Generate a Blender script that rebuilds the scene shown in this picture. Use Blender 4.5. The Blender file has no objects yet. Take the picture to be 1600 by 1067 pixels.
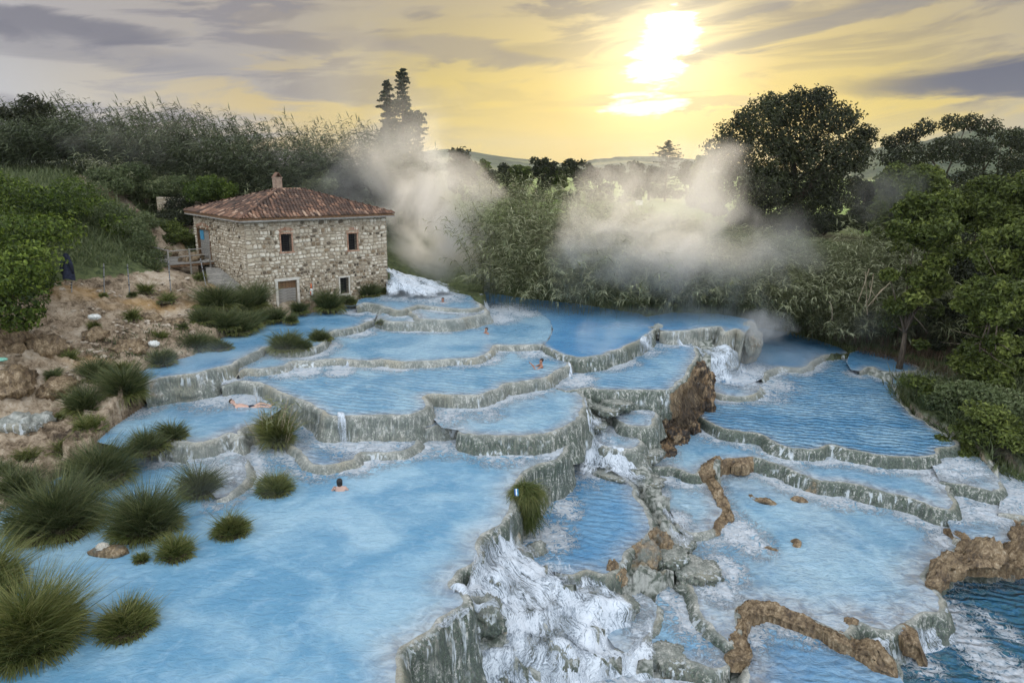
import bpy, bmesh, math, random
import numpy as np
from mathutils import Vector, Matrix, noise as mnoise

rng = np.random.default_rng(7)
R = math.radians
SC = bpy.context.scene
COL = SC.collection

# ------------------------------------------------------------------ camera
PITCH, ROLL, F, CZ = R(14.1), R(1.0), 1067.0, 10.0
FW = np.array([0, math.cos(PITCH), -math.sin(PITCH)])
RT0 = np.array([1.0, 0, 0]); UP0 = np.array([0, math.sin(PITCH), math.cos(PITCH)])
AX = RT0*math.cos(ROLL) + UP0*math.sin(ROLL)
BX = -RT0*math.sin(ROLL) + UP0*math.cos(ROLL)
cam_d = bpy.data.cameras.new('camera'); cam = bpy.data.objects.new('camera', cam_d); COL.objects.link(cam)
cam_d.sensor_width = 36.0; cam_d.lens = F/1600*36.0; cam_d.clip_start = 0.1; cam_d.clip_end = 20000
M = Matrix.Identity(4)
for i in range(3):
    M[i][0] = AX[i]; M[i][1] = BX[i]; M[i][2] = -FW[i]
M[2][3] = CZ
cam.matrix_world = M
SC.camera = cam

def ray(u, v):
    return (u-800)*AX + (533.5-v)*BX + F*FW
def at(u, v, z):
    d = ray(u, v); t = (z-CZ)/d[2]
    return np.array([d[0]*t, d[1]*t, z])
def atd(u, v, Y):
    d = ray(u, v); t = Y/d[1]
    return np.array([d[0]*t, Y, CZ+d[2]*t])
def W(u, Y, z):
    # column u of the view at ground distance Y, height z
    v = 300.0
    for _ in range(4):
        p = atd(u, v, Y); v += (p[2]-z)/Y*F
    return atd(u, v, Y)*np.array([1, 1, 0]) + np.array([0, 0, z])
def proj(P):
    P = np.atleast_2d(P) - np.array([0, 0, CZ])
    w = P@FW
    return 800 + F*(P@AX)/w, 533.5 - F*(P@BX)/w

# ------------------------------------------------------------------ world, sun, exposure
SUNV = ray(1033, 72); SUNV = SUNV/np.linalg.norm(SUNV)
SUN_EL = math.asin(SUNV[2]); SUN_AZ = math.atan2(SUNV[0], SUNV[1])
world = bpy.data.worlds.new('World'); SC.world = world; world.use_nodes = True

class NT:
    """small node-tree writer"""
    def __init__(s, tree): s.t = tree; s.t.nodes.clear()
    def n(s, typ, props=None, **ins):
        nd = s.t.nodes.new(typ)
        for k, v in (props or {}).items(): setattr(nd, k, v)
        for k, v in ins.items():
            key = int(k[1:]) if k[0] == 'i' and k[1:].isdigit() else k.replace('_', ' ')
            s.set(nd.inputs[key], v)
        return nd
    def set(s, sock, v):
        if isinstance(v, bpy.types.NodeSocket): s.t.links.new(v, sock)
        elif isinstance(v, bpy.types.Node): s.t.links.new(v.outputs[0], sock)
        else:
            if sock.type == 'RGBA' and len(v) == 3: v = (*v, 1)
            sock.default_value = v
    def m(s, op, a, b=0.0, c=0.0, clamp=False):
        return s.n('ShaderNodeMath', {'operation': op, 'use_clamp': clamp}, i0=a, i1=b, i2=c).outputs[0]
    def vm(s, op, a, b=(0, 0, 0)):
        nd = s.n('ShaderNodeVectorMath', {'operation': op}, i0=a, i1=b)
        return nd.outputs[1] if op in ('DOT_PRODUCT', 'LENGTH', 'DISTANCE') else nd.outputs[0]
    def mix(s, f, a, b, blend='MIX'):
        nd = s.n('ShaderNodeMix', {'data_type': 'RGBA', 'blend_type': blend})
        s.set(nd.inputs[0], f); s.set(nd.inputs[6], a); s.set(nd.inputs[7], b)
        return nd.outputs[2]
    def ramp(s, f, stops, interp='LINEAR'):
        nd = s.n('ShaderNodeValToRGB'); s.set(nd.inputs[0], f); cr = nd.color_ramp; cr.interpolation = interp
        while len(cr.elements) > 1: cr.elements.remove(cr.elements[0])
        for i, (p, c) in enumerate(stops):
            if not hasattr(c, '__len__'): c = (c, c, c)
            e = cr.elements[0] if i == 0 else cr.elements.new(p)
            e.position = p; e.color = (*c, 1)
        return nd.outputs[0]
    def noise(s, vec, scale, detail=4, rough=0.55, dist=0.0, color=False, lac=2.0):
        nd = s.n('ShaderNodeTexNoise', Scale=scale, Detail=detail, Roughness=rough, Distortion=dist, Lacunarity=lac)
        if vec is not None: s.set(nd.inputs['Vector'], vec)
        return nd.outputs['Color' if color else 'Fac']
    def mapr(s, v, a, b, c=0.0, d=1.0, interp='SMOOTHSTEP'):
        return s.n('ShaderNodeMapRange', {'interpolation_type': interp, 'clamp': True}, i0=v, i1=a, i2=b, i3=c, i4=d).outputs[0]
    def attr(s, name): return s.n('ShaderNodeAttribute', {'attribute_name': name}).outputs['Fac']
    def scale(s, vec, sc): return s.n('ShaderNodeMapping', Vector=vec, Scale=sc).outputs[0]

w = NT(world.node_tree)
tc = w.n('ShaderNodeTexCoord').outputs['Generated']
dirn = w.vm('NORMALIZE', tc)
sx = w.n('ShaderNodeSeparateXYZ', i0=dirn)
dx, dy, dz = sx.outputs
sky = w.n('ShaderNodeTexSky', {'sky_type': 'NISHITA', 'sun_disc': False, 'sun_elevation': SUN_EL, 'sun_rotation': SUN_AZ,
                               'altitude': 200.0, 'air_density': 1.3, 'dust_density': 2.5, 'ozone_density': 2.0})
SKY_STR = 0.07
skyc = w.vm('SCALE', sky.outputs[0]); w.set(skyc.node.inputs[3], SKY_STR)
cosun = w.vm('DOT_PRODUCT', dirn, tuple(SUNV))
ang = w.m('MULTIPLY', w.m('ARCCOSINE', cosun), 180/math.pi)           # degrees from the sun
az = w.m('MULTIPLY', w.m('ARCTAN2', dx, dy), 180/math.pi)
el = w.m('MULTIPLY', w.m('ARCSINE', dz), 180/math.pi)
# plane of the cloud layer, seen in perspective
inv = w.m('DIVIDE', 1.0, w.m('ADD', w.m('MAXIMUM', dz, 0.0), 0.10))
pl = w.n('ShaderNodeCombineXYZ', i0=w.m('MULTIPLY', dx, inv), i1=w.m('MULTIPLY', dy, inv), i2=0.0).outputs[0]
ae = w.n('ShaderNodeCombineXYZ', i0=w.m('MULTIPLY', az, 0.045), i1=w.m('MULTIPLY', w.m('SUBTRACT', el, w.m('MULTIPLY', az, 0.13)), 0.19), i2=0.0).outputs[0]
nA = w.noise(ae, 1.7, 6, 0.55, 0.5)
ae2 = w.n('ShaderNodeCombineXYZ', i0=w.m('MULTIPLY', az, 0.05), i1=w.m('MULTIPLY', w.m('SUBTRACT', el, w.m('MULTIPLY', az, 0.07)), 0.27), i2=3.3).outputs[0]
nB = w.noise(ae2, 2.1, 7, 0.56, 0.9)
cl = w.m('ADD', w.m('MULTIPLY', nA, 0.55), w.m('MULTIPLY', nB, 0.45))
cover = w.m('MAXIMUM', w.mapr(cl, 0.42, 0.54), w.m('MULTIPLY', w.mapr(el, 3.8, 9.0), .93))
# light of the cloud layer: warm and bright round the sun, mauve grey further off, soft white overhead
lit = w.ramp(w.m('DIVIDE', ang, 180.0), [(0.0, (0.8, 0.66, 0.40)), (0.035, (0.48, 0.38, 0.20)), (0.09, (0.34, 0.28, 0.175)), (0.15, (0.265, 0.24, 0.215)),
                                         (0.24, (0.265, 0.25, 0.255)), (0.36, (0.50, 0.51, 0.54)), (0.55, (1.45, 1.55, 1.68)), (1.0, (1.45, 1.55, 1.68))])
lit = w.mix(w.m('MULTIPLY', w.m('MULTIPLY', w.mapr(el, 9.5, 17.0), w.mapr(ang, 50.0, 35.0)), .72), lit, (0.295, 0.27, 0.265))
dark = w.mix(0.6, lit, (0.12, 0.115, 0.145))
clc = w.mix(w.mapr(nB, 0.46, 0.62), lit, dark)
clear = w.ramp(w.m('DIVIDE', ang, 180.0), [(0.0, (0.9, 0.7, 0.32)), (0.05, (0.56, 0.42, 0.10)), (0.10, (0.48, 0.36, 0.07)), (0.17, (0.42, 0.31, 0.11)),
                                           (0.26, (0.33, 0.33, 0.35)), (1.0, (0.35, 0.46, 0.62))])
lowband = w.mapr(el, 14.0, 3.0)
nearsun = w.mapr(ang, 34.0, 10.0)
clearc = w.mix(0.05, clear, skyc)
basec = w.mix(w.m('MULTIPLY', cover, w.m('SUBTRACT', 1.0, w.m('MULTIPLY', w.m('MULTIPLY', lowband, nearsun), 0.92))), clearc, clc)
def band(azc, elc, wa, he, slope, colr, amt, base, soft=0.35):
    """one long flat cloud at azimuth azc, elevation elc (degrees)"""
    da = w.m('SUBTRACT', az, azc)
    de = w.m('SUBTRACT', w.m('SUBTRACT', el, elc), w.m('MULTIPLY', da, slope))
    wob = w.m('MULTIPLY', w.m('SUBTRACT', nB, 0.5), 3.2)
    q = w.m('ADD', w.m('POWER', w.m('ABSOLUTE', w.m('DIVIDE', da, wa)), 2.0), w.m('POWER', w.m('ABSOLUTE', w.m('DIVIDE', w.m('ADD', de, wob), he)), 2.0))
    return w.mix(w.m('MULTIPLY', w.mapr(q, 1.0+soft, 1.0-soft*1.9), amt), base, colr)
basec = band(-32.5, 8.4, 8.0, 0.9, 0.0, (0.10, 0.10, 0.13), 0.85, basec)
basec = band(-30.0, 7.0, 9.0, 1.0, -0.05, (0.17, 0.165, 0.185), 0.6, basec)
basec = band(43.0, 6.9, 19.0, 1.35, 0.05, (0.07, 0.073, 0.11), 1.0, basec)
basec = band(27.0, 11.5, 17.0, 0.8, 0.22, (0.19, 0.175, 0.175), 0.65, basec)
basec = band(33.0, 14.5, 17.0, 0.6, 0.18, (0.20, 0.185, 0.185), 0.6, basec)
basec = band(-5.0, 8.8, 10.0, 0.8, -0.06, (0.23, 0.20, 0.175), 0.6, basec)
basec = band(14.0, 5.35, 9.0, 0.45, 0.0, (0.50, 0.38, 0.19), 0.6, basec)
# veiled disc and its glow through the thin cloud
glow = w.m('POWER', 2.718, w.m('MULTIPLY', w.m('MULTIPLY', ang, ang), -1/42.0))
def patch(azc, elc, wa, he, lo=1.5, hi=.35):
    q = w.m('ADD', w.m('POWER', w.m('ABSOLUTE', w.m('DIVIDE', w.m('SUBTRACT', az, azc), wa)), 2.0), w.m('POWER', w.m('ABSOLUTE', w.m('DIVIDE', w.m('SUBTRACT', el, elc), he)), 2.0))
    q = w.m('ADD', q, w.m('ADD', w.m('MULTIPLY', w.m('SUBTRACT', nB, 0.5), 5.0), w.m('MULTIPLY', w.m('SUBTRACT', nC, 0.5), 3.0)))
    return w.mapr(q, lo, hi)
nC = w.noise(w.vm('MULTIPLY', ae2, (3.0, 2.2, 1)), 3.0, 5, 0.6, 1.0)
SAZ, SEL = math.degrees(SUN_AZ), math.degrees(SUN_EL)
core = w.m('MAXIMUM', patch(SAZ+.8, SEL+.6, 1.9, 1.7), w.m('MAXIMUM', patch(SAZ-.3, SEL-1.2, 2.1, 1.5), w.m('MULTIPLY', patch(SAZ-.8, SEL-4.3, 3.2, .8), .8)))
gl = w.m('ADD', w.m('MULTIPLY', glow, 0.16), w.m('MULTIPLY', core, 0.8))
glc = w.vm('SCALE', (1.0, 0.92, 0.66)); w.set(glc.node.inputs[3], gl)
tot = w.vm('ADD', basec, glc)
# below the horizon: dim ground light
tot = w.mix(w.mapr(dz, -0.01, -0.06), tot, (0.12, 0.13, 0.10))
bg = w.n('ShaderNodeBackground', Color=tot, Strength=1.0)
w.n('ShaderNodeOutputWorld', Surface=bg)

sd = bpy.data.lights.new('sun', 'SUN'); sd.energy = 1.5; sd.angle = R(10); sd.color = (1.0, 0.84, 0.62)
sun = bpy.data.objects.new('sun', sd); COL.objects.link(sun)
sun.rotation_euler = Vector(SUNV).to_track_quat('Z', 'Y').to_euler()
sun.location = (0, 0, 60)
SC.view_settings.view_transform = 'Standard'; SC.view_settings.look = 'None'
SC.view_settings.exposure = 0.64; SC.view_settings.gamma = 1.0; SC.view_settings.use_curve_mapping = False
cy = SC.cycles
cy.use_denoising = True
try: cy.denoiser = 'OPENIMAGEDENOISE'
except Exception: pass
cy.use_adaptive_sampling = True; cy.adaptive_threshold = 0.02
cy.max_bounces = 6; cy.diffuse_bounces = 2; cy.glossy_bounces = 2; cy.transmission_bounces = 2; cy.volume_bounces = 4
cy.transparent_max_bounces = 12; cy.caustics_reflective = False; cy.caustics_refractive = False
cy.volume_step_rate = 3.0; cy.volume_max_steps = 96

# ------------------------------------------------------------------ numpy noise
_perm = np.random.default_rng(11).permutation(256); _perm = np.concatenate([_perm]*3)
_g = np.random.default_rng(12).normal(size=(256, 3)); _g /= np.linalg.norm(_g, axis=1)[:, None]
def pnoise(x, y, z=0.0):
    x, y, z = np.broadcast_arrays(np.asarray(x, float), np.asarray(y, float), np.asarray(z, float))
    xi, yi, zi = np.floor(x).astype(int), np.floor(y).astype(int), np.floor(z).astype(int)
    xf, yf, zf = x-xi, y-yi, z-zi
    f = lambda t: t*t*t*(t*(t*6-15)+10)
    ux, uy, uz = f(xf), f(yf), f(zf); out = 0
    for a in (0, 1):
        for b in (0, 1):
            for c in (0, 1):
                h = _perm[_perm[_perm[(xi+a) & 255]+((yi+b) & 255)]+((zi+c) & 255)]
                g = _g[h]
                d = g[..., 0]*(xf-a)+g[..., 1]*(yf-b)+g[..., 2]*(zf-c)
                out = out + d*(ux if a else 1-ux)*(uy if b else 1-uy)*(uz if c else 1-uz)
    return out*1.6
def fbm(x, y, z=0.0, octs=4, gain=0.5, ridged=False):
    s, a, fr = 0.0, 1.0, 1.0
    for o in range(octs):
        n = pnoise(x*fr+o*7.3, y*fr-o*3.1, z*fr+o*1.7)
        if ridged: n = 1-2*np.abs(n)
        s = s+a*n; a *= gain; fr *= 2.03
    return s

# ------------------------------------------------------------------ object helpers
def tag(o, label=None, cat=None, group=None, kind=None):
    if label: o['label'] = label
    if cat: o['category'] = cat
    if group: o['group'] = group
    if kind: o['kind'] = kind
    return o
def link(o, parent=None):
    COL.objects.link(o)
    if parent is not None: o.parent = parent
    return o
def mesh_data(name, V, Fc, mats, attrs=None, smooth=True, midx=None):
    me = bpy.data.meshes.new(name)
    V = np.asarray(V, np.float32)
    if isinstance(Fc, (list, tuple)):           # several arrays of faces with their own corner counts
        Fs = [np.asarray(f, np.int32) for f in Fc if len(f)]
    else: Fs = [np.asarray(Fc, np.int32)]
    me.vertices.add(len(V)); me.vertices.foreach_set('co', V.ravel())
    loops = np.concatenate([f.ravel() for f in Fs]); tot = np.concatenate([np.full(len(f), f.shape[1], np.int32) for f in Fs])
    st = np.concatenate([[0], np.cumsum(tot)[:-1]]).astype(np.int32)
    me.loops.add(len(loops)); me.loops.foreach_set('vertex_index', loops.astype(np.int32))
    me.polygons.add(len(tot)); me.polygons.foreach_set('loop_start', st)
    try: me.polygons.foreach_set('loop_total', tot)
    except Exception: pass
    me.polygons.foreach_set('use_smooth', np.full(len(tot), smooth, bool))
    for m_ in (mats if isinstance(mats, (list, tuple)) else [mats]): me.materials.append(m_)
    if midx is not None: me.polygons.foreach_set('material_index', np.asarray(midx, np.int32))
    for k, a in (attrs or {}).items():
        at_ = me.attributes.new(k, 'FLOAT', 'POINT'); at_.data.foreach_set('value', np.asarray(a, np.float32))
    me.update(calc_edges=True); me.validate()
    return me
def obj(name, V, Fc, mats, parent=None, attrs=None, smooth=True, midx=None):
    return link(bpy.data.objects.new(name, mesh_data(name, V, Fc, mats, attrs, smooth, midx)), parent)
def empty(name, loc=(0, 0, 0), rz=0.0):
    o = bpy.data.objects.new(name, None); COL.objects.link(o); o.location = loc; o.rotation_euler = (0, 0, rz)
    o.empty_display_size = 0.3
    return o
def gridfaces(nr, nc, closed=False):
    i = np.arange(nr-1)[:, None]; j = np.arange(nc if closed else nc-1)[None, :]
    a = i*nc+j; b = i*nc+(j+1) % nc; c = (i+1)*nc+(j+1) % nc; d = (i+1)*nc+j
    return np.stack([a, b, c, d], -1).reshape(-1, 4)
class MB:
    """collects primitives into one mesh"""
    def __init__(s): s.V = []; s.F = []; s.n = 0; s.A = []
    def add(s, V, Fc, tone=0.5):
        V = np.asarray(V, float); s.V.append(V)
        s.F += [tuple(int(i)+s.n for i in f) for f in Fc]; s.n += len(V); s.A += [tone]*len(V)
    def box(s, c, size, M=None, tone=0.5, bev=0.0):
        hx, hy, hz = [q/2 for q in size]
        V = np.array([(x*hx, y*hy, z*hz) for x in (-1, 1) for y in (-1, 1) for z in (-1, 1)])
        if M is not None: V = V@np.asarray(M).T
        s.add(V+np.asarray(c), [(0, 1, 3, 2), (4, 6, 7, 5), (0, 4, 5, 1), (2, 3, 7, 6), (0, 2, 6, 4), (1, 5, 7, 3)], tone)
    def tube(s, pts, rad, n=6, tone=0.5, caps=True):
        pts = np.asarray(pts, float); k = len(pts)
        rad = np.broadcast_to(np.asarray(rad, float), (k,))
        V = []
        for i in range(k):
            t = pts[min(i+1, k-1)]-pts[max(i-1, 0)]; t /= np.linalg.norm(t)+1e-9
            a = np.cross(t, [0, 0, 1] if abs(t[2]) < .9 else [1, 0, 0]); a /= np.linalg.norm(a); b = np.cross(t, a)
            for j in range(n):
                th = 2*math.pi*j/n; V.append(pts[i]+rad[i]*(math.cos(th)*a+math.sin(th)*b))
        Fc = [(i*n+j, i*n+(j+1) % n, (i+1)*n+(j+1) % n, (i+1)*n+j) for i in range(k-1) for j in range(n)]
        if caps: Fc += [tuple(range(n))[::-1], tuple(range((k-1)*n, k*n))]
        s.add(V, Fc, tone)
    def data(s, name, mat, smooth=False):
        me = bpy.data.meshes.new(name); me.from_pydata(np.concatenate(s.V).tolist(), [], s.F)
        for m_ in (mat if isinstance(mat, (list, tuple)) else [mat]): me.materials.append(m_)
        at_ = me.attributes.new('tone', 'FLOAT', 'POINT'); at_.data.foreach_set('value', np.asarray(s.A, np.float32))
        me.polygons.foreach_set('use_smooth', [smooth]*len(me.polygons)); me.update()
        return me
    def build(s, name, mat, parent=None, smooth=False):
        return link(bpy.data.objects.new(name, s.data(name, mat, smooth)), parent)
def base_at_origin(o_parts, root): pass
# ------------------------------------------------------------------ materials
def mat(name):
    m_ = bpy.data.materials.new(name); m_.use_nodes = True
    return m_, NT(m_.node_tree)
def finish(nt, color, rough=0.8, bump=None, bstr=0.5, bdist=0.05, spec=0.3, normal=None, extra=None):
    b = nt.n('ShaderNodeBsdfPrincipled')
    nt.set(b.inputs['Base Color'], color); nt.set(b.inputs['Roughness'], rough); nt.set(b.inputs['Specular IOR Level'], spec)
    for k, v in (extra or {}).items(): nt.set(b.inputs[k], v)
    if bump is not None:
        bn = nt.n('ShaderNodeBump', Height=bump, Strength=bstr, Distance=bdist); nt.set(b.inputs['Normal'], bn.outputs[0])
    nt.n('ShaderNodeOutputMaterial', Surface=b.outputs[0])
    return b

def pos(nt): return nt.n('ShaderNodeTexCoord').outputs['Object']

# milky thermal water
def make_water():
    m_, t = mat('milky_water'); P = pos(t)
    sh, fo, ti, ri = [t.attr(k) for k in ('shallow', 'foam', 'tint', 'ripple')]
    big = t.noise(P, 0.35, 3, 0.5, 0.6); mid = t.noise(P, 1.6, 4, 0.6, 1.2)
    milk = t.mix(t.mapr(big, 0.35, 0.65), (0.15, 0.335, 0.47), (0.36, 0.54, 0.63))
    milk = t.mix(t.m('MULTIPLY', t.mapr(mid, 0.45, 0.75), 0.35), milk, (0.46, 0.65, 0.76))
    deep = t.mix(t.mapr(big, 0.3, 0.7), (0.06, 0.22, 0.43), (0.13, 0.32, 0.51))
    c = t.mix(t.m('MINIMUM', ti, 1.0), milk, deep); c = t.mix(t.mapr(ti, 1.0, 2.0), c, (0.035, 0.13, 0.17))
    pale = t.mix(t.mapr(mid, 0.35, 0.65), (0.27, 0.265, 0.26), (0.48, 0.53, 0.56))
    c = t.mix(t.mapr(sh, 0.0, 1.0, 0.0, 0.9), c, pale)
    # drifting suds
    fr_ = t.noise(P, 2.7, 6, 0.62, 1.8); fn = t.m('SUBTRACT', 1.0, t.m('MULTIPLY', t.m('ABSOLUTE', t.m('SUBTRACT', fr_, 0.5)), 5.5)); fn2 = t.noise(P, 1.8, 4, 0.6, 0.8)
    fm = t.mapr(t.m('ADD', t.m('MULTIPLY', fo, 0.95), t.m('ADD', t.m('MULTIPLY', t.m('SUBTRACT', fn, 0.4), 0.85), t.m('MULTIPLY', t.m('SUBTRACT', fn2, 0.5), 0.9))), 0.34, 0.78)
    fm = t.m('MULTIPLY', fm, t.mapr(fo, 0.02, 0.2))
    c = t.mix(fm, c, t.mix(t.mapr(fr_, .38, .6), (0.54, 0.63, 0.71), (0.74, 0.78, 0.82)))
    wsc = t.n('ShaderNodeMapping', Vector=P, Scale=(1.0, 1.9, 1), Rotation=(0, 0, R(-12))).outputs[0]
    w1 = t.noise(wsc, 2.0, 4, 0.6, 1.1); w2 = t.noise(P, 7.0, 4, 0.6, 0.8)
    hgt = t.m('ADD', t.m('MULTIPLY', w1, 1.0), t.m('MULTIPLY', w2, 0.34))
    hgt = t.m('ADD', t.m('MULTIPLY', hgt, t.m('ADD', 0.08, ri)), t.m('MULTIPLY', t.m('MULTIPLY', fm, fn), 0.35))
    wv = t.n('ShaderNodeTexWave', {'wave_type': 'BANDS', 'bands_direction': 'Y', 'wave_profile': 'SIN'}, Vector=t.n('ShaderNodeMapping', Vector=P, Rotation=(0, 0, R(14))).outputs[0], Scale=0.75, Distortion=7.0, Detail=3.0, Detail_Scale=1.6).outputs['Fac']
    hgt = t.m('ADD', hgt, t.m('MULTIPLY', t.m('MULTIPLY', wv, t.m('MAXIMUM', t.m('SUBTRACT', ri, .45), 0.0)), 1.1))
    rough = t.mapr(fm, 0, 1, 0.10, 0.6)
    c = t.mix(t.m('MULTIPLY', t.mapr(t.m('ADD', t.m('MULTIPLY', w1, .6), t.m('MULTIPLY', w2, .4)), 0.42, 0.6), t.m('MULTIPLY', t.m('SUBTRACT', 1.0, fm), t.m('ADD', .10, t.m('MULTIPLY', ri, .34)))), c, (0.03, 0.16, 0.34))  # wave shading put into the colour: dark blue mixed in by wave height
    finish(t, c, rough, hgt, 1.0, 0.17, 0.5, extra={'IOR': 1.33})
    return m_
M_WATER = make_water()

# rushing white water: broken by streaks along the fall (attributes: al = along the flow, ac = across, in metres)
def make_rush(name, dens):
    m_, t = mat(name); P = pos(t)
    al, ac, cov = t.attr('al'), t.attr('ac'), t.attr('cov')
    wob = t.noise(P, 1.3, 3, 0.5, 0.3)
    v = t.n('ShaderNodeCombineXYZ', i0=t.m('MULTIPLY', al, 0.45), i1=t.m('ADD', t.m('MULTIPLY', ac, 2.8), t.m('MULTIPLY', wob, 2.4)), i2=0.0).outputs[0]
    a = t.noise(v, 2.4, 8, 0.66, 1.6); b = t.noise(P, 4.2, 7, 0.66, 2.2); c = t.noise(P, 0.8, 4, 0.6, 0.6)
    web = t.m('SUBTRACT', 1.0, t.m('MULTIPLY', t.m('ABSOLUTE', t.m('SUBTRACT', b, 0.5)), 6.0)); str_ = t.m('SUBTRACT', 1.0, t.m('MULTIPLY', t.m('ABSOLUTE', t.m('SUBTRACT', a, 0.5)), 5.0))
    f = t.m('ADD', t.m('MULTIPLY', web, 0.25), t.m('MULTIPLY', str_, 0.75))
    body = t.m('ADD', t.m('MULTIPLY', cov, dens*1.05), t.m('MULTIPLY', t.m('SUBTRACT', c, .5), 2.4))
    mk = t.mapr(t.m('ADD', body, t.m('MULTIPLY', t.m('SUBTRACT', f, .45), 1.1)), 0.30, 1.05)
    colr = t.mix(t.mapr(t.m('ADD', f, t.m('MULTIPLY', t.m('SUBTRACT', c, .5), 1.6)), 0.15, 1.15), (0.17, 0.25, 0.33), (0.66, 0.71, 0.76))
    bs = t.n('ShaderNodeBsdfPrincipled'); t.set(bs.inputs['Base Color'], colr); t.set(bs.inputs['Roughness'], 0.55)
    bn = t.n('ShaderNodeBump', Height=f, Strength=0.35, Distance=0.04); t.set(bs.inputs['Normal'], bn.outputs[0])
    tr = t.n('ShaderNodeBsdfTransparent')
    mx = t.n('ShaderNodeMixShader', i0=mk, i1=tr.outputs[0], i2=bs.outputs[0])
    t.n('ShaderNodeOutputMaterial', Surface=mx.outputs[0])
    return m_
M_RUSH = make_rush('rushing_white_water', 0.50)

# travertine: pale lip, algae-dark curtain streaked by drips; attribute lip 1 on the crest, 0 at the foot; dry = brown crust
def make_trav(darker=False):
    m_, t = mat('root_matted_rock' if darker else 'travertine'); P = pos(t)
    lip, dry, moss = t.attr('lip'), t.attr('dry'), t.attr('moss')
    st = t.scale(P, (3.4, 3.4, 0.42)); s1 = t.noise(st, 2.2, 6, 0.65, 0.5); s2 = t.noise(P, 2.0, 5, 0.62, 0.3); s3 = t.noise(P, 14.0, 4, 0.65); s4 = t.noise(P, 0.6, 3, 0.5)
    pale = t.mix(t.mapr(s2, 0.35, 0.65), (0.27, 0.285, 0.255), (0.60, 0.59, 0.53))
    pale = t.mix(t.mapr(s4, 0.5, 0.68), pale, (0.50, 0.46, 0.36))
    alg = t.mix(t.mapr(s3, 0.35, 0.65), (0.018, 0.028, 0.018), (0.13, 0.165, 0.12))
    mk = t.mapr(t.m('ADD', t.m('MULTIPLY', s1, 0.6), t.m('MULTIPLY', s3, 0.45)), 0.455, 0.535)
    mk = t.m('MULTIPLY', t.m('MAXIMUM', mk, t.mapr(s4, .50, .62, 0, .75)), t.m('MULTIPLY', t.m('SUBTRACT', 1.0, t.m('MULTIPLY', lip, 0.75)), t.m('ADD', 0.30, t.m('MULTIPLY', moss, 0.85))), clamp=True)
    c = t.mix(mk, pale, alg)
    s6 = t.noise(t.scale(P, (9.0, 9.0, 0.45)), 2.0, 5, 0.65); c = t.mix(t.m('MULTIPLY', t.mapr(s6, .60, .40), t.m('SUBTRACT', .62, t.m('MULTIPLY', lip, .35))), c, (0.07, 0.085, 0.08))
    br = t.ramp(t.m('ADD', t.m('MULTIPLY', s3, 0.3), t.m('ADD', t.m('MULTIPLY', s2, 0.35), t.m('MULTIPLY', s1, 0.35))), [(0.36, (0.03, 0.02, 0.012)), (0.46, (0.12, 0.08, 0.042)), (0.54, (0.27, 0.195, 0.11)), (0.64, (0.52, 0.43, 0.31))])
    if darker: br = t.mix(t.mapr(t.m('ADD', t.m('MULTIPLY', s1, .6), t.m('MULTIPLY', s2, .4)), .44, .60), (0.018, 0.012, 0.007), t.mix(t.mapr(t.noise(P, 1.6, 3, .5), .42, .58, .05, .75), br, (0.22, 0.125, 0.05)))
    c = t.mix(t.mapr(t.m('ADD', dry, t.m('MULTIPLY', t.m('SUBTRACT', s2, 0.5), 0.9)), 0.35, 0.6), c, br)
    h = t.m('ADD', t.m('ADD', t.m('MULTIPLY', s1, 0.6), t.m('MULTIPLY', s3, 0.35)), t.m('MULTIPLY', t.noise(P, 40, 3, 0.6), 0.12))
    drip = t.noise(t.scale(P, (3.0, 3.0, 0.13)), 2.0, 5, 0.6, 0.2); s5 = t.noise(P, 0.9, 3, 0.5)
    dk = t.m('MULTIPLY', t.m('MULTIPLY', t.mapr(drip, 0.52, 0.60), t.m('MULTIPLY', t.mapr(s5, 0.50, 0.64), .7)), t.m('SUBTRACT', 1.0, t.mapr(dry, .3, .6)))
    c = t.mix(t.m('MULTIPLY', dk, t.m('SUBTRACT', 1.0, t.m('MULTIPLY', lip, .7))), c, (0.70, 0.76, 0.80))
    finish(t, c, t.mapr(s2, 0.3, 0.7, 0.35, 0.75), h, 0.9, 0.10, 0.45)
    return m_
M_TRAV = make_trav()
M_CLIFF = make_trav(True)

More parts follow.
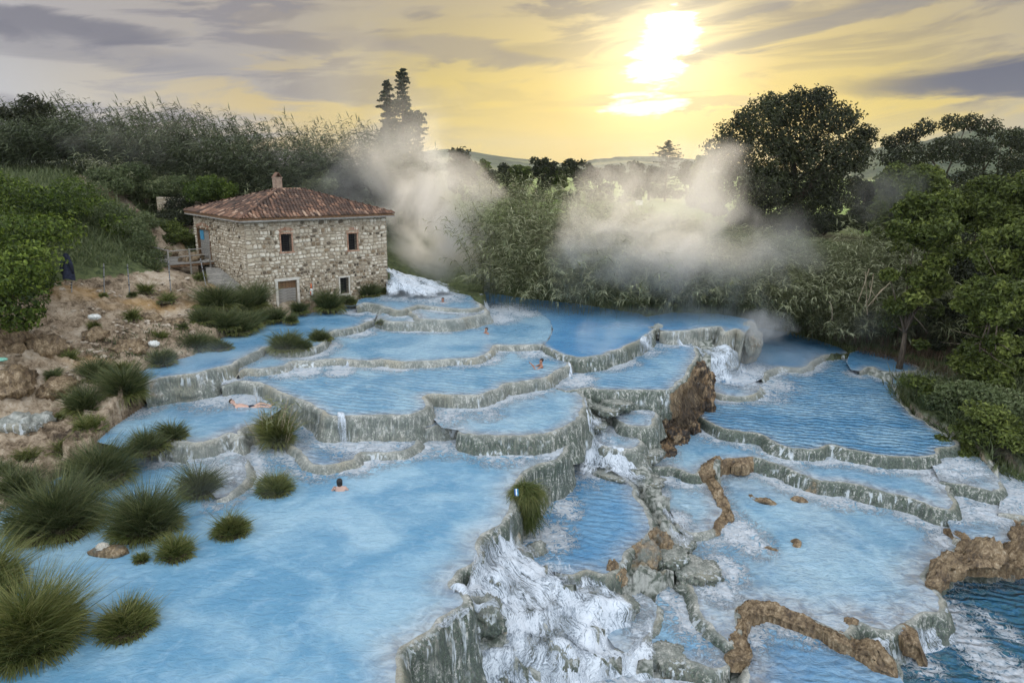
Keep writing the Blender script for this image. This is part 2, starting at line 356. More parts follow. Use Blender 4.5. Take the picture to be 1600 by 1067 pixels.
# ground: sandy tuff, trodden paths, turf, wet travertine bed. Masks are attributes of the terrain
def make_ground():
    m_, t = mat('ground_earth'); P = pos(t)
    gr, tv, me_ = t.attr('grass'), t.attr('trav'), t.attr('meadow')
    n1 = t.noise(P, 0.5, 5, 0.6, 0.4); n2 = t.noise(P, 3.0, 6, 0.65, 0.5); n3 = t.noise(P, 16.0, 4, 0.65)
    sand = t.ramp(t.m('ADD', t.m('MULTIPLY', n1, 0.45), t.m('ADD', t.m('MULTIPLY', n2, 0.35), t.m('MULTIPLY', n3, 0.2))),
                  [(0.40, (0.05, 0.035, 0.022)), (0.465, (0.20, 0.148, 0.095)), (0.53, (0.38, 0.30, 0.21)), (0.64, (0.56, 0.48, 0.38))])
    och = t.mix(t.mapr(t.noise(P, 0.22, 3, 0.5), 0.55, 0.7), sand, t.mix(0.55, sand, (0.42, 0.25, 0.08)))
    trv = t.mix(t.mapr(n2, 0.38, 0.62), (0.10, 0.12, 0.095), (0.44, 0.45, 0.41))
    trv = t.mix(t.mapr(n1, 0.55, 0.70), trv, (0.30, 0.22, 0.12))
    turf = t.mix(t.mapr(n2, 0.35, 0.65), (0.035, 0.05, 0.018), (0.11, 0.13, 0.05))
    mead = t.mix(t.mapr(n1, 0.35, 0.65), (0.16, 0.26, 0.05), (0.26, 0.32, 0.10))
    c = t.mix(t.mapr(t.m('ADD', gr, t.m('MULTIPLY', t.m('SUBTRACT', n2, 0.5), 1.0)), 0.42, 0.62), och, turf)
    c = t.mix(me_, c, mead); c = t.mix(tv, c, trv)
    h = t.m('ADD', t.m('MULTIPLY', n2, 0.8), t.m('MULTIPLY', n3, 0.4))
    finish(t, c, 0.85, h, 0.9, 0.14, 0.25)
    return m_
M_GROUND = make_ground()

# foliage: per-leaf tone attribute
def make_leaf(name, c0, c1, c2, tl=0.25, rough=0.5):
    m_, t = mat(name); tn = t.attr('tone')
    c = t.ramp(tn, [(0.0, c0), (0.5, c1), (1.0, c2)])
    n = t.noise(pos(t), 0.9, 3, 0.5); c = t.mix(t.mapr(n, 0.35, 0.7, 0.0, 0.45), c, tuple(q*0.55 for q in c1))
    b = t.n('ShaderNodeBsdfPrincipled'); t.set(b.inputs['Base Color'], c); t.set(b.inputs['Roughness'], rough); t.set(b.inputs['Specular IOR Level'], 0.35)
    tr = t.n('ShaderNodeBsdfTranslucent', Color=c)
    mx = t.n('ShaderNodeMixShader', i0=tl, i1=b.outputs[0], i2=tr.outputs[0])
    t.n('ShaderNodeOutputMaterial', Surface=mx.outputs[0])
    return m_
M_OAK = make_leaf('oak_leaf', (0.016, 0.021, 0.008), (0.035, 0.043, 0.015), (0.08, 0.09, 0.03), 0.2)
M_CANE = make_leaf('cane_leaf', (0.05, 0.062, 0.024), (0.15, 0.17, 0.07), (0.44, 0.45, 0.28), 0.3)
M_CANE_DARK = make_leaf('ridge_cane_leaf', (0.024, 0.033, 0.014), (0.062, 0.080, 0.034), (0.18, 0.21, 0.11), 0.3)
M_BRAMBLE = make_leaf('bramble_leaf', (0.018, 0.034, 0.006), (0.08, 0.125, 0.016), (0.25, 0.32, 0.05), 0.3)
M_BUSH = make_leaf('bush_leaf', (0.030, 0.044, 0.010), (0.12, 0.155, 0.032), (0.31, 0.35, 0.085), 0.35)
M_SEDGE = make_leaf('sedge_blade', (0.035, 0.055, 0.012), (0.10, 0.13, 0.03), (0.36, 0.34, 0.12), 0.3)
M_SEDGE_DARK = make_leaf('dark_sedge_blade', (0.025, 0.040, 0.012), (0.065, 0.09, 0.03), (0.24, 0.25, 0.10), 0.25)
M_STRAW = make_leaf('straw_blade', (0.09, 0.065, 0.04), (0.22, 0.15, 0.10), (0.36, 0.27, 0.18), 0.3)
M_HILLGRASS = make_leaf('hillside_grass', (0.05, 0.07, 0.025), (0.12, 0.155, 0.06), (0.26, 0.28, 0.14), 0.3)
M_FIR = make_leaf('conifer_needles', (0.016, 0.028, 0.016), (0.035, 0.05, 0.028), (0.06, 0.08, 0.04), 0.1)
def make_plain(name, c0, c1, scale=4.0, rough=0.8, bstr=0.4, stretch=(1, 1, 1), metal=0.0):
    m_, t = mat(name); P = t.scale(pos(t), stretch)
    n = t.noise(P, scale, 5, 0.62, 0.3); n2 = t.noise(P, scale*6, 3, 0.6)
    c = t.mix(t.mapr(t.m('ADD', t.m('MULTIPLY', n, 0.7), t.m('MULTIPLY', n2, 0.3)), 0.38, 0.62), c0, c1)
    finish(t, c, rough, t.m('ADD', n, n2), bstr, 0.02, 0.3, extra={'Metallic': metal})
    return m_
M_BARK = make_plain('bark', (0.05, 0.04, 0.03), (0.14, 0.11, 0.08), 5, 0.9, 0.8, (1, 1, .25))
M_CULM = make_plain('dead_cane_stem', (0.28, 0.22, 0.14), (0.46, 0.38, 0.26), 6, 0.7)

# ------------------------------------------------------------------ curves
def catmull(P, step):
    P = np.asarray(P, float)
    if len(P) < 3: 
        n = max(2, int(np.linalg.norm(P[-1]-P[0])/step)); return P[0]+(P[-1]-P[0])*np.linspace(0, 1, n+1)[:, None]
    Q = np.vstack([2*P[0]-P[1], P, 2*P[-1]-P[-2]]); out = []
    for i in range(1, len(Q)-2):
        p0, p1, p2, p3 = Q[i-1:i+3]; n = max(2, int(np.linalg.norm(p2-p1)/step*2))
        t = np.linspace(0, 1, n, endpoint=False)[:, None]
        out.append(0.5*((2*p1)+(-p0+p2)*t+(2*p0-5*p1+4*p2-p3)*t*t+(-p0+3*p1-3*p2+p3)*t**3))
    C = np.vstack(out+[Q[-2][None]])
    d = np.concatenate([[0], np.cumsum(np.linalg.norm(np.diff(C[:, :2], axis=0), axis=1))])
    n = max(2, int(d[-1]/step)); s = np.linspace(0, d[-1], n+1)
    return np.stack([np.interp(s, d, C[:, k]) for k in range(3)], 1)
def inpoly(x, y, poly):
    px, py = poly[:, 0], poly[:, 1]; ins = np.zeros(x.shape, bool); j = len(px)-1
    for i in range(len(px)):
        c = ((py[i] > y) != (py[j] > y))
        if c.any():
            xx = (px[j]-px[i])*(y-py[i])/(py[j]-py[i]+1e-12)+px[i]
            ins ^= c & (x < xx)
        j = i
    return ins
def dist_poly(x, y, line, closed=False):
    """distance to a polyline and the arc length of the nearest point"""
    best = np.full(x.shape, 1e9); L = line[:, :2]
    if closed: L = np.vstack([L, L[:1]])
    for i in range(len(L)-1):
        a, b = L[i], L[i+1]; ab = b-a; l2 = ab@ab+1e-12
        t = np.clip(((x-a[0])*ab[0]+(y-a[1])*ab[1])/l2, 0, 1)
        best = np.minimum(best, np.hypot(x-a[0]-t*ab[0], y-a[1]-t*ab[1]))
    return best

# ------------------------------------------------------------------ the pools
# name: z, rim (the visible crest, photo columns/rows of the photograph put onto the pool's level), back (rest of the outline), look
POOLS = {}
def pool(key, z, rim, back, drop=1.0, tint=0.3, ripple=0.35, dry=0.0, moss=0.5, shallow=0.0, lip=0.0, sh_w=0.9, flare=0.16, foam=1.0, label='', wl=''):
    R3 = np.array([at(u, v, z) for u, v in rim]); B3 = np.array([at(*b, z) if len(b) == 2 else np.array([b[0], b[1], z]) for b in back])
    step = 0.10 if R3[:, 1].mean() < 30 else 0.14
    rimc = catmull(R3, step)
    # natural scallops
    d = np.gradient(rimc[:, :2], axis=0); tn = d/np.maximum(np.linalg.norm(d, axis=1), 1e-9)[:, None]; nr = np.stack([tn[:, 1], -tn[:, 0]], 1)
    wob = 0.13*pnoise(rimc[:, 0]*0.9, rimc[:, 1]*0.9, z)+0.06*pnoise(rimc[:, 0]*2.6, rimc[:, 1]*2.6, z+5)
    ends = np.minimum(np.arange(len(rimc)), np.arange(len(rimc))[::-1]); wob *= np.clip(ends/6, 0, 1)
    rimc[:, :2] += nr*wob[:, None]
    poly = np.vstack([rimc, B3]) if len(B3) else rimc
    x, y = poly[:, 0], poly[:, 1]; area = 0.5*np.sum(x*np.roll(y, -1)-np.roll(x, -1)*y)
    POOLS[key] = dict(z=z, rim=rimc, poly=poly, sgn=1.0 if area > 0 else -1.0, drop=drop, tint=tint, ripple=ripple, dry=dry, moss=moss,
                      shallow=shallow, sh_w=sh_w, flare=flare, foam=foam, label=label, wl=wl, lip=lip)

pool('upper', 1.25, [(556, 478), (568, 474), (583, 475), (603, 480), (622, 485), (640, 481), (655, 477), (680, 480), (713, 483), (735, 483), (750, 480), (751, 475), (742, 470)],
     [(735, 462), (700, 455), (660, 453), (620, 452), (585, 462), (560, 468)], drop=0.45, tint=0.35, shallow=0.15, label='topmost shallow travertine basin by the corner of the stone house', wl='misty blue water of the topmost basin with one bather')
pool('tongue', 1.08, [(634, 479), (640, 486), (648, 493), (656, 498), (680, 500), (712, 499), (740, 494), (757, 489), (758, 483), (750, 477)],
     [(740, 474), (700, 472), (655, 472)], drop=0.7, tint=0.1, shallow=0.5, moss=0.3, label='small rounded tongue-shaped basin bulging below the topmost one', wl='pale thin water in the rounded tongue-shaped basin')
pool('ledge', 0.93, [(588, 496), (597, 500), (610, 503), (630, 503), (655, 503), (679, 503), (683, 499)],
     [(676, 494), (650, 490), (620, 484), (600, 487)], drop=0.6, tint=0.3, shallow=0.3, label='low straight ledge with a dark tuft at its left end', wl='narrow strip of water behind the straight low ledge')
pool('stream', 0.78, [(222, 600), (230, 595), (257, 590), (275, 587), (300, 585), (320, 580), (340, 575), (360, 570), (375, 562), (390, 555), (415, 543), (432, 546), (455, 547), (480, 545), (500, 540), (510, 530), (521, 517), (537, 515), (560, 509), (576, 503), (586, 498)],
     [(592, 486), (580, 478), (560, 470), (520, 482), (470, 492), (430, 500), (400, 508), (360, 520), (330, 538), (300, 556), (250, 568), (215, 582)],
     drop=1.3, tint=0.45, ripple=0.2, moss=0.5, label='crusted travertine kerb holding back the stream below the house', wl='smooth misty blue stream running past the foot of the house')
pool('shelf', 0.45, [(372, 584), (380, 577), (398, 577), (415, 576), (440, 572), (450, 567), (462, 564), (487, 564), (510, 562), (522, 561), (534, 560), (541, 562), (550, 562), (575, 564), (596, 562), (612, 565), (640, 565), (675, 564), (707, 562), (740, 559), (760, 552), (770, 545), (777, 540), (800, 540), (825, 540), (846, 538), (853, 536)],
     [(862, 520), (862, 500), (840, 485), (800, 478), (765, 480), (740, 490), (690, 495), (640, 495), (588, 497), (560, 505), (520, 512), (480, 535), (430, 540), (400, 550), (376, 565)],
     drop=0.8, tint=0.2, ripple=0.5, shallow=0.1, moss=0.15, label='long wavy pale rim across the upper middle of the terraces', wl='broad pale blue pool where one bather swims')
pool('blue', 0.46, [(849, 538), (862, 547), (885, 555), (910, 559), (932, 556), (940, 555), (970, 544), (1000, 531), (1012, 522), (1023, 513)],
     [(1029, 505), (1000, 490), (900, 474), (820, 466), (750, 455), (760, 480), (842, 488), (858, 500), (864, 515), (858, 530)],
     drop=1.2, tint=0.95, ripple=0.15, moss=.8, sh_w=0.5, label='curved mossy rim of the deep blue pool under the canes', wl='deep blue still pool under the overhanging canes')
pool('grotto', 0.5, [(1032, 516), (1050, 518), (1068, 517), (1090, 514), (1110, 511), (1127, 511), (1133, 518), (1150, 514), (1165, 520)],
     [(1180, 500), (1120, 490), (1050, 488), (1010, 495), (1027, 508)], drop=2.9, tint=0.8, ripple=0.2, moss=0.15, flare=0.35, label='pale rock ledge behind the steaming waterfall', wl='dim blue water above the pale rock ledge')
pool('sunlit', -0.28, [(868, 606), (877, 609), (890, 611), (915, 607), (940, 609), (972, 610), (1010, 610), (1042, 609), (1060, 597), (1072, 585), (1085, 562), (1087, 545), (1077, 532), (1055, 524), (1040, 517)],
     [(1025, 510), (1005, 525), (960, 540), (910, 550), (870, 548), (850, 545), (860, 570), (880, 590)],
     drop=1.3, tint=0.35, ripple=0.75, shallow=0.15, moss=1.0, label='raised curving terrace on top of the brown rock cliff', wl='glittering blue pool that spills over the cliff')
pool('middle', 0.18, [(345, 602), (370, 596), (390, 597), (412, 600), (425, 607), (445, 615), (470, 625), (487, 630), (500, 640), (512, 647), (530, 650), (565, 650), (600, 650), (640, 649), (655, 645), (668, 637), (668, 627), (663, 620), (675, 616), (700, 617), (740, 618), (765, 612), (787, 601), (812, 597), (845, 592), (865, 582), (882, 573), (887, 567), (882, 562)],
     [(868, 556), (850, 545), (780, 545), (760, 558), (700, 566), (600, 568), (500, 566), (420, 575), (380, 584), (350, 592)],
     drop=1.6, tint=0.15, ripple=0.7, shallow=0.08, moss=0.45, label='tall fluted travertine curtain under the widest middle pool', wl='widest pale blue pool with a bather holding up a phone')
pool('cup', -0.78, [(446, 690), (456, 697), (467, 703), (475, 715), (490, 725), (508, 728), (525, 726), (540, 722), (553, 718), (562, 707), (580, 706), (600, 706), (620, 705), (637, 702), (652, 692), (652, 685), (646, 680)],
     [(640, 668), (560, 664), (500, 655), (470, 650), (450, 665)], drop=0.5, tint=0.4, ripple=0.7, shallow=0.25, moss=0.3, foam=1.3, label='wavy low basin at the foot of the tall curtain', wl='stirred blue water in the wavy low basin')
pool('bather', -0.35, [(240, 697), (247, 692), (262, 688), (282, 690), (300, 692), (318, 692), (335, 687), (350, 679), (358, 677), (368, 680), (374, 684), (378, 672), (388, 667), (400, 664), (410, 658)],
     [(440, 640), (425, 612), (400, 602), (360, 598), (330, 600), (300, 606), (240, 622), (200, 650), (175, 668), (150, 690), (190, 700)],
     drop=0.9, tint=0.2, ripple=0.25, shallow=.3, moss=0.3, label='rounded pale humps closing off the pool with the lying bather', wl='milky pool where a bather lies on their back')
pool('step', -0.86, [(386, 716), (388, 735), (382, 750), (372, 761), (361, 769), (350, 776), (338, 778)],
     [(330, 770), (300, 745), (290, 720), (320, 705), (360, 698)], drop=0.3, tint=0.0, ripple=0.5, shallow=0.7, moss=0.2, label='small foaming step between two sedge tussocks', wl='shallow foaming water on the small step')
pool('terrace', -0.32, [(716, 672), (722, 676), (744, 680), (765, 680), (790, 681), (815, 681), (840, 679), (860, 676), (872, 673), (887, 665), (900, 655), (909, 645), (913, 632), (910, 618), (896, 606)],
     [(880, 595), (875, 580), (850, 585), (800, 595), (750, 612), (700, 615), (672, 622), (664, 640), (690, 668)],
     drop=1.4, tint=0.15, ripple=0.5, shallow=.38, moss=.8, foam=1.2, label='broad terrace with a dark mossy edge right of the tall curtain', wl='pale blue pool on the broad terrace with the mossy edge')
pool('sill', -0.45, [(664, 668), (680, 665), (700, 662), (715, 659), (728, 655), (738, 648), (741, 643), (733, 640)],
     [(715, 636), (690, 634), (668, 638), (655, 655)], drop=0.9, tint=0.1, ripple=0.6, shallow=.75, moss=0.25, foam=1.3, label='small pale sill against the foot of the curtain', wl='foaming shallow water on the small pale sill')
pool('front', -1.0, [(884, 682), (887, 690), (884, 702), (872, 715), (857, 722), (840, 727), (820, 738), (806, 752), (799, 768), (802, 790), (797, 805), (780, 820), (760, 835), (747, 846), (745, 858), (748, 872), (735, 885), (720, 895), (708, 906), (707, 917), (722, 925), (727, 938), (720, 950), (695, 965), (672, 984), (645, 1003), (622, 1016), (623, 1041), (628, 1070), (640, 1120), (650, 1200)],
     [(600, 1500), (0, 1500), (-500, 1300), (-300, 1000), (-60, 900), (0, 800), (100, 740), (170, 705), (200, 690), (260, 680), (400, 650), (460, 655), (600, 670), (700, 668), (800, 670), (870, 668)],
     drop=3.6, shallow=.06, tint=0.22, ripple=0.22, moss=1.1, flare=0.5, sh_w=1.3, label='long mossy rim of the big front pool above the cascade', wl='big milky turquoise front pool with one bather')
pool('round', -1.15, [(960, 651), (967, 656), (980, 664), (997, 666), (1012, 665), (1021, 659), (1025, 650), (1022, 643), (1012, 639)],
     [(995, 636), (975, 640)], drop=1.0, tint=0.5, ripple=0.5, shallow=0.35, moss=0.8, label='small round cup against the brown cliff', wl='grey blue water in the small round cup')
pool('pale_cup', -1.6, [(930, 690), (944, 697), (965, 700), (990, 701), (998, 692), (994, 682)],
     [(985, 672), (960, 664), (935, 668), (925, 680)], drop=1.1, tint=0.0, ripple=0.5, shallow=0.9, moss=0.6, foam=1.3, label='pale green stepped cup below the small round one', wl='thin water over the pale green cup')
pool('lower', -2.5, [(925, 727), (944, 731), (962, 739), (980, 749), (991, 760), (992, 773), (1005, 790), (1015, 808), (1019, 828), (1003, 845), (985, 858), (970, 878), (957, 892), (945, 898), (932, 897), (918, 893), (902, 898), (885, 898), (868, 893)],
     [(840, 890), (815, 870), (810, 850), (822, 838), (845, 810), (870, 770), (880, 740), (900, 722)],
     drop=1.8, tint=0.75, ripple=0.7, moss=1.0, flare=0.5, dry=0.15, sh_w=1.2, label='curving mossy dam of the slate blue pool beside the cascade', wl='slate blue pool beside the cascade')
pool('misty', -1.9, [(1190, 592), (1200, 581), (1210, 577), (1220, 574), (1240, 575), (1257, 574), (1268, 566), (1276, 560), (1290, 555), (1305, 554), (1318, 554), (1324, 550)],
     [(1310, 542), (1280, 532), (1240, 520), (1190, 512), (1150, 520), (1120, 540), (1110, 570), (1130, 600), (1160, 605)], drop=0.5, tint=0.85, ripple=0.15, moss=0.15, label='broken pale rim of the misty pool below the waterfall', wl='dim blue misty pool at the foot of the right waterfall')
pool('far_ledge', -1.9, [(1342, 580), (1352, 576), (1363, 574), (1378, 580), (1400, 582), (1420, 580), (1432, 578), (1430, 572), (1415, 565)],
     [(1405, 560), (1380, 553), (1345, 546), (1328, 551), (1322, 565), (1330, 578)], drop=0.5, tint=0.7, ripple=0.2, moss=0.1, label='far crusty ledge below the dry reddish grass', wl='still dusky water behind the far crusty ledge')
pool('far_strip', -2.0, [(1430, 590), (1450, 588), (1470, 587), (1490, 589), (1498, 593)],
     [(1505, 585), (1470, 578), (1436, 572), (1425, 580)], drop=0.5, tint=0.5, ripple=0.2, shallow=0.4, moss=0.0, label='narrow crust ledge nearest the far right bank', wl='narrow strip of water nearest the far right bank')
pool('far_run', -2.08, [(1395, 603), (1402, 606)], [(1440, 612), (1560, 625), (1600, 610), (1560, 596), (1500, 590), (1430, 584), (1395, 582)], drop=0.3, tint=0.2, ripple=0.3, shallow=0.4, label='crust lip of the pale run behind the bank shrub', wl='pale run of water behind the bank shrub')
pool('saucer', -1.93, [(1106, 606), (1112, 611), (1125, 616), (1150, 620), (1172, 619), (1184, 613), (1187, 605), (1184, 599)],
     [(1172, 593), (1140, 590), (1110, 592)], drop=0.4, tint=0.35, ripple=0.4, shallow=0.5, moss=0.5, foam=1.4, label='round saucer basin standing in the rippled pool', wl='pale water in the round saucer basin')
pool('rippled', -2.15, [(1093, 648), (1102, 656), (1118, 664), (1132, 670), (1155, 674), (1175, 676), (1195, 681), (1207, 689), (1220, 696), (1237, 700), (1265, 702), (1285, 700), (1298, 696), (1320, 701), (1350, 706), (1375, 711), (1412, 714), (1437, 714), (1455, 713), (1464, 708), (1463, 702), (1478, 700), (1492, 698), (1495, 692), (1482, 682), (1462, 672), (1448, 660), (1428, 650), (1410, 632), (1402, 612), (1395, 602)],
     [(1378, 592), (1340, 580), (1325, 560), (1275, 565), (1220, 578), (1160, 600), (1110, 600), (1095, 620)],
     drop=1.0, tint=0.4, ripple=1.35, shallow=0.0, moss=1.3, sh_w=0.7, label='long dark green crusted rim of the rippled pool', wl='large rippled steel blue pool catching the sky')
pool('outer_step', -2.5, [(1468, 750), (1480, 752), (1495, 755), (1510, 757), (1528, 763), (1544, 768), (1556, 769), (1566, 765), (1567, 757), (1560, 747)],
     [(1545, 730), (1523, 703), (1500, 690), (1470, 705), (1455, 725)], drop=0.8, tint=0.25, ripple=0.35, shallow=.5, moss=1.2, label='crusted step at the right below the rippled pool corner', wl='pale water on the step below the rippled pool corner')
pool('outer_run', -2.75, [(1560, 800), (1580, 803), (1600, 808), (1650, 820)], [(1800, 800), (1700, 740), (1600, 745), (1560, 715), (1520, 700), (1550, 735), (1570, 765), (1562, 785)],
     drop=1.1, tint=0.15, ripple=0.5, shallow=0.6, foam=1.6, moss=0.1, label='crusted lip of the fast outer run at the right edge', wl='pale fast water along the right bank')
pool('strip', -2.62, [(1005, 726), (1020, 729), (1045, 728), (1062, 732), (1080, 740), (1093, 737), (1106, 727), (1117, 718), (1132, 719), (1150, 717), (1180, 716), (1200, 721), (1221, 727), (1245, 738), (1269, 748), (1289, 752), (1320, 755), (1355, 762), (1389, 770), (1424, 779), (1458, 790), (1485, 797), (1492, 791), (1484, 775), (1476, 757), (1466, 742), (1458, 731)],
     [(1450, 715), (1400, 712), (1300, 698), (1220, 692), (1160, 672), (1110, 652), (1080, 640), (1030, 690)],
     drop=1.1, tint=0.15, ripple=0.45, shallow=.5, moss=1.35, label='long dark crusted dam running to the right below the cliff', wl='pale shallow strip of water behind the long dark dam')
pool('side', -2.9, [(1490, 838), (1500, 842), (1515, 850), (1530, 855), (1560, 850), (1590, 846), (1598, 832), (1588, 815), (1585, 800), (1575, 795)],
     [(1560, 780), (1520, 765), (1480, 755), (1480, 775), (1494, 795), (1480, 815)], drop=1.1, tint=0.35, ripple=0.55, shallow=.5, moss=0.2, dry=0.35, label='pool rim crusted brown above the big brown ledge at right', wl='fine rippled water above the big brown ledge')
pool('tributary', -2.95, [(1052, 806), (1064, 825), (1075, 833), (1097, 833), (1116, 825), (1120, 812), (1129, 802), (1126, 785), (1117, 768), (1100, 753), (1086, 742)],
     [(1075, 732), (1040, 724), (1012, 722), (1010, 750), (1025, 770), (1040, 788)], drop=1.0, tint=0.1, ripple=0.5, shallow=.5, moss=0.4, dry=0.12, label='mottled basin rim left of the crooked brown ridge', wl='foaming pale pool left of the crooked brown ridge')
pool('wide', -3.15, [(1040, 878), (1065, 885), (1078, 905), (1082, 930), (1092, 955), (1112, 975), (1130, 998), (1140, 1006), (1150, 1000), (1157, 985), (1152, 965), (1153, 950), (1175, 946), (1195, 946), (1233, 957), (1264, 965), (1298, 980), (1320, 990), (1340, 976), (1362, 982), (1385, 984), (1410, 975), (1432, 968), (1450, 958), (1466, 958), (1470, 940), (1460, 922), (1447, 905), (1450, 888), (1466, 876), (1485, 868), (1500, 850)],
     [(1490, 826), (1485, 800), (1440, 778), (1350, 758), (1270, 745), (1200, 718), (1120, 712), (1125, 770), (1135, 800), (1120, 830), (1090, 845), (1055, 850)],
     drop=1.3, tint=0.12, ripple=0.45, shallow=.42, moss=.95, sh_w=1.6, foam=1.1, label='low rim of the widest lower right pool', wl='wide milky pool dotted with small brown rocks')
pool('ringed', -3.45, [(1168, 1030), (1162, 1060), (1160, 1100), (1170, 1200)], [(1420, 1200), (1420, 1080), (1400, 1045), (1370, 1028), (1330, 1000), (1290, 984), (1230, 962), (1165, 950), (1160, 985), (1145, 1003), (1130, 1015)],
     drop=1.2, tint=0.55, ripple=0.7, shallow=.5, moss=0.2, dry=0.3, label='left crust edge of the pool ringed by the brown ridge', wl='grey blue rippled pool ringed by the brown ridge')
pool('basin', -3.4, [(1022, 1020), (1040, 1032), (1059, 1030), (1090, 1036), (1110, 1042), (1134, 1040), (1140, 1025)],
     [(1130, 1008), (1110, 985), (1085, 950), (1065, 928), (1045, 915), (1025, 930), (1020, 970), (1018, 1000)], drop=1.0, tint=0.45, ripple=0.6, shallow=0.3, moss=0.85, label='scalloped dark rim at the bottom beside the brown ridge', wl='small grey blue pool left of the brown ridge')
pool('nook', -3.35, [(960, 1010), (985, 1022), (1005, 1012), (1020, 990), (1030, 968), (1028, 950), (1018, 935)], [(1000, 925), (965, 935), (945, 960), (945, 990)],
     drop=1.0, tint=0.4, ripple=0.4, shallow=0.6, moss=0.8, foam=1.4, label='small nook basin right of the white cascade', wl='quiet water in the nook right of the cascade')
pool('bottom', -3.7, [(640, 1400), (700, 1420)], [(1300, 1500), (1200, 1200), (1160, 1080), (1060, 1062), (960, 1052), (880, 1066), (760, 1085), (700, 1090), (620, 1120)],
     drop=0.4, tint=0.2, ripple=0.8, shallow=0.7, foam=2.0, label='bed edge below the cascade', wl='churned pale water at the foot of the cascade')
pool('teal', -4.0, [(1380, 1200), (1500, 1260)], [(1900, 1200), (1900, 900), (1650, 880), (1590, 900), (1540, 910), (1480, 905), (1450, 905), (1440, 960), (1400, 985), (1370, 1000), (1380, 1040), (1410, 1060), (1400, 1120)],
     drop=0.4, tint=1.85, ripple=1.5, shallow=0.0, foam=.35, label='bed edge of the dark pool beyond the frame', wl='dark teal choppy pool at the bottom right corner')
SPOTS = [  # loose suds: column, row, level, radius m, strength
 (478, 579, .18, 1.0, .8), (535, 573, .18, .8, 1.0), (531, 581, .18, .7, 1.0), (450, 582, .18, 1.0, .7), (345, 618, -.35, 1.6, .75), (385, 625, -.35, .9, .8), (700, 628, -.32, .9, .7), (690, 648, -.32, 1.2, .6),
 (760, 645, -.32, 1.0, .4), (700, 690, -1, 1.3, .7), (740, 690, -1, 1.2, .7), (780, 703, -1, 1.3, .7), (800, 712, -1, .8, .6), (660, 690, -1, .7, .8), (560, 690, -.78, 1.3, .8), (600, 688, -.78, 1.2, .9), (600, 700, -.78, .8, .6),
 (375, 712, -1, 1.1, .9), (355, 735, -.86, 1.1, .6), (790, 545, .18, 1.2, .4), (840, 548, .18, 1.4, .7), (910, 590, -.28, .7, .9), (900, 597, -.28, .9, .8), (960, 566, -.28, 1, .6), (1000, 550, -.28, 1, .7), (880, 585, -.28, .7, .8),
 (520, 475, .78, .9, .8), (570, 482, .78, .9, .8), (760, 470, .9, 2.0, .9), (790, 483, .45, 1.6, .9), (820, 490, .45, 1.0, .8), (775, 497, .45, 1.5, .8), (700, 508, .45, 1.2, .9), (640, 458, 1.25, 2.5, .8), (680, 462, 1.25, 2.5, .7), (560, 520, .45, 1.0, .8),
 (1150, 590, -1.9, 1.6, 1.0), (1180, 580, -1.9, 1.6, .7), (1110, 620, -2.15, .7, .8), (1205, 600, -2.15, 1.5, .7), (1200, 620, -2.15, 1.3, .4), (1385, 590, -2.15, 1.2, .6), (1370, 585, -2.15, .8, .8),
 (1160, 690, -2.62, .8, .6), (1230, 712, -2.62, 1.0, .8), (1270, 716, -2.62, .8, .8), (1300, 716, -2.62, .8, .6), (1430, 730, -2.62, .8, .7), (1500, 725, -2.5, 1.2, .7), (1480, 738, -2.5, 1.0, .6), (1480, 768, -2.9, .8, .6),
 (1140, 733, -3.15, .7, .8), (1230, 757, -3.15, .8, .7), (1300, 778, -3.15, .9, .7), (1350, 785, -3.15, .8, .6), (1440, 805, -3.15, 1.0, .9), (1475, 825, -3.15, .7, .6), (1150, 830, -3.15, 1.0, .9), (1170, 845, -3.15, .9, .7), (1130, 890, -3.15, .8, .8), (1120, 920, -3.15, .7, .8),
 (1035, 745, -2.95, .8, .9), (1030, 770, -2.95, .5, .7), (1060, 812, -2.95, .6, .8), (1080, 755, -2.95, 1.0, .3), (925, 735, -2.5, .8, .9), (945, 738, -2.5, .7, .8), (985, 745, -2.5, .6, .8), (880, 790, -2.5, .7, .9), (890, 800, -2.5, .5, .7), (860, 840, -2.5, .9, .8),
 (1495, 975, -4, .7, .9), (1478, 950, -4, .6, 1.0), (1520, 1005, -4, .7, .9), (1550, 1035, -4, .8, .85), (1585, 1058, -4, .8, .8), (1440, 1035, -4, .6, .7), (1545, 965, -4, .5, .55), (1570, 985, -4, .5, .5),
 (1590, 775, -2.75, 1.4, .8), (1090, 980, -3.4, .4, .5), (1045, 935, -3.4, .5, .7), (1000, 990, -3.35, .5, .6)]

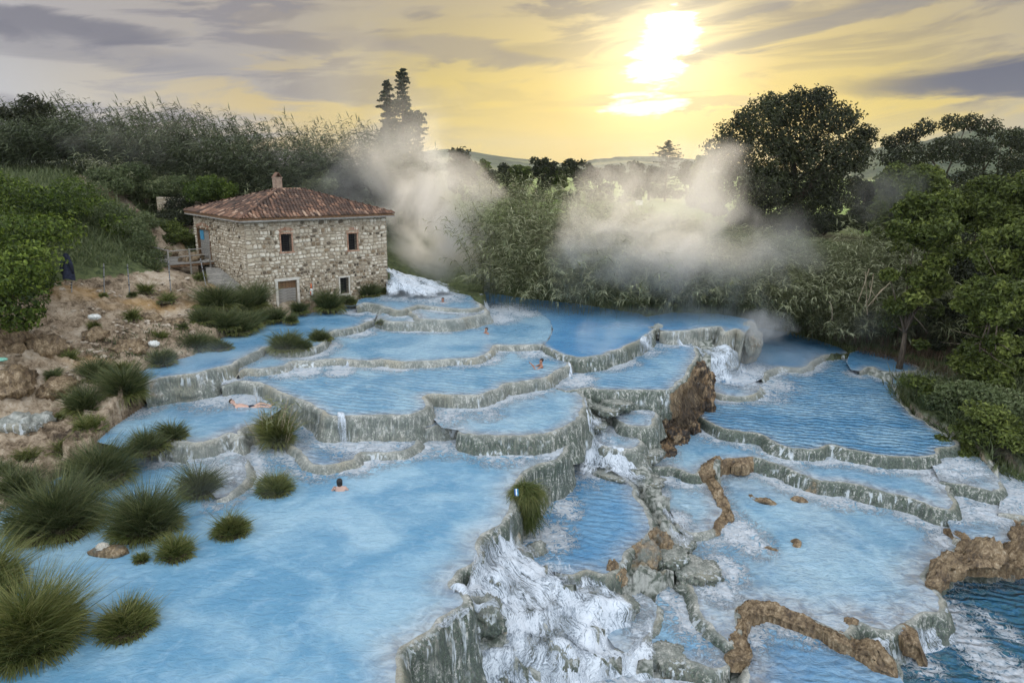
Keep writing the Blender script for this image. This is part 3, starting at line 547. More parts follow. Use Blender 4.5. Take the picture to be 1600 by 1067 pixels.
# skirts
for i, (k, p) in enumerate(POOLS.items()):
    r = p['rim']
    if len(r) < 3: continue
    n = len(r); d = np.gradient(r[:, :2], axis=0)
    ker = np.array([1, 2, 3, 2, 1.]); ker /= ker.sum()
    d = np.stack([np.convolve(np.pad(d[:, q], 2, mode='edge'), ker, 'valid') for q in (0, 1)], 1)
    tn = d/np.maximum(np.linalg.norm(d, axis=1), 1e-9)[:, None]; out = np.stack([tn[:, 1], -tn[:, 0]], 1)*p['sgn']
    sarc = np.concatenate([[0], np.cumsum(np.linalg.norm(np.diff(r[:, :2], axis=0), axis=1))])
    drop = p['drop']; rows = max(8, int(drop/0.075)); fl = p['flare']
    prof = [(-0.50, -0.36, .9), (-0.26, -0.15, 1), (-0.13, -0.045, 1), (-0.06, 0.006, 1), (-0.015, 0.026, 1), (0.03, 0.028, .9), (0.07, 0.010, .65), (0.11, -0.02, .4), (0.145, -0.06, .2)]
    for q in range(1, rows+1):
        t_ = q/rows; prof.append((0.155+0.03*math.sin(t_*3.14)+fl*t_**1.7, -0.06-(drop)*t_, max(0., .25-2.0*t_)))
    S = np.array([q[0] for q in prof])[:, None]; Z = np.array([q[1] for q in prof])[:, None]; Lp = np.array([q[2] for q in prof])[:, None]
    X0, Y0 = r[None, :, 0], r[None, :, 1]
    wall = np.clip((-Z-0.0)/0.15, 0, 1)
    wallmask = (S > 0.13)*wall
    flute = pnoise(sarc[None]*5.5, Z*0.5+i, i*3.0)*0.035+np.abs(pnoise(sarc[None]*2.2, Z*0.35, i*1.7))*0.13+pnoise(sarc[None]*1.1, Z*1.0, i)*0.10
    rough = fbm(X0*5, Y0*5, Z*5+i, 3)*0.022
    dryf = np.clip(p['dry']*1.2, 0, 1)
    S2 = S*np.ones((1, n))+wallmask*flute+wallmask*(np.clip(-Z/max(drop, .3), 0, 1)**1.3)*min(drop, 1.3)*(.55*np.abs(pnoise(sarc[None]*.45, 0.3, i*2.1))+.25*np.clip(pnoise(sarc[None]*1.3, Z*2.5, i*5.5), 0, 1))+rough*(1+2.5*dryf)*(S > -0.3)
    tap = np.clip(np.minimum(np.arange(n), np.arange(n)[::-1])/7.0, 0, 1)**.7
    S2 = S2*(.35+.65*tap[None]); Z = Z-(1-tap[None])*.09*(S > -.3)
    lipz = pnoise(sarc*1.7, i*2.0, 0.5)*0.02+pnoise(sarc*6, i*2.0, 0.9)*0.012+0.01
    Z2 = Z+(lipz*(S > -0.3)*(S < 0.14))+rough*0.8*(S > -0.25)
    V = np.stack([X0+out[None, :, 0]*S2, Y0+out[None, :, 1]*S2, r[None, :, 2]+Z2], -1).reshape(-1, 3)
    Fq = gridfaces(len(prof), n)
    if p['sgn'] > 0: Fq = Fq[:, ::-1]
    dr = p['dry']+0.25*np.clip(fbm(X0*.5, Y0*.5, 3.0, 2)-0.35, 0, 1)
    if k == 'sunlit':   # brown rock under the crest where the cliff stands
        u_, v_ = proj(r); dr = dr+np.clip((u_-1035)/15, 0, 1)[None]*np.clip((v_-555)/15, 0, 1)[None]*0.9*(Z < -0.12)
    if k == 'strip':
        u_, v_ = proj(r); dr = dr+(np.exp(-((u_-1120)/30)**2)+np.exp(-((u_-1165)/14)**2)+.5*np.exp(-((u_-1275)/14)**2))[None]*0.9
    if k == 'side':
        u_, v_ = proj(r); dr = dr+np.exp(-((u_-1595)/15)**2)[None]*0.8
    if k == 'tributary':
        u_, v_ = proj(r); dr = dr+(np.clip((u_-1108)/12, 0, 1))[None]*0.9
    if k == 'stream':
        u_, v_ = proj(r); dr = dr+np.clip((300-u_)/60, 0, 1)[None]*0.35
    o = obj('travertine_rim', V, Fq, M_TRAV, attrs={'lip': (Lp*np.ones((1, n))).ravel(), 'dry': (dr*np.ones((len(prof), 1))).ravel(), 'moss': np.full(V.shape[0], p['moss'])})
    tag(o, p['label'], kind='structure')

# polar grid about the foot of the viewpoint: fine near by, coarser away
def polar(th0, th1, nth, r0, r1, nr):
    th = np.linspace(th0, th1, nth); rr = r0*(r1/r0)**np.linspace(0, 1, nr)
    T, Rr = np.meshgrid(th, rr); return Rr*np.sin(T), Rr*np.cos(T)
XW, YW = polar(R(-50), R(50), 620, 7.0, 75.0, 420)
def water_sheet(k, p):
    poly = p['poly']; x0, y0 = poly[:, :2].min(0)-.3; x1, y1 = poly[:, :2].max(0)+.3
    box = (XW > x0) & (XW < x1) & (YW > y0) & (YW < y1)
    ins = np.zeros(XW.shape, bool); ins[box] = inpoly(XW[box], YW[box], poly)
    cell = ins[:-1, :-1] | ins[1:, :-1] | ins[:-1, 1:] | ins[1:, 1:]
    # outside corners slide back to lie under the rim: keep vertices that belong to a kept cell
    a, b = np.nonzero(cell); nc = XW.shape[1]
    quads = np.stack([a*nc+b, a*nc+b+1, (a+1)*nc+b+1, (a+1)*nc+b], 1)[:, ::-1]
    used, inv_ = np.unique(quads, return_inverse=True); Q = inv_.reshape(-1, 4)
    x, y = XW.ravel()[used].copy(), YW.ravel()[used].copy(); inside = ins.ravel()[used]
    drim = dist_poly(x, y, p['rim'][::2] if len(p['rim']) > 40 else p['rim'])
    dall = np.full(x.shape, 9.)
    # pull outside corners onto the outline
    bad = np.nonzero(~inside)[0]
    if len(bad):
        A = poly[:, :2]; Bp = np.roll(A, -1, axis=0); ab = Bp-A; l2 = (ab**2).sum(1)+1e-12
        for s in range(0, len(bad), 400):
            j = bad[s:s+400]; px = np.stack([x[j], y[j]], 1)[:, None]
            t = np.clip(((px-A)*ab).sum(2)/l2, 0, 1); q = A+t[..., None]*ab; dd = ((px-q)**2).sum(2); m_ = dd.argmin(1)
            x[j], y[j] = q[np.arange(len(j)), m_, 0], q[np.arange(len(j)), m_, 1]
        drim[bad] = 0
    shallow = np.clip(1-drim/p['sh_w'], 0, 1)**1.3*0.85+p['shallow']*(0.7+0.6*fbm(x*.25, y*.25, p['z'], 3))
    foam = np.zeros(x.shape)
    for k2, q in POOLS.items():
        dz_ = q['z']-p['z']
        if k2 == k or dz_ < 0.1 or dz_ > 2.2 or len(q['rim']) < 3: continue
        rb = q['rim']
        if rb[:, 0].max() < x0-1 or rb[:, 0].min() > x1+1 or rb[:, 1].max() < y0-1 or rb[:, 1].min() > y1+1: continue
        dd = dist_poly(x, y, rb[::3] if len(rb) > 30 else rb)
        pw = 0.55+0.9*pnoise(x*.45, y*.45, dz_)
        foam = np.maximum(foam, (.3 if k == 'teal' else .85)*q['foam']*np.clip(pw, .25, 1)*np.exp(-np.clip(dd-0.45, 0, 9)/(0.28+0.30*min(dz_, 1.2))))
    for (u_, v_, z_, rr, st) in SPOTS:
        if abs(z_-p['z']) < 0.06:
            c = at(u_, v_, z_); dd = np.hypot(x-c[0], (y-c[1])*0.8); foam = np.maximum(foam, st*np.exp(-(dd/rr)**2*1.3))
    if k == 'bottom': foam = np.maximum(foam, 0.75)
    if k == 'outer_run': foam = np.maximum(foam, 0.45)
    amp = 0.012*p['ripple']; zz = p['z']+amp*fbm(x*1.6, y*2.6, 0, 2)+0.03*np.clip(foam, 0, 1)*fbm(x*4, y*4, 0, 3)
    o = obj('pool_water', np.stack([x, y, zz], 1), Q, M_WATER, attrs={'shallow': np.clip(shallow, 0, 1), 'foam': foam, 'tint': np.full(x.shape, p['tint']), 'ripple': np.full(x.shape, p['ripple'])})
    tag(o, p['wl'], kind='structure')
for k, p in POOLS.items(): water_sheet(k, p)

# ------------------------------------------------------------------ the ground: one sheet to the horizon
CP = []
for u, v, z in [(0, 760, -.9), (60, 745, -1.0), (0, 700, -0.4), (100, 690, -.5), (170, 668, -.15), (60, 640, 0.25), (0, 620, .7), (120, 610, .55), (200, 610, .6), (100, 570, 1.25), (0, 570, 1.8), (180, 545, 1.4),
                (60, 520, 2.1), (0, 490, 3.0), (235, 562, .95), (260, 535, 1.3), (330, 535, .95), (400, 503, .95), (300, 505, 1.6), (200, 490, 2.3), (110, 462, 2.9), (190, 462, 2.8), (270, 450, 2.9), (340, 440, 2.8), (385, 470, 1.7), (310, 415, 2.75), (285, 425, 2.75), (255, 420, 3.1),
                (225, 412, 3.9), (200, 402, 4.4), (120, 425, 4.1), (60, 435, 4.1), (0, 440, 4.2), (290, 395, 3.2), (-150, 640, .5), (-200, 560, 2.4), (-150, 800, -.8), (-300, 900, -.8),
                (470, 492, .95), (560, 464, 1.35), (610, 455, 1.3), (690, 445, 1.35), (745, 450, 1.3), (780, 467, .8), (860, 475, .7), (960, 485, .7), (1060, 485, .75), (1150, 492, .7), (1215, 512, -1.3),
                (1250, 517, -1.65), (1322, 540, -1.65), (1430, 562, -1.6), (1540, 588, -1.6), (1600, 600, -1.7), (1425, 622, -1.9), (1475, 662, -2.05), (1560, 722, -2.4), (1620, 750, -2.5), (1500, 650, -1.5), (1570, 680, -1.7), (1750, 800, -2.4),
                (660, 1020, -2.6), (700, 1067, -3.2), (740, 960, -2.2), (755, 900, -1.75), (800, 880, -2.0), (810, 930, -2.35), (850, 930, -2.6), (940, 930, -2.85), (900, 1000, -3.2), (800, 1000, -2.9), (850, 1060, -3.55), (960, 1000, -3.35), (1000, 1050, -3.65), (1040, 870, -3.0), (1050, 900, -3.4),
                (1100, 890, -3.1), (1030, 800, -2.75), (1060, 850, -3.0), (925, 640, -.8), (920, 690, -1.6), (960, 690, -1.7), (930, 715, -2.3), (1000, 722, -2.6), (1150, 1067, -3.7), (1440, 1000, -3.6), (1430, 1067, -3.9), (1520, 880, -2.95), (1600, 870, -2.9),
                (1075, 600, -1.2), (1300, 500, -.9), (1450, 530, -.8)]:
    CP.append(at(u, v, z))
for u, Y, z in [(270, 50, 4.9), (230, 50, 6.3), (180, 51, 7.1), (150, 54, 8.1), (140, 57, 8.8), (60, 52, 8.3), (0, 50, 8.3), (60, 44, 6.4), (0, 42, 6.2), (-150, 45, 7), (-300, 55, 9.3), (0, 60, 9.4), (100, 60, 9.4), (200, 61, 8.9), (300, 61, 8.0), (400, 62, 7.0),
                (500, 62, 6.0), (600, 66, 5.0), (680, 72, 4.6), (0, 80, 8.8), (300, 90, 7.0), (600, 110, 5.2), (290, 53, 4.2), (340, 56, 5.2), (420, 57, 5.0), (500, 58, 4.5), (570, 58, 4.2), (640, 58, 3.6), (600, 53, 3.0), (640, 52, 2.0),
                (720, 56, 3.2), (780, 56, 3.4), (900, 56, 3.3), (1050, 55, 3.2), (1200, 55, 2.6), (1350, 52, 1.2), (1500, 48, .8), (1600, 46, .8), (1750, 42, .6), (1600, 60, 2.5), (800, 78, 5.2), (1000, 80, 5.3), (1200, 80, 4.8), (1400, 75, 4.2), (1650, 75, 4.0),
                (900, 120, 5.2), (1200, 120, 5.0)]:
    CP.append(W(u, Y, z))
for a in range(-70, 71, 14):
    for rr, z in ((300, 5.0), (900, 5.0), (4500, 3.0)):
        CP.append(np.array([rr*math.sin(R(a)), rr*math.cos(R(a)), z]))
for a, z in ((-70, 4), (-40, -1), (0, -4.5), (40, -4), (70, -3)): CP.append(np.array([6*math.sin(R(a)), 6*math.cos(R(a)), z]))
CP = np.array(CP)
def _rbf(CP):
    n = len(CP); D = np.hypot(CP[:, None, 0]-CP[None, :, 0], CP[:, None, 1]-CP[None, :, 1])
    A = np.zeros((n+1, n+1)); A[:n, :n] = D-np.eye(n)*0.4; A[n, :n] = 1; A[:n, n] = 1
    return np.linalg.solve(A, np.concatenate([CP[:, 2], [0]]))
RW = _rbf(CP)
def base_h(x, y):
    x, y = np.asarray(x, float), np.asarray(y, float); h = np.full(x.shape, RW[-1])
    for i in range(len(CP)): h = h+RW[i]*np.hypot(x-CP[i, 0], y-CP[i, 1])
    return h
def ground_h(x, y, detail=True):
    x, y = np.atleast_1d(np.asarray(x, float)), np.atleast_1d(np.asarray(y, float)); h = base_h(x, y)
    if detail:
        r_ = np.hypot(x, y); k = np.clip(1.3-r_/70, 0.12, 1)
        h = h+k*(0.26*fbm(x*.35, y*.35, 0, 3)+0.27*fbm(x*1.1, y*1.5, 4, 4, .55, ridged=True)*(.35+.65*(x < -5))-0.10)
        h = h+np.clip(1.0-np.abs(h+3.2)/2.0, 0, 1)*0.25*fbm(x*1.1, y*1.1, 9, 3, ridged=True)*(y < 34)
    for p in POOLS.values():
        poly = p['poly']; mn, mx = poly[:, :2].min(0)-1.2, poly[:, :2].max(0)+1.2
        b = (x > mn[0]) & (x < mx[0]) & (y > mn[1]) & (y < mx[1])
        if not b.any(): continue
        xs, ys = x[b], y[b]; ins = inpoly(xs, ys, poly); lim = p['z']-0.28
        near = ins
        hb = h[b]; hb[near] = np.minimum(hb[near], lim)
        # the bed keeps clear of the inside of the rim
        if len(p['rim']) > 3 and not ins.all():
            o_ = ~ins; dd = dist_poly(xs[o_], ys[o_], p['rim'][::4]); q = hb[o_]
            m_ = dd < 0.45; q[m_] = np.minimum(q[m_], p['z']-0.22-0.4*dd[m_]); hb[o_] = q
        h[b] = hb
    # shores: the bank stands a little above the water along the closed sides of each pool
    inside_any = np.zeros(x.shape, bool)
    for p in POOLS.values(): 
        mn, mx = p['poly'][:, :2].min(0), p['poly'][:, :2].max(0); b = (x > mn[0]) & (x < mx[0]) & (y > mn[1]) & (y < mx[1])
        if b.any(): inside_any[b] |= inpoly(x[b], y[b], p['poly'])
    for k in ('lower', 'stream', 'bather', 'front', 'misty', 'rippled', 'far_ledge', 'far_run', 'blue', 'upper', 'step', 'outer_run', 'outer_step'):
        p = POOLS[k]; nb = len(p['rim']); bk = np.vstack([p['rim'][-1:], p['poly'][nb:], p['rim'][:1]]); bk = bk[(bk[:, 1] > 14)] if k == 'front' else bk
        b = ~inside_any & (x > bk[:, 0].min()-2) & (x < bk[:, 0].max()+2) & (y > bk[:, 1].min()-2) & (y < bk[:, 1].max()+2)
        if not b.any(): continue
        dd = dist_poly(x[b], y[b], bk); hb = h[b]; m_ = dd < 1.1; 
        rimd = dist_poly(x[b][m_], y[b][m_], p['rim'][::4]) if m_.any() else 0
        tgt = p['z']+.05+.10*dd[m_]+.06*pnoise(x[b][m_]*2, y[b][m_]*2); hb[m_] = np.where(rimd > .7, np.maximum(hb[m_], tgt), hb[m_]); h[b] = hb
    return h
XG, YG = polar(R(-62), R(62), 720, 6.0, 78.0, 470)
X2, Y2 = polar(R(-62), R(62), 720, 80.0, 6000.0, 60)
XG = np.vstack([XG, X2]); YG = np.vstack([YG, Y2])
HG = ground_h(XG.ravel(), YG.ravel()).reshape(XG.shape)
uG, vG = proj(np.stack([XG.ravel(), YG.ravel(), HG.ravel()], 1)); uG = uG.reshape(XG.shape); vG = vG.reshape(XG.shape)
# what grows where: sandy bank and trodden path against turf, wet travertine in the cascades, bright meadow far off
def zone_masks(x, y, h, u, v):
    left = (u < 640)
    path = np.array([(140, 272), (150, 285), (168, 315), (195, 328), (225, 345), (250, 368), (270, 385), (290, 400), (300, 415)], float)
    PP = np.array([W(a, 57-(i/8)*11, 8.8-i*.62) for i, (a, b) in enumerate(path)])
    dpath = dist_poly(x, y, PP)
    grass = np.where(left & (h > 4.0), 1.0, 0.0)
    grass = np.where((u > 560) & left & (h > 1.5), 1.0, grass); grass = np.where((u <= 560) & (h > 3.4) & (h <= 4.0) & left, (h-3.4)/0.6, grass)
    grass = grass*np.clip((dpath-0.7)/0.9, 0, 1)
    grass = np.where(~left & (y > 44), 1.0, grass)
    rb = (u > 1395) & (y > 24) & (h > -2.3); grass = np.where(rb, 0.8, grass)
    trav = np.where((x > -6) & (y < 44) & (h < 0.6) & ~rb, 1.0, 0.0)
    mead = np.clip((y-70)/6, 0, 1)*np.clip((u-700)/60, 0, 1)
    return grass, trav, mead, dpath
gG, tG, mG, dG = zone_masks(XG, YG, HG, uG, vG)
HG = HG-0.12*np.exp(-(dG/0.7)**2)
g_o = obj('ground', np.stack([XG.ravel(), YG.ravel(), HG.ravel()], 1), gridfaces(*XG.shape)[:, ::-1], M_GROUND, attrs={'grass': gG.ravel(), 'trav': tG.ravel(), 'meadow': mG.ravel()})
tag(g_o, 'sandy tuff bank, turfed hillside and travertine bed reaching to the plain', kind='structure')
def gz(x, y):
    return float(ground_h(np.array([x]), np.array([y]))[0])
def onground(u, v, z0=1.0):
    """the ground point seen at column u, row v"""
    z = z0
    for _ in range(14):
        p = at(u, v, z); z2 = float(base_h(p[0], p[1])); z = z*0.5+z2*0.5
    p = at(u, v, z); return np.array([p[0], p[1], gz(p[0], p[1])])
# ------------------------------------------------------------------ hills on the horizon
def make_hill():
    m_, t = mat('far_hill'); P = pos(t)
    n = t.noise(P, 0.012, 6, 0.7); n2 = t.noise(P, 0.0035, 3, 0.5)
    c = t.mix(t.mapr(n, 0.4, 0.6), (0.03, 0.045, 0.025), (0.08, 0.10, 0.05)); c = t.mix(t.mapr(n2, 0.56, 0.62), c, (0.17, 0.17, 0.08))
    finish(t, c, 0.9, n, 1.0, 12.0, 0.1); return m_
M_HILL = make_hill()
def hill(label, Y, prof, depth=900.0):
    us = np.arange(prof[0][0], prof[-1][0]+1, 5.0); vs = np.interp(us, [q[0] for q in prof], [q[1] for q in prof])
    crest = np.array([atd(u, v, Y) for u, v in zip(us, vs)]); rows = []
    for t_ in np.linspace(-1, 1, 15):
        k = (1-abs(t_))**0.8; row = crest.copy(); row[:, 1] += t_*depth; row[:, 0] *= (Y+t_*depth)/Y
        row[:, 2] = -20+(crest[:, 2]+20)*k+(12*fbm(row[:, 0]/160, row[:, 1]/160, 1, 4)*k*(1-k*0.75))+2.2*pnoise(row[:, 0]/11, row[:, 1]/30)*k
        rows.append(row)
    V = np.concatenate(rows)
    tag(obj('hill', V, gridfaces(15, len(us))[:, ::-1], M_HILL), label, kind='structure')
hill('long wooded ridge on the horizon below the sun', 2400, [(560, 262), (620, 245), (670, 236), (700, 233), (730, 236), (760, 241), (800, 247), (850, 252), (895, 258), (950, 262), (1010, 268)])
hill('lower wooded hill right of the gap below the sun', 1900, [(820, 276), (870, 262), (900, 255), (930, 249), (965, 246), (1000, 244), (1040, 245), (1075, 248), (1110, 252), (1180, 262), (1300, 275)])
hill('green hillside with fields between the two big trees', 1300, [(1250, 282), (1310, 262), (1345, 243), (1375, 229), (1420, 224), (1470, 214), (1520, 200), (1560, 205), (1600, 201), (1700, 212), (1800, 240)], 500)
hill('blue hilltop at the far left edge', 2000, [(-300, 200), (-150, 190), (-60, 186), (-20, 193), (0, 203), (20, 214), (60, 232), (150, 262)], 700)

# ------------------------------------------------------------------ the stone house
PH = R(44); HX = np.array([math.cos(PH), math.sin(PH), 0]); HY = np.array([-math.sin(PH), math.cos(PH), 0])
H0 = at(392, 492, 1.0); HL, HS, HH = 10.1, 8.3, 5.85
house = empty('stone_house', tuple(H0), PH)
tag(house, 'old two-storey stone mill house with a hipped terracotta roof', 'house')
def to_local(p): q = np.asarray(p)-H0; return np.array([q@HX, q@HY, q[2]])
def to_world(x, y, z): return H0+HX*x+HY*y+np.array([0, 0, z])
def wallhit(u, v, side=False):
    d = ray(u, v); n = HX if side else HY; o = np.array([0, 0, CZ]); t_ = ((H0-o)@n)/(d@n)
    q = to_local(o+d*t_); return (q[1] if side else q[0]), q[2]
def make_stone():
    m_, t = mat('wall_stone'); tn = t.attr('tone'); P = pos(t)
    n = t.noise(P, 7.0, 5, 0.65, 0.2); n2 = t.noise(P, 0.7, 4, 0.6)
    c = t.ramp(tn, [(0.0, (0.06, 0.048, 0.035)), (0.12, (0.14, 0.11, 0.08)), (0.25, (0.28, 0.20, 0.12)), (0.4, (0.38, 0.31, 0.22)), (0.65, (0.56, 0.48, 0.36)), (1.0, (0.82, 0.75, 0.62))])
    c = t.mix(t.mapr(n, 0.35, 0.62, 0.35, 0.0), c, (0.16, 0.13, 0.09))
    c = t.mix(t.mapr(n2, 0.5, 0.66, 0.0, 0.55), c, (0.19, 0.14, 0.08))
    finish(t, c, 0.9, n, 0.8, 0.03, 0.2); return m_
M_STONE = make_stone()
M_MORTAR = make_plain('lime_mortar', (0.22, 0.175, 0.12), (0.47, 0.40, 0.30), 7, 0.95, 0.9)
M_BRICK = make_plain('old_brick', (0.30, 0.15, 0.09), (0.48, 0.32, 0.22), 6, 0.9)
M_LIME = make_plain('pale_lintel_stone', (0.46, 0.42, 0.35), (0.66, 0.62, 0.54), 4, 0.85)
M_IRON = make_plain('dark_iron', (0.02, 0.02, 0.022), (0.05, 0.045, 0.04), 8, 0.6, 0.3, metal=0.5)
M_VOID = make_plain('dark_room', (0.008, 0.008, 0.009), (0.014, 0.013, 0.012), 2, 0.9)
M_WOODG = make_plain('grey_weathered_wood', (0.17, 0.155, 0.135), (0.36, 0.34, 0.30), 3, 0.85, 0.6, (1, 1, 8))
M_WOODB = make_plain('brown_wood', (0.10, 0.055, 0.03), (0.24, 0.14, 0.07), 3, 0.8, 0.6, (8, 8, 1))
M_GALV = make_plain('galvanised_steel', (0.30, 0.31, 0.32), (0.45, 0.46, 0.47), 8, 0.45, 0.2, metal=0.8)
def make_tile():
    m_, t = mat('terracotta_tile'); tn = t.attr('tone'); n = t.noise(pos(t), 2.2, 5, 0.65)
    c = t.ramp(tn, [(0.0, (0.04, 0.028, 0.024)), (0.35, (0.075, 0.048, 0.036)), (0.6, (0.14, 0.08, 0.056)), (0.85, (0.29, 0.16, 0.10)), (1.0, (0.44, 0.30, 0.21))])
    c = t.mix(t.mapr(n, 0.45, 0.65, 0, 0.65), c, (0.10, 0.075, 0.06))
    finish(t, c, 0.85, t.noise(pos(t), 18, 4, 0.6), 0.5, 0.02, 0.25); return m_
M_TILE = make_tile()

(wa0, wz1), (wa1, wz0) = wallhit(438, 366), wallhit(456.5, 394)
(wb0, wy1), (wb1, wy0) = wallhit(543.5, 365.3), wallhit(558.3, 393.3)
(wc0, wx1), (wc1, wx0) = wallhit(530.8, 434.3), wallhit(545.4, 458)
(d0, dz1), (d1, dz0) = wallhit(433.3, 440), wallhit(466, 486)
wz0 = wz1-1.12; wy0 = wy1-1.12; dz0 = 0.02
(e1, ez0), (e0, ez1) = wallhit(327, 405, True), wallhit(326.5, 359, True)
es, _ = wallhit(310, 370, True); e0, e1 = min(e0, e1), es; ez0 = ez0; ez1 = ez0+1.95
print('HOUSE', wa0, wa1, wz0, wz1, 'b', wb0, wb1, wy0, wy1, 'c', wc0, wc1, wx0, wx1, 'd', d0, d1, dz0, dz1, 'side', e0, e1, ez0, ez1)
FRONT_OPEN = [(wa0, wa1, wz0, wz1), (wb0, wb1, wy0, wy1), (wc0, wc1, wx0, wx1), (d0, d1, -1, dz1)]
SIDE_OPEN = [(e0, e1, ez0, ez1)]
def wall_panel(length, height, opens, place, depth=0.5):
    """wall with real openings: a grid of boxes around the holes, faces on both sides"""
    xs = sorted({0.0, length, *[q for o in opens for q in o[:2]]}); zs = sorted({-1.2, height, *[max(q, -1.2) for o in opens for q in o[2:]]})
    V, Fc = [], []
    for a in range(len(xs)-1):
        for b in range(len(zs)-1):
            cx, cz = (xs[a]+xs[a+1])/2, (zs[b]+zs[b+1])/2
            if any(o[0] < cx < o[1] and o[2] < cz < o[3] for o in opens): continue
            for s, q in ((0, 0.0), (1, depth)):
                i = len(V); V += [place(xs[a], q, zs[b]), place(xs[a+1], q, zs[b]), place(xs[a+1], q, zs[b+1]), place(xs[a], q, zs[b+1])]
                Fc.append((i, i+1, i+2, i+3) if s == 0 else (i+3, i+2, i+1, i))
    for x0, x1, z0, z1 in opens:
        z0 = max(z0, -1.2)
        for (pa, pb) in (((x0, z0), (x0, z1)), ((x1, z1), (x1, z0)), ((x0, z1), (x1, z1)), ((x1, z0), (x0, z0))):
            i = len(V); V += [place(pa[0], 0, pa[1]), place(pb[0], 0, pb[1]), place(pb[0], depth, pb[1]), place(pa[0], depth, pa[1])]; Fc.append((i, i+1, i+2, i+3))
    return V, Fc
fpl = lambda x, q, z: (x, q, z)               # front wall: along x, into the house = +y
spl = lambda s, q, z: (q, s, z)               # left wall: along y, into the house = +x
V, Fc = wall_panel(HL, HH, FRONT_OPEN, fpl); fw = MB(); fw.add(V, Fc); fwall = fw.build('wall', M_MORTAR, house)
V, Fc = wall_panel(HS, HH, SIDE_OPEN, spl); sw = MB(); sw.add(V, Fc); swall = sw.build('wall', M_MORTAR, house)
bk = MB(); bk.box((HL-0.25, HS/2+.25, (HH-1.2)/2), (0.5, HS-0.5, HH+1.2)); bk.build('wall', M_MORTAR, house)
bk = MB(); bk.box((HL/2, HS-0.25, (HH-1.2)/2-.003), (HL-1.002, 0.5, HH+1.19)); bk.build('wall', M_MORTAR, house)
rm = MB(); rm.box((HL/2, HS/2, (HH-1.2)/2), (HL-1.2, HS-1.2, HH+1.0)); rm.build('dark_interior', M_VOID, house)

rs = random.Random(5)
def rubble(length, height, opens, place, small=False, quoins=(), sd=1):
    """courses of uneven stones, each a bevelled slab standing proud of the mortar"""
    rr = random.Random(sd); z = -0.9; out = []
    while z < height-0.06:
        hh = rr.choice([.11, .15, .2, .26, .3])*(0.72 if small else 1)*(0.75 if z < 2.6 else 1.0)
        if z+hh > height: hh = height-z
        x = -0.0+rr.uniform(0, .05)
        while x < length:
            wd = rr.uniform(.10, .42)*(0.75 if small else 1)*(0.78 if z < 2.6 else 1.0)
            if x < .05 or x+wd > length-.25: wd = rr.uniform(.35, .5)
            x1 = min(x+wd, length); cx, cz = (x+x1)/2, z+hh/2
            if x1-x > .05 and not any(o[0]-.10 < cx < o[1]+.10 and o[2]-.06 < cz < o[3]+.12 or (o[0]-.04 < x1 and x < o[1]+.04 and o[2] < cz < o[3]+.06) for o in opens):
                g = rr.uniform(.010, .028); X0, X1, Z0, Z1 = x+g, x1-g, z+g*rr.uniform(.5, 1.5), z+hh-g*rr.uniform(.5, 1.5)
                c_ = rr.uniform(.15, .34); a, b = (X1-X0)*c_, (Z1-Z0)*c_
                j = lambda: rr.uniform(-.3, .3)*min(X1-X0, Z1-Z0)*.5
                ring = [(X0+a+j(), Z0), (X1-a+j(), Z0+abs(j())*.5), (X1, Z0+b+j()), (X1-abs(j())*.5, Z1-b+j()), (X1-a+j(), Z1), (X0+a+j(), Z1-abs(j())*.5), (X0, Z1-b+j()), (X0+abs(j())*.5, Z0+b+j())]
                mx, mz = cx, cz; pr = rr.uniform(.025, .075)
                inn = [(mx+(p-mx)*.76, mz+(q-mz)*.72) for p, q in ring]
                wv = lambda a_, b_: b_+.09*float(pnoise(a_*.75+sd, b_*.5))*min(1, (height-b_)/.3, max(0, b_+.9)/.3)+.03*float(pnoise(a_*2.7, b_*2.))*min(1, (height-b_)/.3)
                V = [place(p, .01, wv(p, q)) for p, q in ring]+[place(p, -pr*rr.uniform(.8, 1.1), wv(p, q)) for p, q in inn]
                # pale blocks above, darker and browner pebbles in patches and low on the right
                dk = pnoise(cx*.55+sd, cz*.7)+(.35 if (z < 2.4 and x > 3.2) else 0)
                t_ = rr.choice([.5, .62, .7, .8, .9, .95]) if rr.random() > .22+.42*float(dk) else rr.choice([0.02, .1, .2, .28, .38, .45])
                if x < .6: t_ = max(t_, .6)
                out.append(((X1-X0)*(Z1-Z0), V, t_))
            x = x1
        z += hh
    return out
OCT = [(8, 9, 10, 11, 12, 13, 14, 15)]+[(i, (i+1) % 8, 8+(i+1) % 8, 8+i) for i in range(8)]
def build_stones(lst, parent, nsep):
    lst.sort(key=lambda q: -q[0])
    for ar, V, t_ in lst[:nsep]:
        c = np.mean(V, 0); m_ = MB(); m_.add(np.array(V)-c, OCT, t_); o = m_.build('stone', M_STONE, parent); o.location = tuple(c)
    rest = MB()
    for ar, V, t_ in lst[nsep:]: rest.add(V, OCT, t_)
    o = rest.build('small_stones', M_STONE, parent); o['kind'] = 'stuff'
build_stones(rubble(HL, HH-.02, FRONT_OPEN, fpl, sd=3), fwall, 300)
build_stones(rubble(HS, HH-.02, SIDE_OPEN, spl, small=True, sd=8), swall, 120)

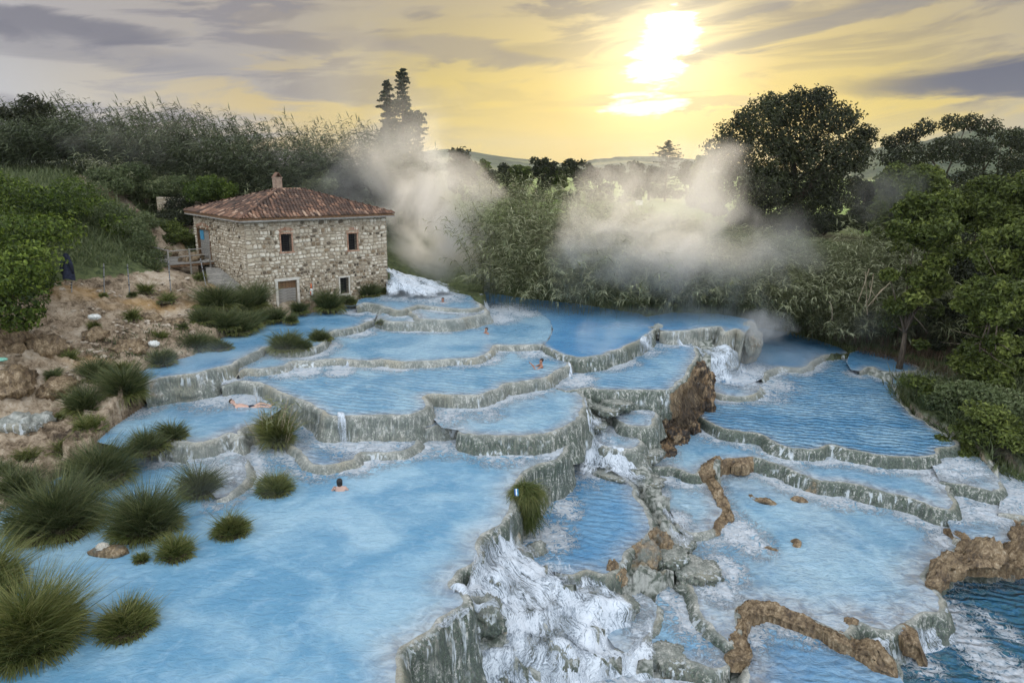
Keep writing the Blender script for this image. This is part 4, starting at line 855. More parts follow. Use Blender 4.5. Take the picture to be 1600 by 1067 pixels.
def framebox(place, x0, x1, z0, z1, w_, proud, m_, name, parent, top=True, sill=True, tone=.6):
    b = MB()
    def bx(a0, a1, c0, c1, q0=-proud, q1=.12):
        b.add([place(a, q, c) for a in (a0, a1) for q in (q0, q1) for c in (c0, c1)], [(0, 1, 3, 2), (4, 6, 7, 5), (0, 4, 5, 1), (2, 3, 7, 6), (0, 2, 6, 4), (1, 5, 7, 3)], tone)
    bx(x0-w_, x0, z0, z1); bx(x1, x1+w_, z0, z1)
    if top: bx(x0-w_-.05, x1+w_+.05, z1+.002, z1+w_*1.1, -proud-.01)
    if sill: bx(x0-w_-.06, x1+w_+.06, z0-.09, z0-.002, -proud-.05)
    return b.build(name, m_, parent)
def arch(place, x0, x1, z, rise, parent):
    b = MB(); n = 11
    for i in range(n):
        t0, t1 = i/n+.01, (i+1)/n-.01; f = lambda t_: (x0-.1+(x1-x0+.2)*t_, z+rise*math.sin(math.pi*t_)); g = lambda t_: (x0-.16+(x1-x0+.32)*t_, z+.17+rise*1.25*math.sin(math.pi*t_))
        ring = [f(t0), f(t1), g(t1), g(t0)]
        b.add([place(p, .0, q) for p, q in ring]+[place(p, -.05, q) for p, q in ring], [(4, 5, 6, 7), (0, 1, 5, 4), (1, 2, 6, 5), (2, 3, 7, 6), (3, 0, 4, 7)])
    b.build('brick_arch', M_BRICK, parent)
def grille(place, x0, x1, z0, z1, parent, nv, nh, q=.1, pane=True, frame_m=M_BRICK):
    w_ = framebox(place, x0, x1, z0, z1, .085, .045, frame_m, 'window', parent)
    for i in range(1, nv+1):
        x = x0+(x1-x0)*i/(nv+1); b = MB(); b.box((0, 0, 0), (.018, .018, z1-z0+.06)); o = b.build('bar', M_IRON, w_); o.location = place(x, q, (z0+z1)/2)
    for i in range(1, nh+1):
        z = z0+(z1-z0)*i/(nh+1); b = MB(); b.box((0, 0, 0), (x1-x0+.06, .022, .03)); o = b.build('bar', M_IRON, w_); o.location = place((x0+x1)/2, q-.022, z)
    pb = MB(); pb.box((0, 0, 0), (x1-x0, .02, z1-z0)); o = pb.build('dark_pane', M_VOID, w_); o.location = place((x0+x1)/2, .33, (z0+z1)/2)
    return w_
grille(fpl, wa0, wa1, wz0, wz1, house, 2, 7); arch(fpl, wa0, wa1, wz1+.10, .12, house)
grille(fpl, wb0, wb1, wy0, wy1, house, 4, 5); arch(fpl, wb0, wb1, wy1+.10, .12, house)
grille(fpl, wc0, wc1, wx0, wx1, house, 3, 5, frame_m=M_LIME)
# cellar door of horizontal boards: brown above, bleached below, pale stone surround
door = framebox(fpl, d0, d1, dz0, dz1, .16, .06, M_LIME, 'door', house, sill=False)
nb = 11
for i in range(nb):
    z0 = dz0+(dz1-dz0)*i/nb; hb = (dz1-dz0)/nb; b = MB(); b.box((0, 0, 0), (d1-d0-.02, .05, hb-.014))
    o = b.build('board', M_WOODB if i > 7 else M_WOODG, door); o.location = ((d0+d1)/2, .16+rs.uniform(-.012, .012), z0+hb/2); o.rotation_euler = (0, rs.uniform(-.008, .008), 0)
# side door at deck level
sdoor = framebox(spl, e0, e1, ez0, ez1, .10, .04, M_WOODB, 'door', house, sill=False)
for i in range(5):
    wd = (e1-e0)/5; b = MB(); b.box((0, 0, 0), (.05, wd-.014, ez1-ez0-.02)); o = b.build('board', M_WOODG, sdoor); o.location = (.14, e0+wd*(i+.5), (ez0+ez1)/2)
b = MB(); b.box((0, 0, 0), (.03, (e1-e0)*.3, .62)); o = b.build('blue_panel', make_plain('blue_paint', (.05, .22, .36), (.08, .30, .46), 5), sdoor); o.location = (.09, e1-(e1-e0)*.22, ez1-.42)
arch(spl, e0, e1, ez1+.08, .14, house)
b = MB(); b.box((-.12, (e0+e1)/2, ez0-.10), (.5, e1-e0+.5, .12)); b.build('doorstep', M_LIME, house)

# hipped roof: boards, gutter board, barrel tiles laid in rows, hip and ridge tiles, chimney
OV = 0.42; RX0, RX1, RY0, RY1 = -OV, HL+OV, -OV, HS+OV; hs = (RY1-RY0)/2
RZ = HH+0.02
for rise in np.arange(1.2, 3.2, .02):
    if proj(to_world(RX0+hs, RY0+hs, RZ+rise))[1][0] < 298: break
print('ROOF rise', rise)
A_, B_, C_, D_ = (RX0, RY0, RZ), (RX1, RY0, RZ), (RX1, RY1, RZ), (RX0, RY1, RZ); E_, G_ = (RX0+hs, RY0+hs, RZ+rise), (RX1-hs, RY0+hs, RZ+rise)
roof = MB(); dn = np.array([0, 0, -.10]); top = [np.array(q) for q in (A_, B_, C_, D_, E_, G_)]
roof.add(top+[q+dn for q in top[:4]], [(0, 1, 5, 4), (1, 2, 5), (2, 3, 4, 5), (3, 0, 4), (0, 6, 7, 1), (1, 7, 8, 2), (2, 8, 9, 3), (3, 9, 6, 0), (6, 9, 8, 7)])
roof_o = roof.build('roof', M_WOODB, house)
def barrel(mb, p, along, across, up, ln, w0, w1, hgt, tone, flip=False):
    n = 4; V = []
    for s, w_ in ((0, w0), (1, w1)):
        for i in range(n+1):
            th = math.pi*i/n; V.append(p+along*ln*s+across*(-math.cos(th)*w_/2)+up*((math.sin(th)*hgt)*(1 if not flip else -1)+(.03*s)))
    mb.add(V, [(i, i+1, n+2+i, n+1+i) for i in range(n)]+[(0, 1, 2, 3, 4)], tone)
def slope(P0, P1, T0, T1, label):
    """eave P0-P1, upper edge T0-T1"""
    P0, P1, T0, T1 = map(np.array, (P0, P1, T0, T1)); ex = (P1-P0); L = np.linalg.norm(ex); ex = ex/L
    nrm = np.cross(ex, T0-P0); nrm /= np.linalg.norm(nrm); nrm *= 1 if nrm[2] > 0 else -1; upv = np.cross(nrm, ex); upv *= 1 if upv[2] > 0 else -1
    hgt = (T0-P0)@upv; a0, a1 = (T0-P0)@ex, (T1-P0)@ex; mb = MB(); row = .37; sp = .235; nr = int(hgt/row)+1
    for r_ in range(nr):
        y = r_*row-.04
        if y > hgt-.05: break
        xa, xb = a0*max(y, 0)/hgt, L-(L-a1)*max(y, 0)/hgt; k = int((xb-xa)/sp)
        for i in range(k+1):
            x = xa+((xb-xa)-k*sp)/2+i*sp+rs.uniform(-.012, .012); base = P0+ex*x+upv*(y+rs.uniform(-.02, .02))+nrm*(.035+rs.uniform(0, .012))
            tn = min(1, max(0, rs.gauss(.42+.22*float(pnoise(x*.6, y*.8, 3.)), .2)+(.22 if r_ < 2 else 0)+(.3 if rs.random() < .05 else 0)))
            barrel(mb, base+nrm*.035, upv, ex, nrm, row+.05, .18, .14, .075, tn)
    o = mb.build('roof_tiles', M_TILE, roof_o); o['kind'] = 'stuff'; o['label'] = label
slope(A_, B_, E_, G_, 'front slope of mottled barrel tiles'); slope(D_, A_, E_, E_, 'left slope of mottled barrel tiles'); slope(B_, C_, G_, G_, 'right slope of barrel tiles'); slope(C_, D_, G_, E_, 'rear slope of barrel tiles')
def hipline(P, Q):
    P, Q = np.array(P, float), np.array(Q, float); d = Q-P; L = np.linalg.norm(d); d /= L; ac = np.cross(d, [0, 0, 1]); ac /= np.linalg.norm(ac); up = np.cross(ac, d)
    n = int(L/.34)
    for i in range(n):
        mb = MB(); barrel(mb, np.zeros(3), d, ac, up, .37, .25, .20, .10, rs.uniform(.6, 1.0)); o = mb.build('hip_tile', M_TILE, roof_o); o.location = tuple(P+d*(i*.34)+up*.05)
hipline(A_, E_); hipline(B_, G_); hipline(E_, G_); hipline(D_, E_)
g_ = MB(); g_.box(((RX0+RX1)/2, RY0+.02, RZ-.14), (RX1-RX0, .09, .09)); g_.box((RX0+.02, (RY0+RY1)/2, RZ-.14), (.09, RY1-RY0-.1, .088)); g_.build('gutter', M_WOODG, roof_o)
ch = MB(); cx, cy_ = RX0+hs+.25, RY0+hs+.35; ch.box((cx, cy_, RZ+rise+.32), (.5, .42, 1.0)); ch.box((cx, cy_, RZ+rise+.84), (.58, .5, .06))
ch_o = ch.build('chimney', make_plain('chimney_render', (.22, .15, .11), (.38, .28, .21), 5), roof_o)
for s in (-1, 1):
    cap = MB(); cap.box((0, 0, 0), (.045, .46, .40), M=np.array([[math.cos(s*.62), 0, -math.sin(s*.62)], [0, 1, 0], [math.sin(s*.62), 0, math.cos(s*.62)]]), tone=.7); o = cap.build('chimney_cap', M_TILE, ch_o); o.location = (cx+s*.12, cy_, RZ+rise+1.02)

# timber deck at the side door
zd = H0[2]+ez0-.05
deck = empty('timber_deck', tuple(at(290, 408, zd))); tag(deck, 'grey timber deck with a railing at the left door of the stone house', 'deck')
dc = [at(244, 406, zd), at(271, 419, zd), at(329, 412, zd), at(318, 399, zd), at(262, 399, zd)]
DO = np.array(deck.location)
fr = to_world(0, e0-.4, ez0-.05); far = to_world(0, e1+.6, ez0-.05); out_ = -HX
nP = 14; wd = 2.9; ln = (e1-e0)+1.6
deck.location = tuple(fr); deck.rotation_euler = (0, 0, PH)
for i in range(nP):
    b = MB(); b.box((0, 0, 0), (wd/nP-.02, ln, .05)); o = b.build('plank', M_WOODG, deck); o.location = (-(i+.5)*wd/nP-.08, ln/2-.2, rs.uniform(-.006, .006))
b = MB()
for yy in (-.1, ln-.35): b.box((-wd/2, yy, -.10), (wd, .08, .14))
b.build('beam', M_WOODB, deck)
for px_, py_ in ((-.3, -.12), (-1.55, -.12), (-wd+.05, -.12), (-wd+.05, ln*.45), (-wd+.05, ln-.35)):
    b = MB(); b.box((0, 0, 0), (.085, .085, 2.2)); o = b.build('post', M_WOODG, deck); o.location = (px_, py_, -.15)
for (a, c) in (((-.3, -.12), (-wd+.05, -.12)), ((-wd+.05, -.12), (-wd+.05, ln-.35))):
    for hz in (.9, .5):
        b = MB(); b.tube([(a[0], a[1], hz), (c[0], c[1], hz-.05)], .035, 5); b.build('rail', M_WOODG, deck)
# concrete slab
sl = MB(); q = [at(321, 417, 3.45), at(350, 420, 3.4), at(380, 444, 2.75), at(366, 450, 2.65), at(325, 440, 2.95)]
sl.add([p for p in q]+[p-np.array([0, 0, .6]) for p in q], [(4, 3, 2, 1, 0), (5, 6, 7, 8, 9)]+[(i, (i+1) % 5, 5+(i+1) % 5, 5+i) for i in range(5)])
tag(sl.build('concrete_slab', make_plain('old_concrete', (.17, .16, .14), (.33, .31, .27), 3, .9, .8)), 'tilted mossy concrete slab against the left wall of the house', 'slab')
# old dry-stone retaining wall on the slope
def stone_row(label, u0, u1, Y0, Y1, z0, z1, hgt):
    P0, P1 = W(u0, Y0, z0), W(u1, Y1, z1); d = P1-P0; L = np.linalg.norm(d[:2]); root = empty('retaining_wall', tuple(P0), math.atan2(d[1], d[0]))
    tag(root, label, 'wall'); pl = lambda x, q_, z: (x, q_, z+(z1-z0)*x/L)
    b = MB(); b.add([pl(x, q_, z) for x in (0, L) for q_ in (0, .5) for z in (-1.0, hgt)], [(0, 1, 3, 2), (4, 6, 7, 5), (0, 4, 5, 1), (2, 3, 7, 6), (0, 2, 6, 4), (1, 5, 7, 3)]); core = b.build('core', M_MORTAR, root)
    build_stones(rubble(L, hgt, [], pl, sd=12), core, 60)
stone_row('ruined dry-stone wall between shrubs above the house', 248, 318, 54, 55, 5.6, 5.4, 1.9)
# ------------------------------------------------------------------ rocks, mossy mounds and brown ridges
def ico(sub):
    bm = bmesh.new(); bmesh.ops.create_icosphere(bm, subdivisions=sub, radius=1.0)
    V = np.array([v.co[:] for v in bm.verts]); Fc = np.array([[v.index for v in f.verts] for f in bm.faces]); bm.free(); return V, Fc
ICO = {s: ico(s) for s in (1, 2, 3, 4, 5)}
def blob(name, c, r, seed, sub=4, rough=.25, dry=0.0, moss=.8, flat=0.0, rz=0.0, lipv=0.0, droop=0.0, label=None, cat=None, kind=None, group=None, freq=1.0):
    V, Fc = ICO[sub]; V = V.copy(); n = fbm(V[:, 0]*1.3*freq+seed, V[:, 1]*1.3*freq, V[:, 2]*1.3*freq, 3)
    fine = fbm(V[:, 0]*4.5*freq+seed, V[:, 1]*4.5*freq, V[:, 2]*1.8*freq, 4, .6, ridged=True)
    k = 1+rough*n+rough*.42*fine; Pn = V*k[:, None]
    if flat: Pn[:, 2] = np.where(Pn[:, 2] > flat, flat+(Pn[:, 2]-flat)*.12+.02*fine, Pn[:, 2])
    Pn = Pn*np.array(r); c_, s_ = math.cos(rz), math.sin(rz); Pn[:, :2] = Pn[:, :2]@np.array([[c_, s_], [-s_, c_]])
    nz = V[:, 2]
    o = obj(name, Pn, Fc, M_TRAV, attrs={'lip': np.clip(nz*1.2-.35+lipv, 0, 1), 'dry': np.full(len(V), dry), 'moss': np.full(len(V), moss)})
    o.location = tuple(c); return tag(o, label, cat, group, kind)
MOUNDS = [
 (1026, 520, .12, .5, .45, .45, .5, .2, 0, 'dark wet knob where the deep pool rim meets the rock ledge'),  # column, row, z, rx, ry, rz, moss, dry, flat, label
 (750, 962, -2.05, .5, .6, .55, .9, 0, 0, 'tall mossy hump left of the cascade below the front rim'),
 (874, 1035, -3.35, .5, .45, .55, .85, .25, 0, 'big dark boulder in the middle of the white cascade'),
 (862, 915, -2.45, .28, .22, .22, .9, .1, 0, 'small dark rock showing through the upper cascade'),
 (932, 955, -2.95, .26, .26, .38, 1.0, 0, 0, 'black mossy rock splitting the cascade'),
 (785, 1048, -3.3, .4, .4, .5, .8, .3, 0, 'brownish mossy hump at the bottom edge left of the cascade'),
 (695, 1040, -3.0, .4, .6, .6, .6, .3, 0, 'streaked rock face under the front rim at the bottom edge'),
 (775, 905, -1.75, .3, .35, .3, .6, 0, 0, 'pale hump where the front pool spills over'),
 (838, 864, -2.6, .34, .3, .32, .6, 0, 0, 'rounded wet stone below the hanging tussock'),
 (1040, 1030, -3.6, .5, .5, .45, .7, 0, .5, 'broad flat-topped mound at the right foot of the cascade'),
 (972, 950, -3.1, .4, .4, .42, .7, .1, .6, 'pale rounded mound under the slate blue pool'),
 (1085, 895, -3.2, .8, .7, .5, .75, 0, .45, 'flat green mound beside the wide lower pool'),
 (1100, 925, -3.45, .85, .7, .5, .8, 0, .45, 'lower green mound beside the wide lower pool'),
 (1048, 872, -2.95, .6, .5, .45, .85, 0, .4, 'mossy step below the pool dam'),
 (1030, 860, -3.05, .45, .4, .7, .6, .6, 0, 'rust brown rock tongue below the pool dam'),
 (1010, 885, -3.2, .5, .45, .8, .7, .5, 0, 'brown dripping rock face below the pool dam'),
 (1035, 905, -3.6, .42, .4, .6, .4, .9, 0, 'bare rust brown boulder under the pool dam'),
 (960, 905, -2.95, .35, .4, .5, .6, .7, 0, 'short brown tooth of rock on the dam'),
 (1008, 752, -2.65, .62, .75, .3, .6, 0, .3, 'smooth green dome beside the foaming pale pool'),
 (1030, 812, -2.9, .4, .5, .3, .7, 0, .3, 'narrow green ledge beside the foaming pale pool'),
 (1060, 850, -3.0, .5, .5, .35, .8, 0, .3, 'dark mossy ledge corner above the wide pool'),
 (972, 700, -1.95, .85, .7, .5, .8, 0, .4, 'stepped green shelf below the small round cup'),
 (1000, 712, -2.3, .9, .6, .6, .7, .2, .3, 'grey green lumps under the small round cup'),
 (948, 640, -.85, .6, .5, .25, .8, .1, .3, 'mossy ledge directly under the raised terrace'),
 (965, 632, -.75, .7, .45, .35, .9, 0, .3, 'dark mossy ledge hanging under the raised terrace'),
 (930, 665, -1.3, .5, .5, .3, .7, 0, .3, 'pale hump beside the inner cascade'),
 (945, 742, -2.45, .8, .25, .16, .7, 0, .3, 'low reef at the head of the slate blue pool'),
 (1165, 540, -.9, .9, .8, 1.3, .2, .4, 0, 'brownish buttress dim in the steam'),
 (1103, 598, -1.5, .35, .35, .7, .3, .1, 0, 'grey buttress between the cliff and the waterfall'),
 (1090, 575, -1.0, .35, .35, .6, .5, 0, 0, 'wet grey shoulder at the top of the waterfall'),
]
for i, (u, v, z, rx, ry, rz, mo, dr, fl, lb) in enumerate(MOUNDS):
    blob('travertine_mound', at(u, v, z), (rx, ry, rz), i*3.7+1, 5, .30, dr, mo, fl, rz=i*1.3, label=lb, kind='structure', freq=1.2)
# brown cliff under the raised terrace
CL = [(1062, 622, -1.25, .75, .6, .9, .9), (1088, 600, -1.0, .7, .6, 1.0, .9), (1092, 632, -1.5, .6, .6, 1.0, .8), (1072, 650, -1.9, .6, .55, .8, 1.0), (1042, 645, -1.3, .6, .5, .9, .9), (1050, 690, -2.2, .55, .5, .7, 1.0),
      (1028, 675, -1.9, .5, .4, .9, .8), (1075, 675, -2.2, .4, .4, .6, .8), (1100, 618, -1.5, .4, .5, .8, .7), (1035, 712, -2.3, .5, .45, .5, .8), (1098, 645, -1.9, .3, .35, .5, .5), (1052, 655, -1.6, .6, .5, 1.0, 1.0)]
Vs, Fs, n0 = [], [], 0
for i, (u, v, z, rx, ry, rz, dr) in enumerate(CL):
    z -= .50; rz *= .80
    V, Fc = ICO[5]; n = fbm(V[:, 0]*2.0+i*5, V[:, 1]*2.0, V[:, 2]*1.3, 3); fine = fbm(V[:, 0]*6+i, V[:, 1]*6, V[:, 2]*2.0, 4, .6, ridged=True)
    P_ = V*(1+.38*n+.17*fine)[:, None]*np.array([rx*1.15, ry*1.2, rz*1.15])+at(u, v, z); Vs.append(P_); Fs.append(Fc+n0); n0 += len(V)
Vs = np.concatenate(Vs)
tag(obj('cliff', Vs, np.concatenate(Fs), M_CLIFF, attrs={'lip': np.zeros(len(Vs)), 'dry': np.full(len(Vs), .85), 'moss': np.full(len(Vs), .6)}), 'overhanging brown cliff matted with dead roots under the raised terrace', kind='structure')
# matted dead roots hanging over the cliff
def ribbons(P0, D, L, wid, droop, side, nseg, tone0, tone1, curl=None):
    """many curved blades at once. P0 base, D unit direction, L length, droop bends the tip down; returns V, F, tone"""
    N = len(P0); t = np.linspace(0, 1, nseg+1)[None, :, None]
    L = np.broadcast_to(L, (N,))[:, None, None]; dr = np.broadcast_to(droop, (N,))[:, None, None]
    P = P0[:, None]+D[:, None]*L*t+np.array([0, 0, -1.0])*dr*L*t**2
    if curl is not None: P = P+curl[:, None]*L*t**2
    w_ = np.broadcast_to(wid, (N,))[:, None, None]*np.array([.8, 1.0, .75, .05] if nseg == 3 else np.interp(np.linspace(0, 1, nseg+1), [0, .35, 1], [.7, 1, .05]))[None, :, None]
    A = P-side[:, None]*w_/2; B = P+side[:, None]*w_/2
    V = np.stack([A, B], 2).reshape(-1, 3); k = (nseg+1)*2
    b = (np.arange(N)*k)[:, None]+np.arange(nseg)[None]*2
    Fq = np.stack([b, b+1, b+3, b+2], -1).reshape(-1, 4)
    tn = (tone0[:, None]+(tone1-tone0)[:, None]*np.linspace(0, 1, nseg+1)[None]).repeat(2, 1).ravel()
    return V, Fq, tn
def unit(a): return a/np.maximum(np.linalg.norm(a, axis=-1, keepdims=True), 1e-9)
N = 1300; th = rng.uniform(0, 1, N); rimS = POOLS['sunlit']['rim']; us_, vs_ = proj(rimS)
sel = rimS[(us_ > 1030) & (us_ < 1090) & (vs_ > 575)]
idx = rng.integers(0, len(sel), N); P0 = sel[idx]+rng.normal(0, .08, (N, 3))+np.array([.25, -.28, -.15]); P0[:, 2] -= rng.uniform(0, 1.9, N); P0 += np.stack([rng.uniform(-.1, .45, N), -rng.uniform(0, .5, N), 0*th], 1)
D = unit(np.stack([rng.normal(.25, .3, N), rng.normal(-.3, .25, N), rng.uniform(-.9, -.1, N)], 1))
V, Fq, tn = ribbons(P0, D, rng.uniform(.2, .55, N), rng.uniform(.012, .03, N), .4, unit(rng.normal(size=(N, 3))), 3, rng.uniform(0, .5, N), rng.uniform(.1, .8, N))
tag(obj('dead_roots', V, Fq, make_leaf('dead_root', (.03, .02, .012), (.11, .08, .05), (.30, .24, .16), .1), attrs={'tone': tn}), 'tangle of dead brown roots hanging down the cliff', kind='stuff')

def ridge(name, pts, wid, hgt, label, cat='rock', seed=0, dry=1.0, step=.05, z0=None):
    """crusted rock ridge along a line of (column, row, z); width and height in metres, may vary"""
    P = np.array([at(u, v, z) for u, v, z in pts]); C = catmull(P, step); n = len(C); s = np.linspace(0, 1, n)
    wv = np.interp(s, np.linspace(0, 1, len(wid)), wid)*(.75 if max(wid) > .18 else 1.15); hv = np.interp(s, np.linspace(0, 1, len(hgt)), hgt)*(.85 if max(wid) > .18 else 1.3)
    d = unit(np.gradient(C, axis=0)); o_ = np.stack([d[:, 1], -d[:, 0]], 1); m_ = 30; rows = []
    sa = np.arange(n)*step
    for j in range(m_):
        th = math.pi*(j/(m_-1)); cx, cz = -math.cos(th), math.sin(th)**.7 if 0 < th < math.pi else 0
        k = 1+.65*pnoise(sa*1.9, j*.22+seed, seed)+.24*fbm(sa*3.5, j*.5, seed, 4, .65, ridged=True)+.16*pnoise(sa*9, j*1.2, seed)
        end = np.clip(np.minimum(np.arange(n), np.arange(n)[::-1])/4, 0.1, 1)**.5
        x = cx*wv*k*end; z = (cz*hv*(.85+.85*pnoise(sa*1.6, seed+3, j*.05)+.30*fbm(sa*4, j*.55, seed, 3, .6)))*end-.12-(0.25 if j in (0, m_-1) else 0)
        rows.append(np.stack([C[:, 0]+o_[:, 0]*x, C[:, 1]+o_[:, 1]*x, C[:, 2]+z], 1))
    V = np.concatenate(rows)
    o = obj(name, V, gridfaces(m_, n), M_TRAV, attrs={'lip': np.full(len(V), .3), 'dry': np.full(len(V), dry), 'moss': np.full(len(V), .4)})
    return tag(o, label, cat)
ridge('rock_ridge', [(1133, 1018, -3.22), (1145, 1025, -3.22), (1165, 1020, -3.22), (1152, 1000, -3.18), (1162, 975, -3.15), (1165, 955, -3.1), (1195, 952, -3.15), (1233, 963, -3.15), (1270, 975, -3.15), (1310, 993, -3.15), (1345, 1010, -3.2), (1378, 1035, -3.3), (1404, 1056, -3.4)],
      [.12, .22, .3, .16, .24, .34, .2, .2, .24, .28, .3, .32, .2], [.2, .35, .35, .3, .35, .4, .35, .3, .35, .4, .45, .45, .3], 'long crooked brown rock ridge curving round the bottom right pool', seed=2)
ridge('rock_ridge', [(1448, 905, -3.0), (1458, 912, -3.05), (1470, 892, -2.95), (1492, 880, -2.95), (1520, 876, -2.9), (1550, 872, -2.9), (1585, 870, -2.9), (1640, 872, -2.9)],
      [.2, .3, .4, .45, .55, .6, .6, .5], [.35, .5, .6, .55, .65, .75, .7, .6], 'massive tan rock ledge above the dark pool at the right edge', seed=9)
ridge('rock_ridge', [(1476, 822, -3.0), (1492, 832, -2.95), (1510, 845, -2.95), (1505, 856, -2.95), (1500, 868, -2.95)], [.12, .2, .25, .2, .2], [.15, .25, .3, .25, .2], 'knotty brown crust leading down to the tan ledge', seed=14)
ridge('rock_ridge', [(1088, 738, -2.6), (1104, 738, -2.6), (1118, 726, -2.6), (1128, 722, -2.62)], [.15, .4, .38, .2], [.3, .5, .55, .35], 'dark brown rock block at the left end of the long dam', seed=20)
ridge('rock_ridge', [(1104, 742, -2.8), (1118, 760, -2.85), (1126, 780, -2.9), (1136, 800, -2.95), (1140, 812, -3.0)], [.16, .16, .14, .16, .12], [.25, .22, .2, .22, .15], 'thin twisted brown ridge beside the pale foaming pool', seed=25)
ridge('rock_ridge', [(1142, 727, -2.68), (1160, 727, -2.68), (1172, 728, -2.7)], [.2, .28, .2], [.35, .45, .3], 'brown tooth of rock set in the long dark dam', seed=31)
ridge('rock_ridge', [(1587, 842, -2.75), (1596, 828, -2.75), (1610, 815, -2.75)], [.25, .3, .3], [.3, .35, .3], 'brown crust knob at the right edge above the ledge', seed=35)
ridge('rock_ridge', [(1395, 985, -3.2), (1412, 990, -3.25), (1432, 1005, -3.4), (1440, 1022, -3.7), (1450, 1035, -3.9)], [.2, .4, .45, .4, .3], [.25, .35, .45, .4, .3], 'brown block standing in the spill to the dark pool', seed=41)
ridge('rock_ridge', [(1318, 972, -3.1), (1335, 968, -3.1), (1345, 966, -3.1)], [.15, .2, .12], [.15, .2, .12], 'small brown knob behind the crooked ridge', seed=44)
ridge('rock_ridge', [(1168, 772, -3.15), (1178, 778, -3.15), (1195, 784, -3.15), (1218, 786, -3.15)], [.12, .17, .16, .12], [.17, .2, .19, .16], 'low curved brown rock left in the wide milky pool', seed=50)
ridge('rock_ridge', [(1232, 780, -3.15), (1248, 782, -3.15), (1266, 785, -3.15)], [.1, .16, .12], [.15, .18, .15], 'low brown rock right of the curved one', seed=53)
ridge('rock_ridge', [(1190, 854, -3.15), (1205, 857, -3.15), (1224, 862, -3.15)], [.1, .13, .09], [.14, .15, .12], 'flat brown pair of stones in the wide milky pool', seed=56)
ridge('rock_ridge', [(1232, 844, -3.15), (1244, 849, -3.15), (1244, 858, -3.15)], [.1, .13, .09], [.14, .15, .12], 'hooked little brown rock in the wide milky pool', seed=59)
ridge('rock_ridge', [(1262, 890, -3.15), (1275, 886, -3.15), (1286, 890, -3.15)], [.08, .13, .09], [.12, .15, .12], 'nearest small brown rock in the wide milky pool', seed=62)
ridge('rock_ridge', [(1265, 831, -3.15), (1273, 834, -3.15)], [.06, .06], [.1, .1], 'tiny sliver of brown rock in the wide milky pool', seed=65)
# boulders and tuff lumps on the left bank
BK = [(25, 665, .45, .9, .6, .5, 'pale weathered boulder at the left edge of the bank'), (60, 655, .4, .7, .5, .4, 'grey white boulder beside the pale one on the bank'), (15, 540, 1.9, 1.2, .8, 1.0, 'ochre tuff face under the brambles at the left edge'),
      (70, 545, 1.5, .9, .7, .6, 'sandy tuff block below the brambles'), (200, 545, 1.25, .8, .6, .35, 'crumbly tan rock patch above the dark sedge'), (95, 605, .9, .8, .6, .45, 'rounded tuff lump beside the muddy hollow'), (20, 600, 1.1, 1.0, .7, .6, 'grey tuff lump at the left edge'),
      (235, 500, 1.9, .5, .4, .3, 'low tan rock in the trodden bank'), (275, 505, 1.6, .45, .35, .25, 'small tan rock near the stream shrubs'), (150, 530, 1.5, .6, .5, .35, 'ragged tan ledge in the trodden bank'), (265, 395, 4.0, .5, .4, .3, 'pale rock beside the deck'), (262, 320, 6.2, 1.0, .7, .6, 'grey outcrop above the path'), (300, 402, 4.0, .9, .5, .35, 'rounded boulder behind the deck rail')]
for i, (u, v, z, rx, ry, rz, lb) in enumerate(BK):
    p = onground(u, v, z) if v > 420 else at(u, v, z); o = blob('boulder', p-np.array([0, 0, rz*.35]), (rx, ry, rz), i*2.9+40, 4, .35, .78 if i not in (0, 1) else .15, .3, 0, rz=i*.9, label=lb, cat='boulder', freq=1.4)

# ------------------------------------------------------------------ rushing water
# relief of everything solid, for water to run over
GX0, GY0, GD = -12.0, 10.0, 0.09; HM = np.full((int(46/GD), int(34/GD)), -99.0)
def splat(P):
    j = ((P[:, 0]-GX0)/GD).astype(int); i = ((P[:, 1]-GY0)/GD).astype(int); k = (i >= 0) & (i < HM.shape[0]) & (j >= 0) & (j < HM.shape[1]); np.maximum.at(HM, (i[k], j[k]), P[k, 2])
for o in list(COL.objects):
    if o.type == 'MESH' and o.name.split('.')[0] in ('ground', 'travertine_mound', 'travertine_rim', 'cliff'):
        a_ = np.empty(len(o.data.vertices)*3, np.float32); o.data.vertices.foreach_get('co', a_); splat(a_.reshape(-1, 3)+np.array(o.location))
for _ in range(3):
    q = HM.copy()
    for di, dj in ((0, 1), (1, 0), (0, -1), (-1, 0)): q = np.maximum(q, np.roll(HM, (di, dj), (0, 1))*1.0)
    HM = np.where(HM < -90, q, HM)
def relief(x, y):
    j = np.clip(((x-GX0)/GD).astype(int), 0, HM.shape[1]-1); i = np.clip(((y-GY0)/GD).astype(int), 0, HM.shape[0]-1); return HM[i, j]
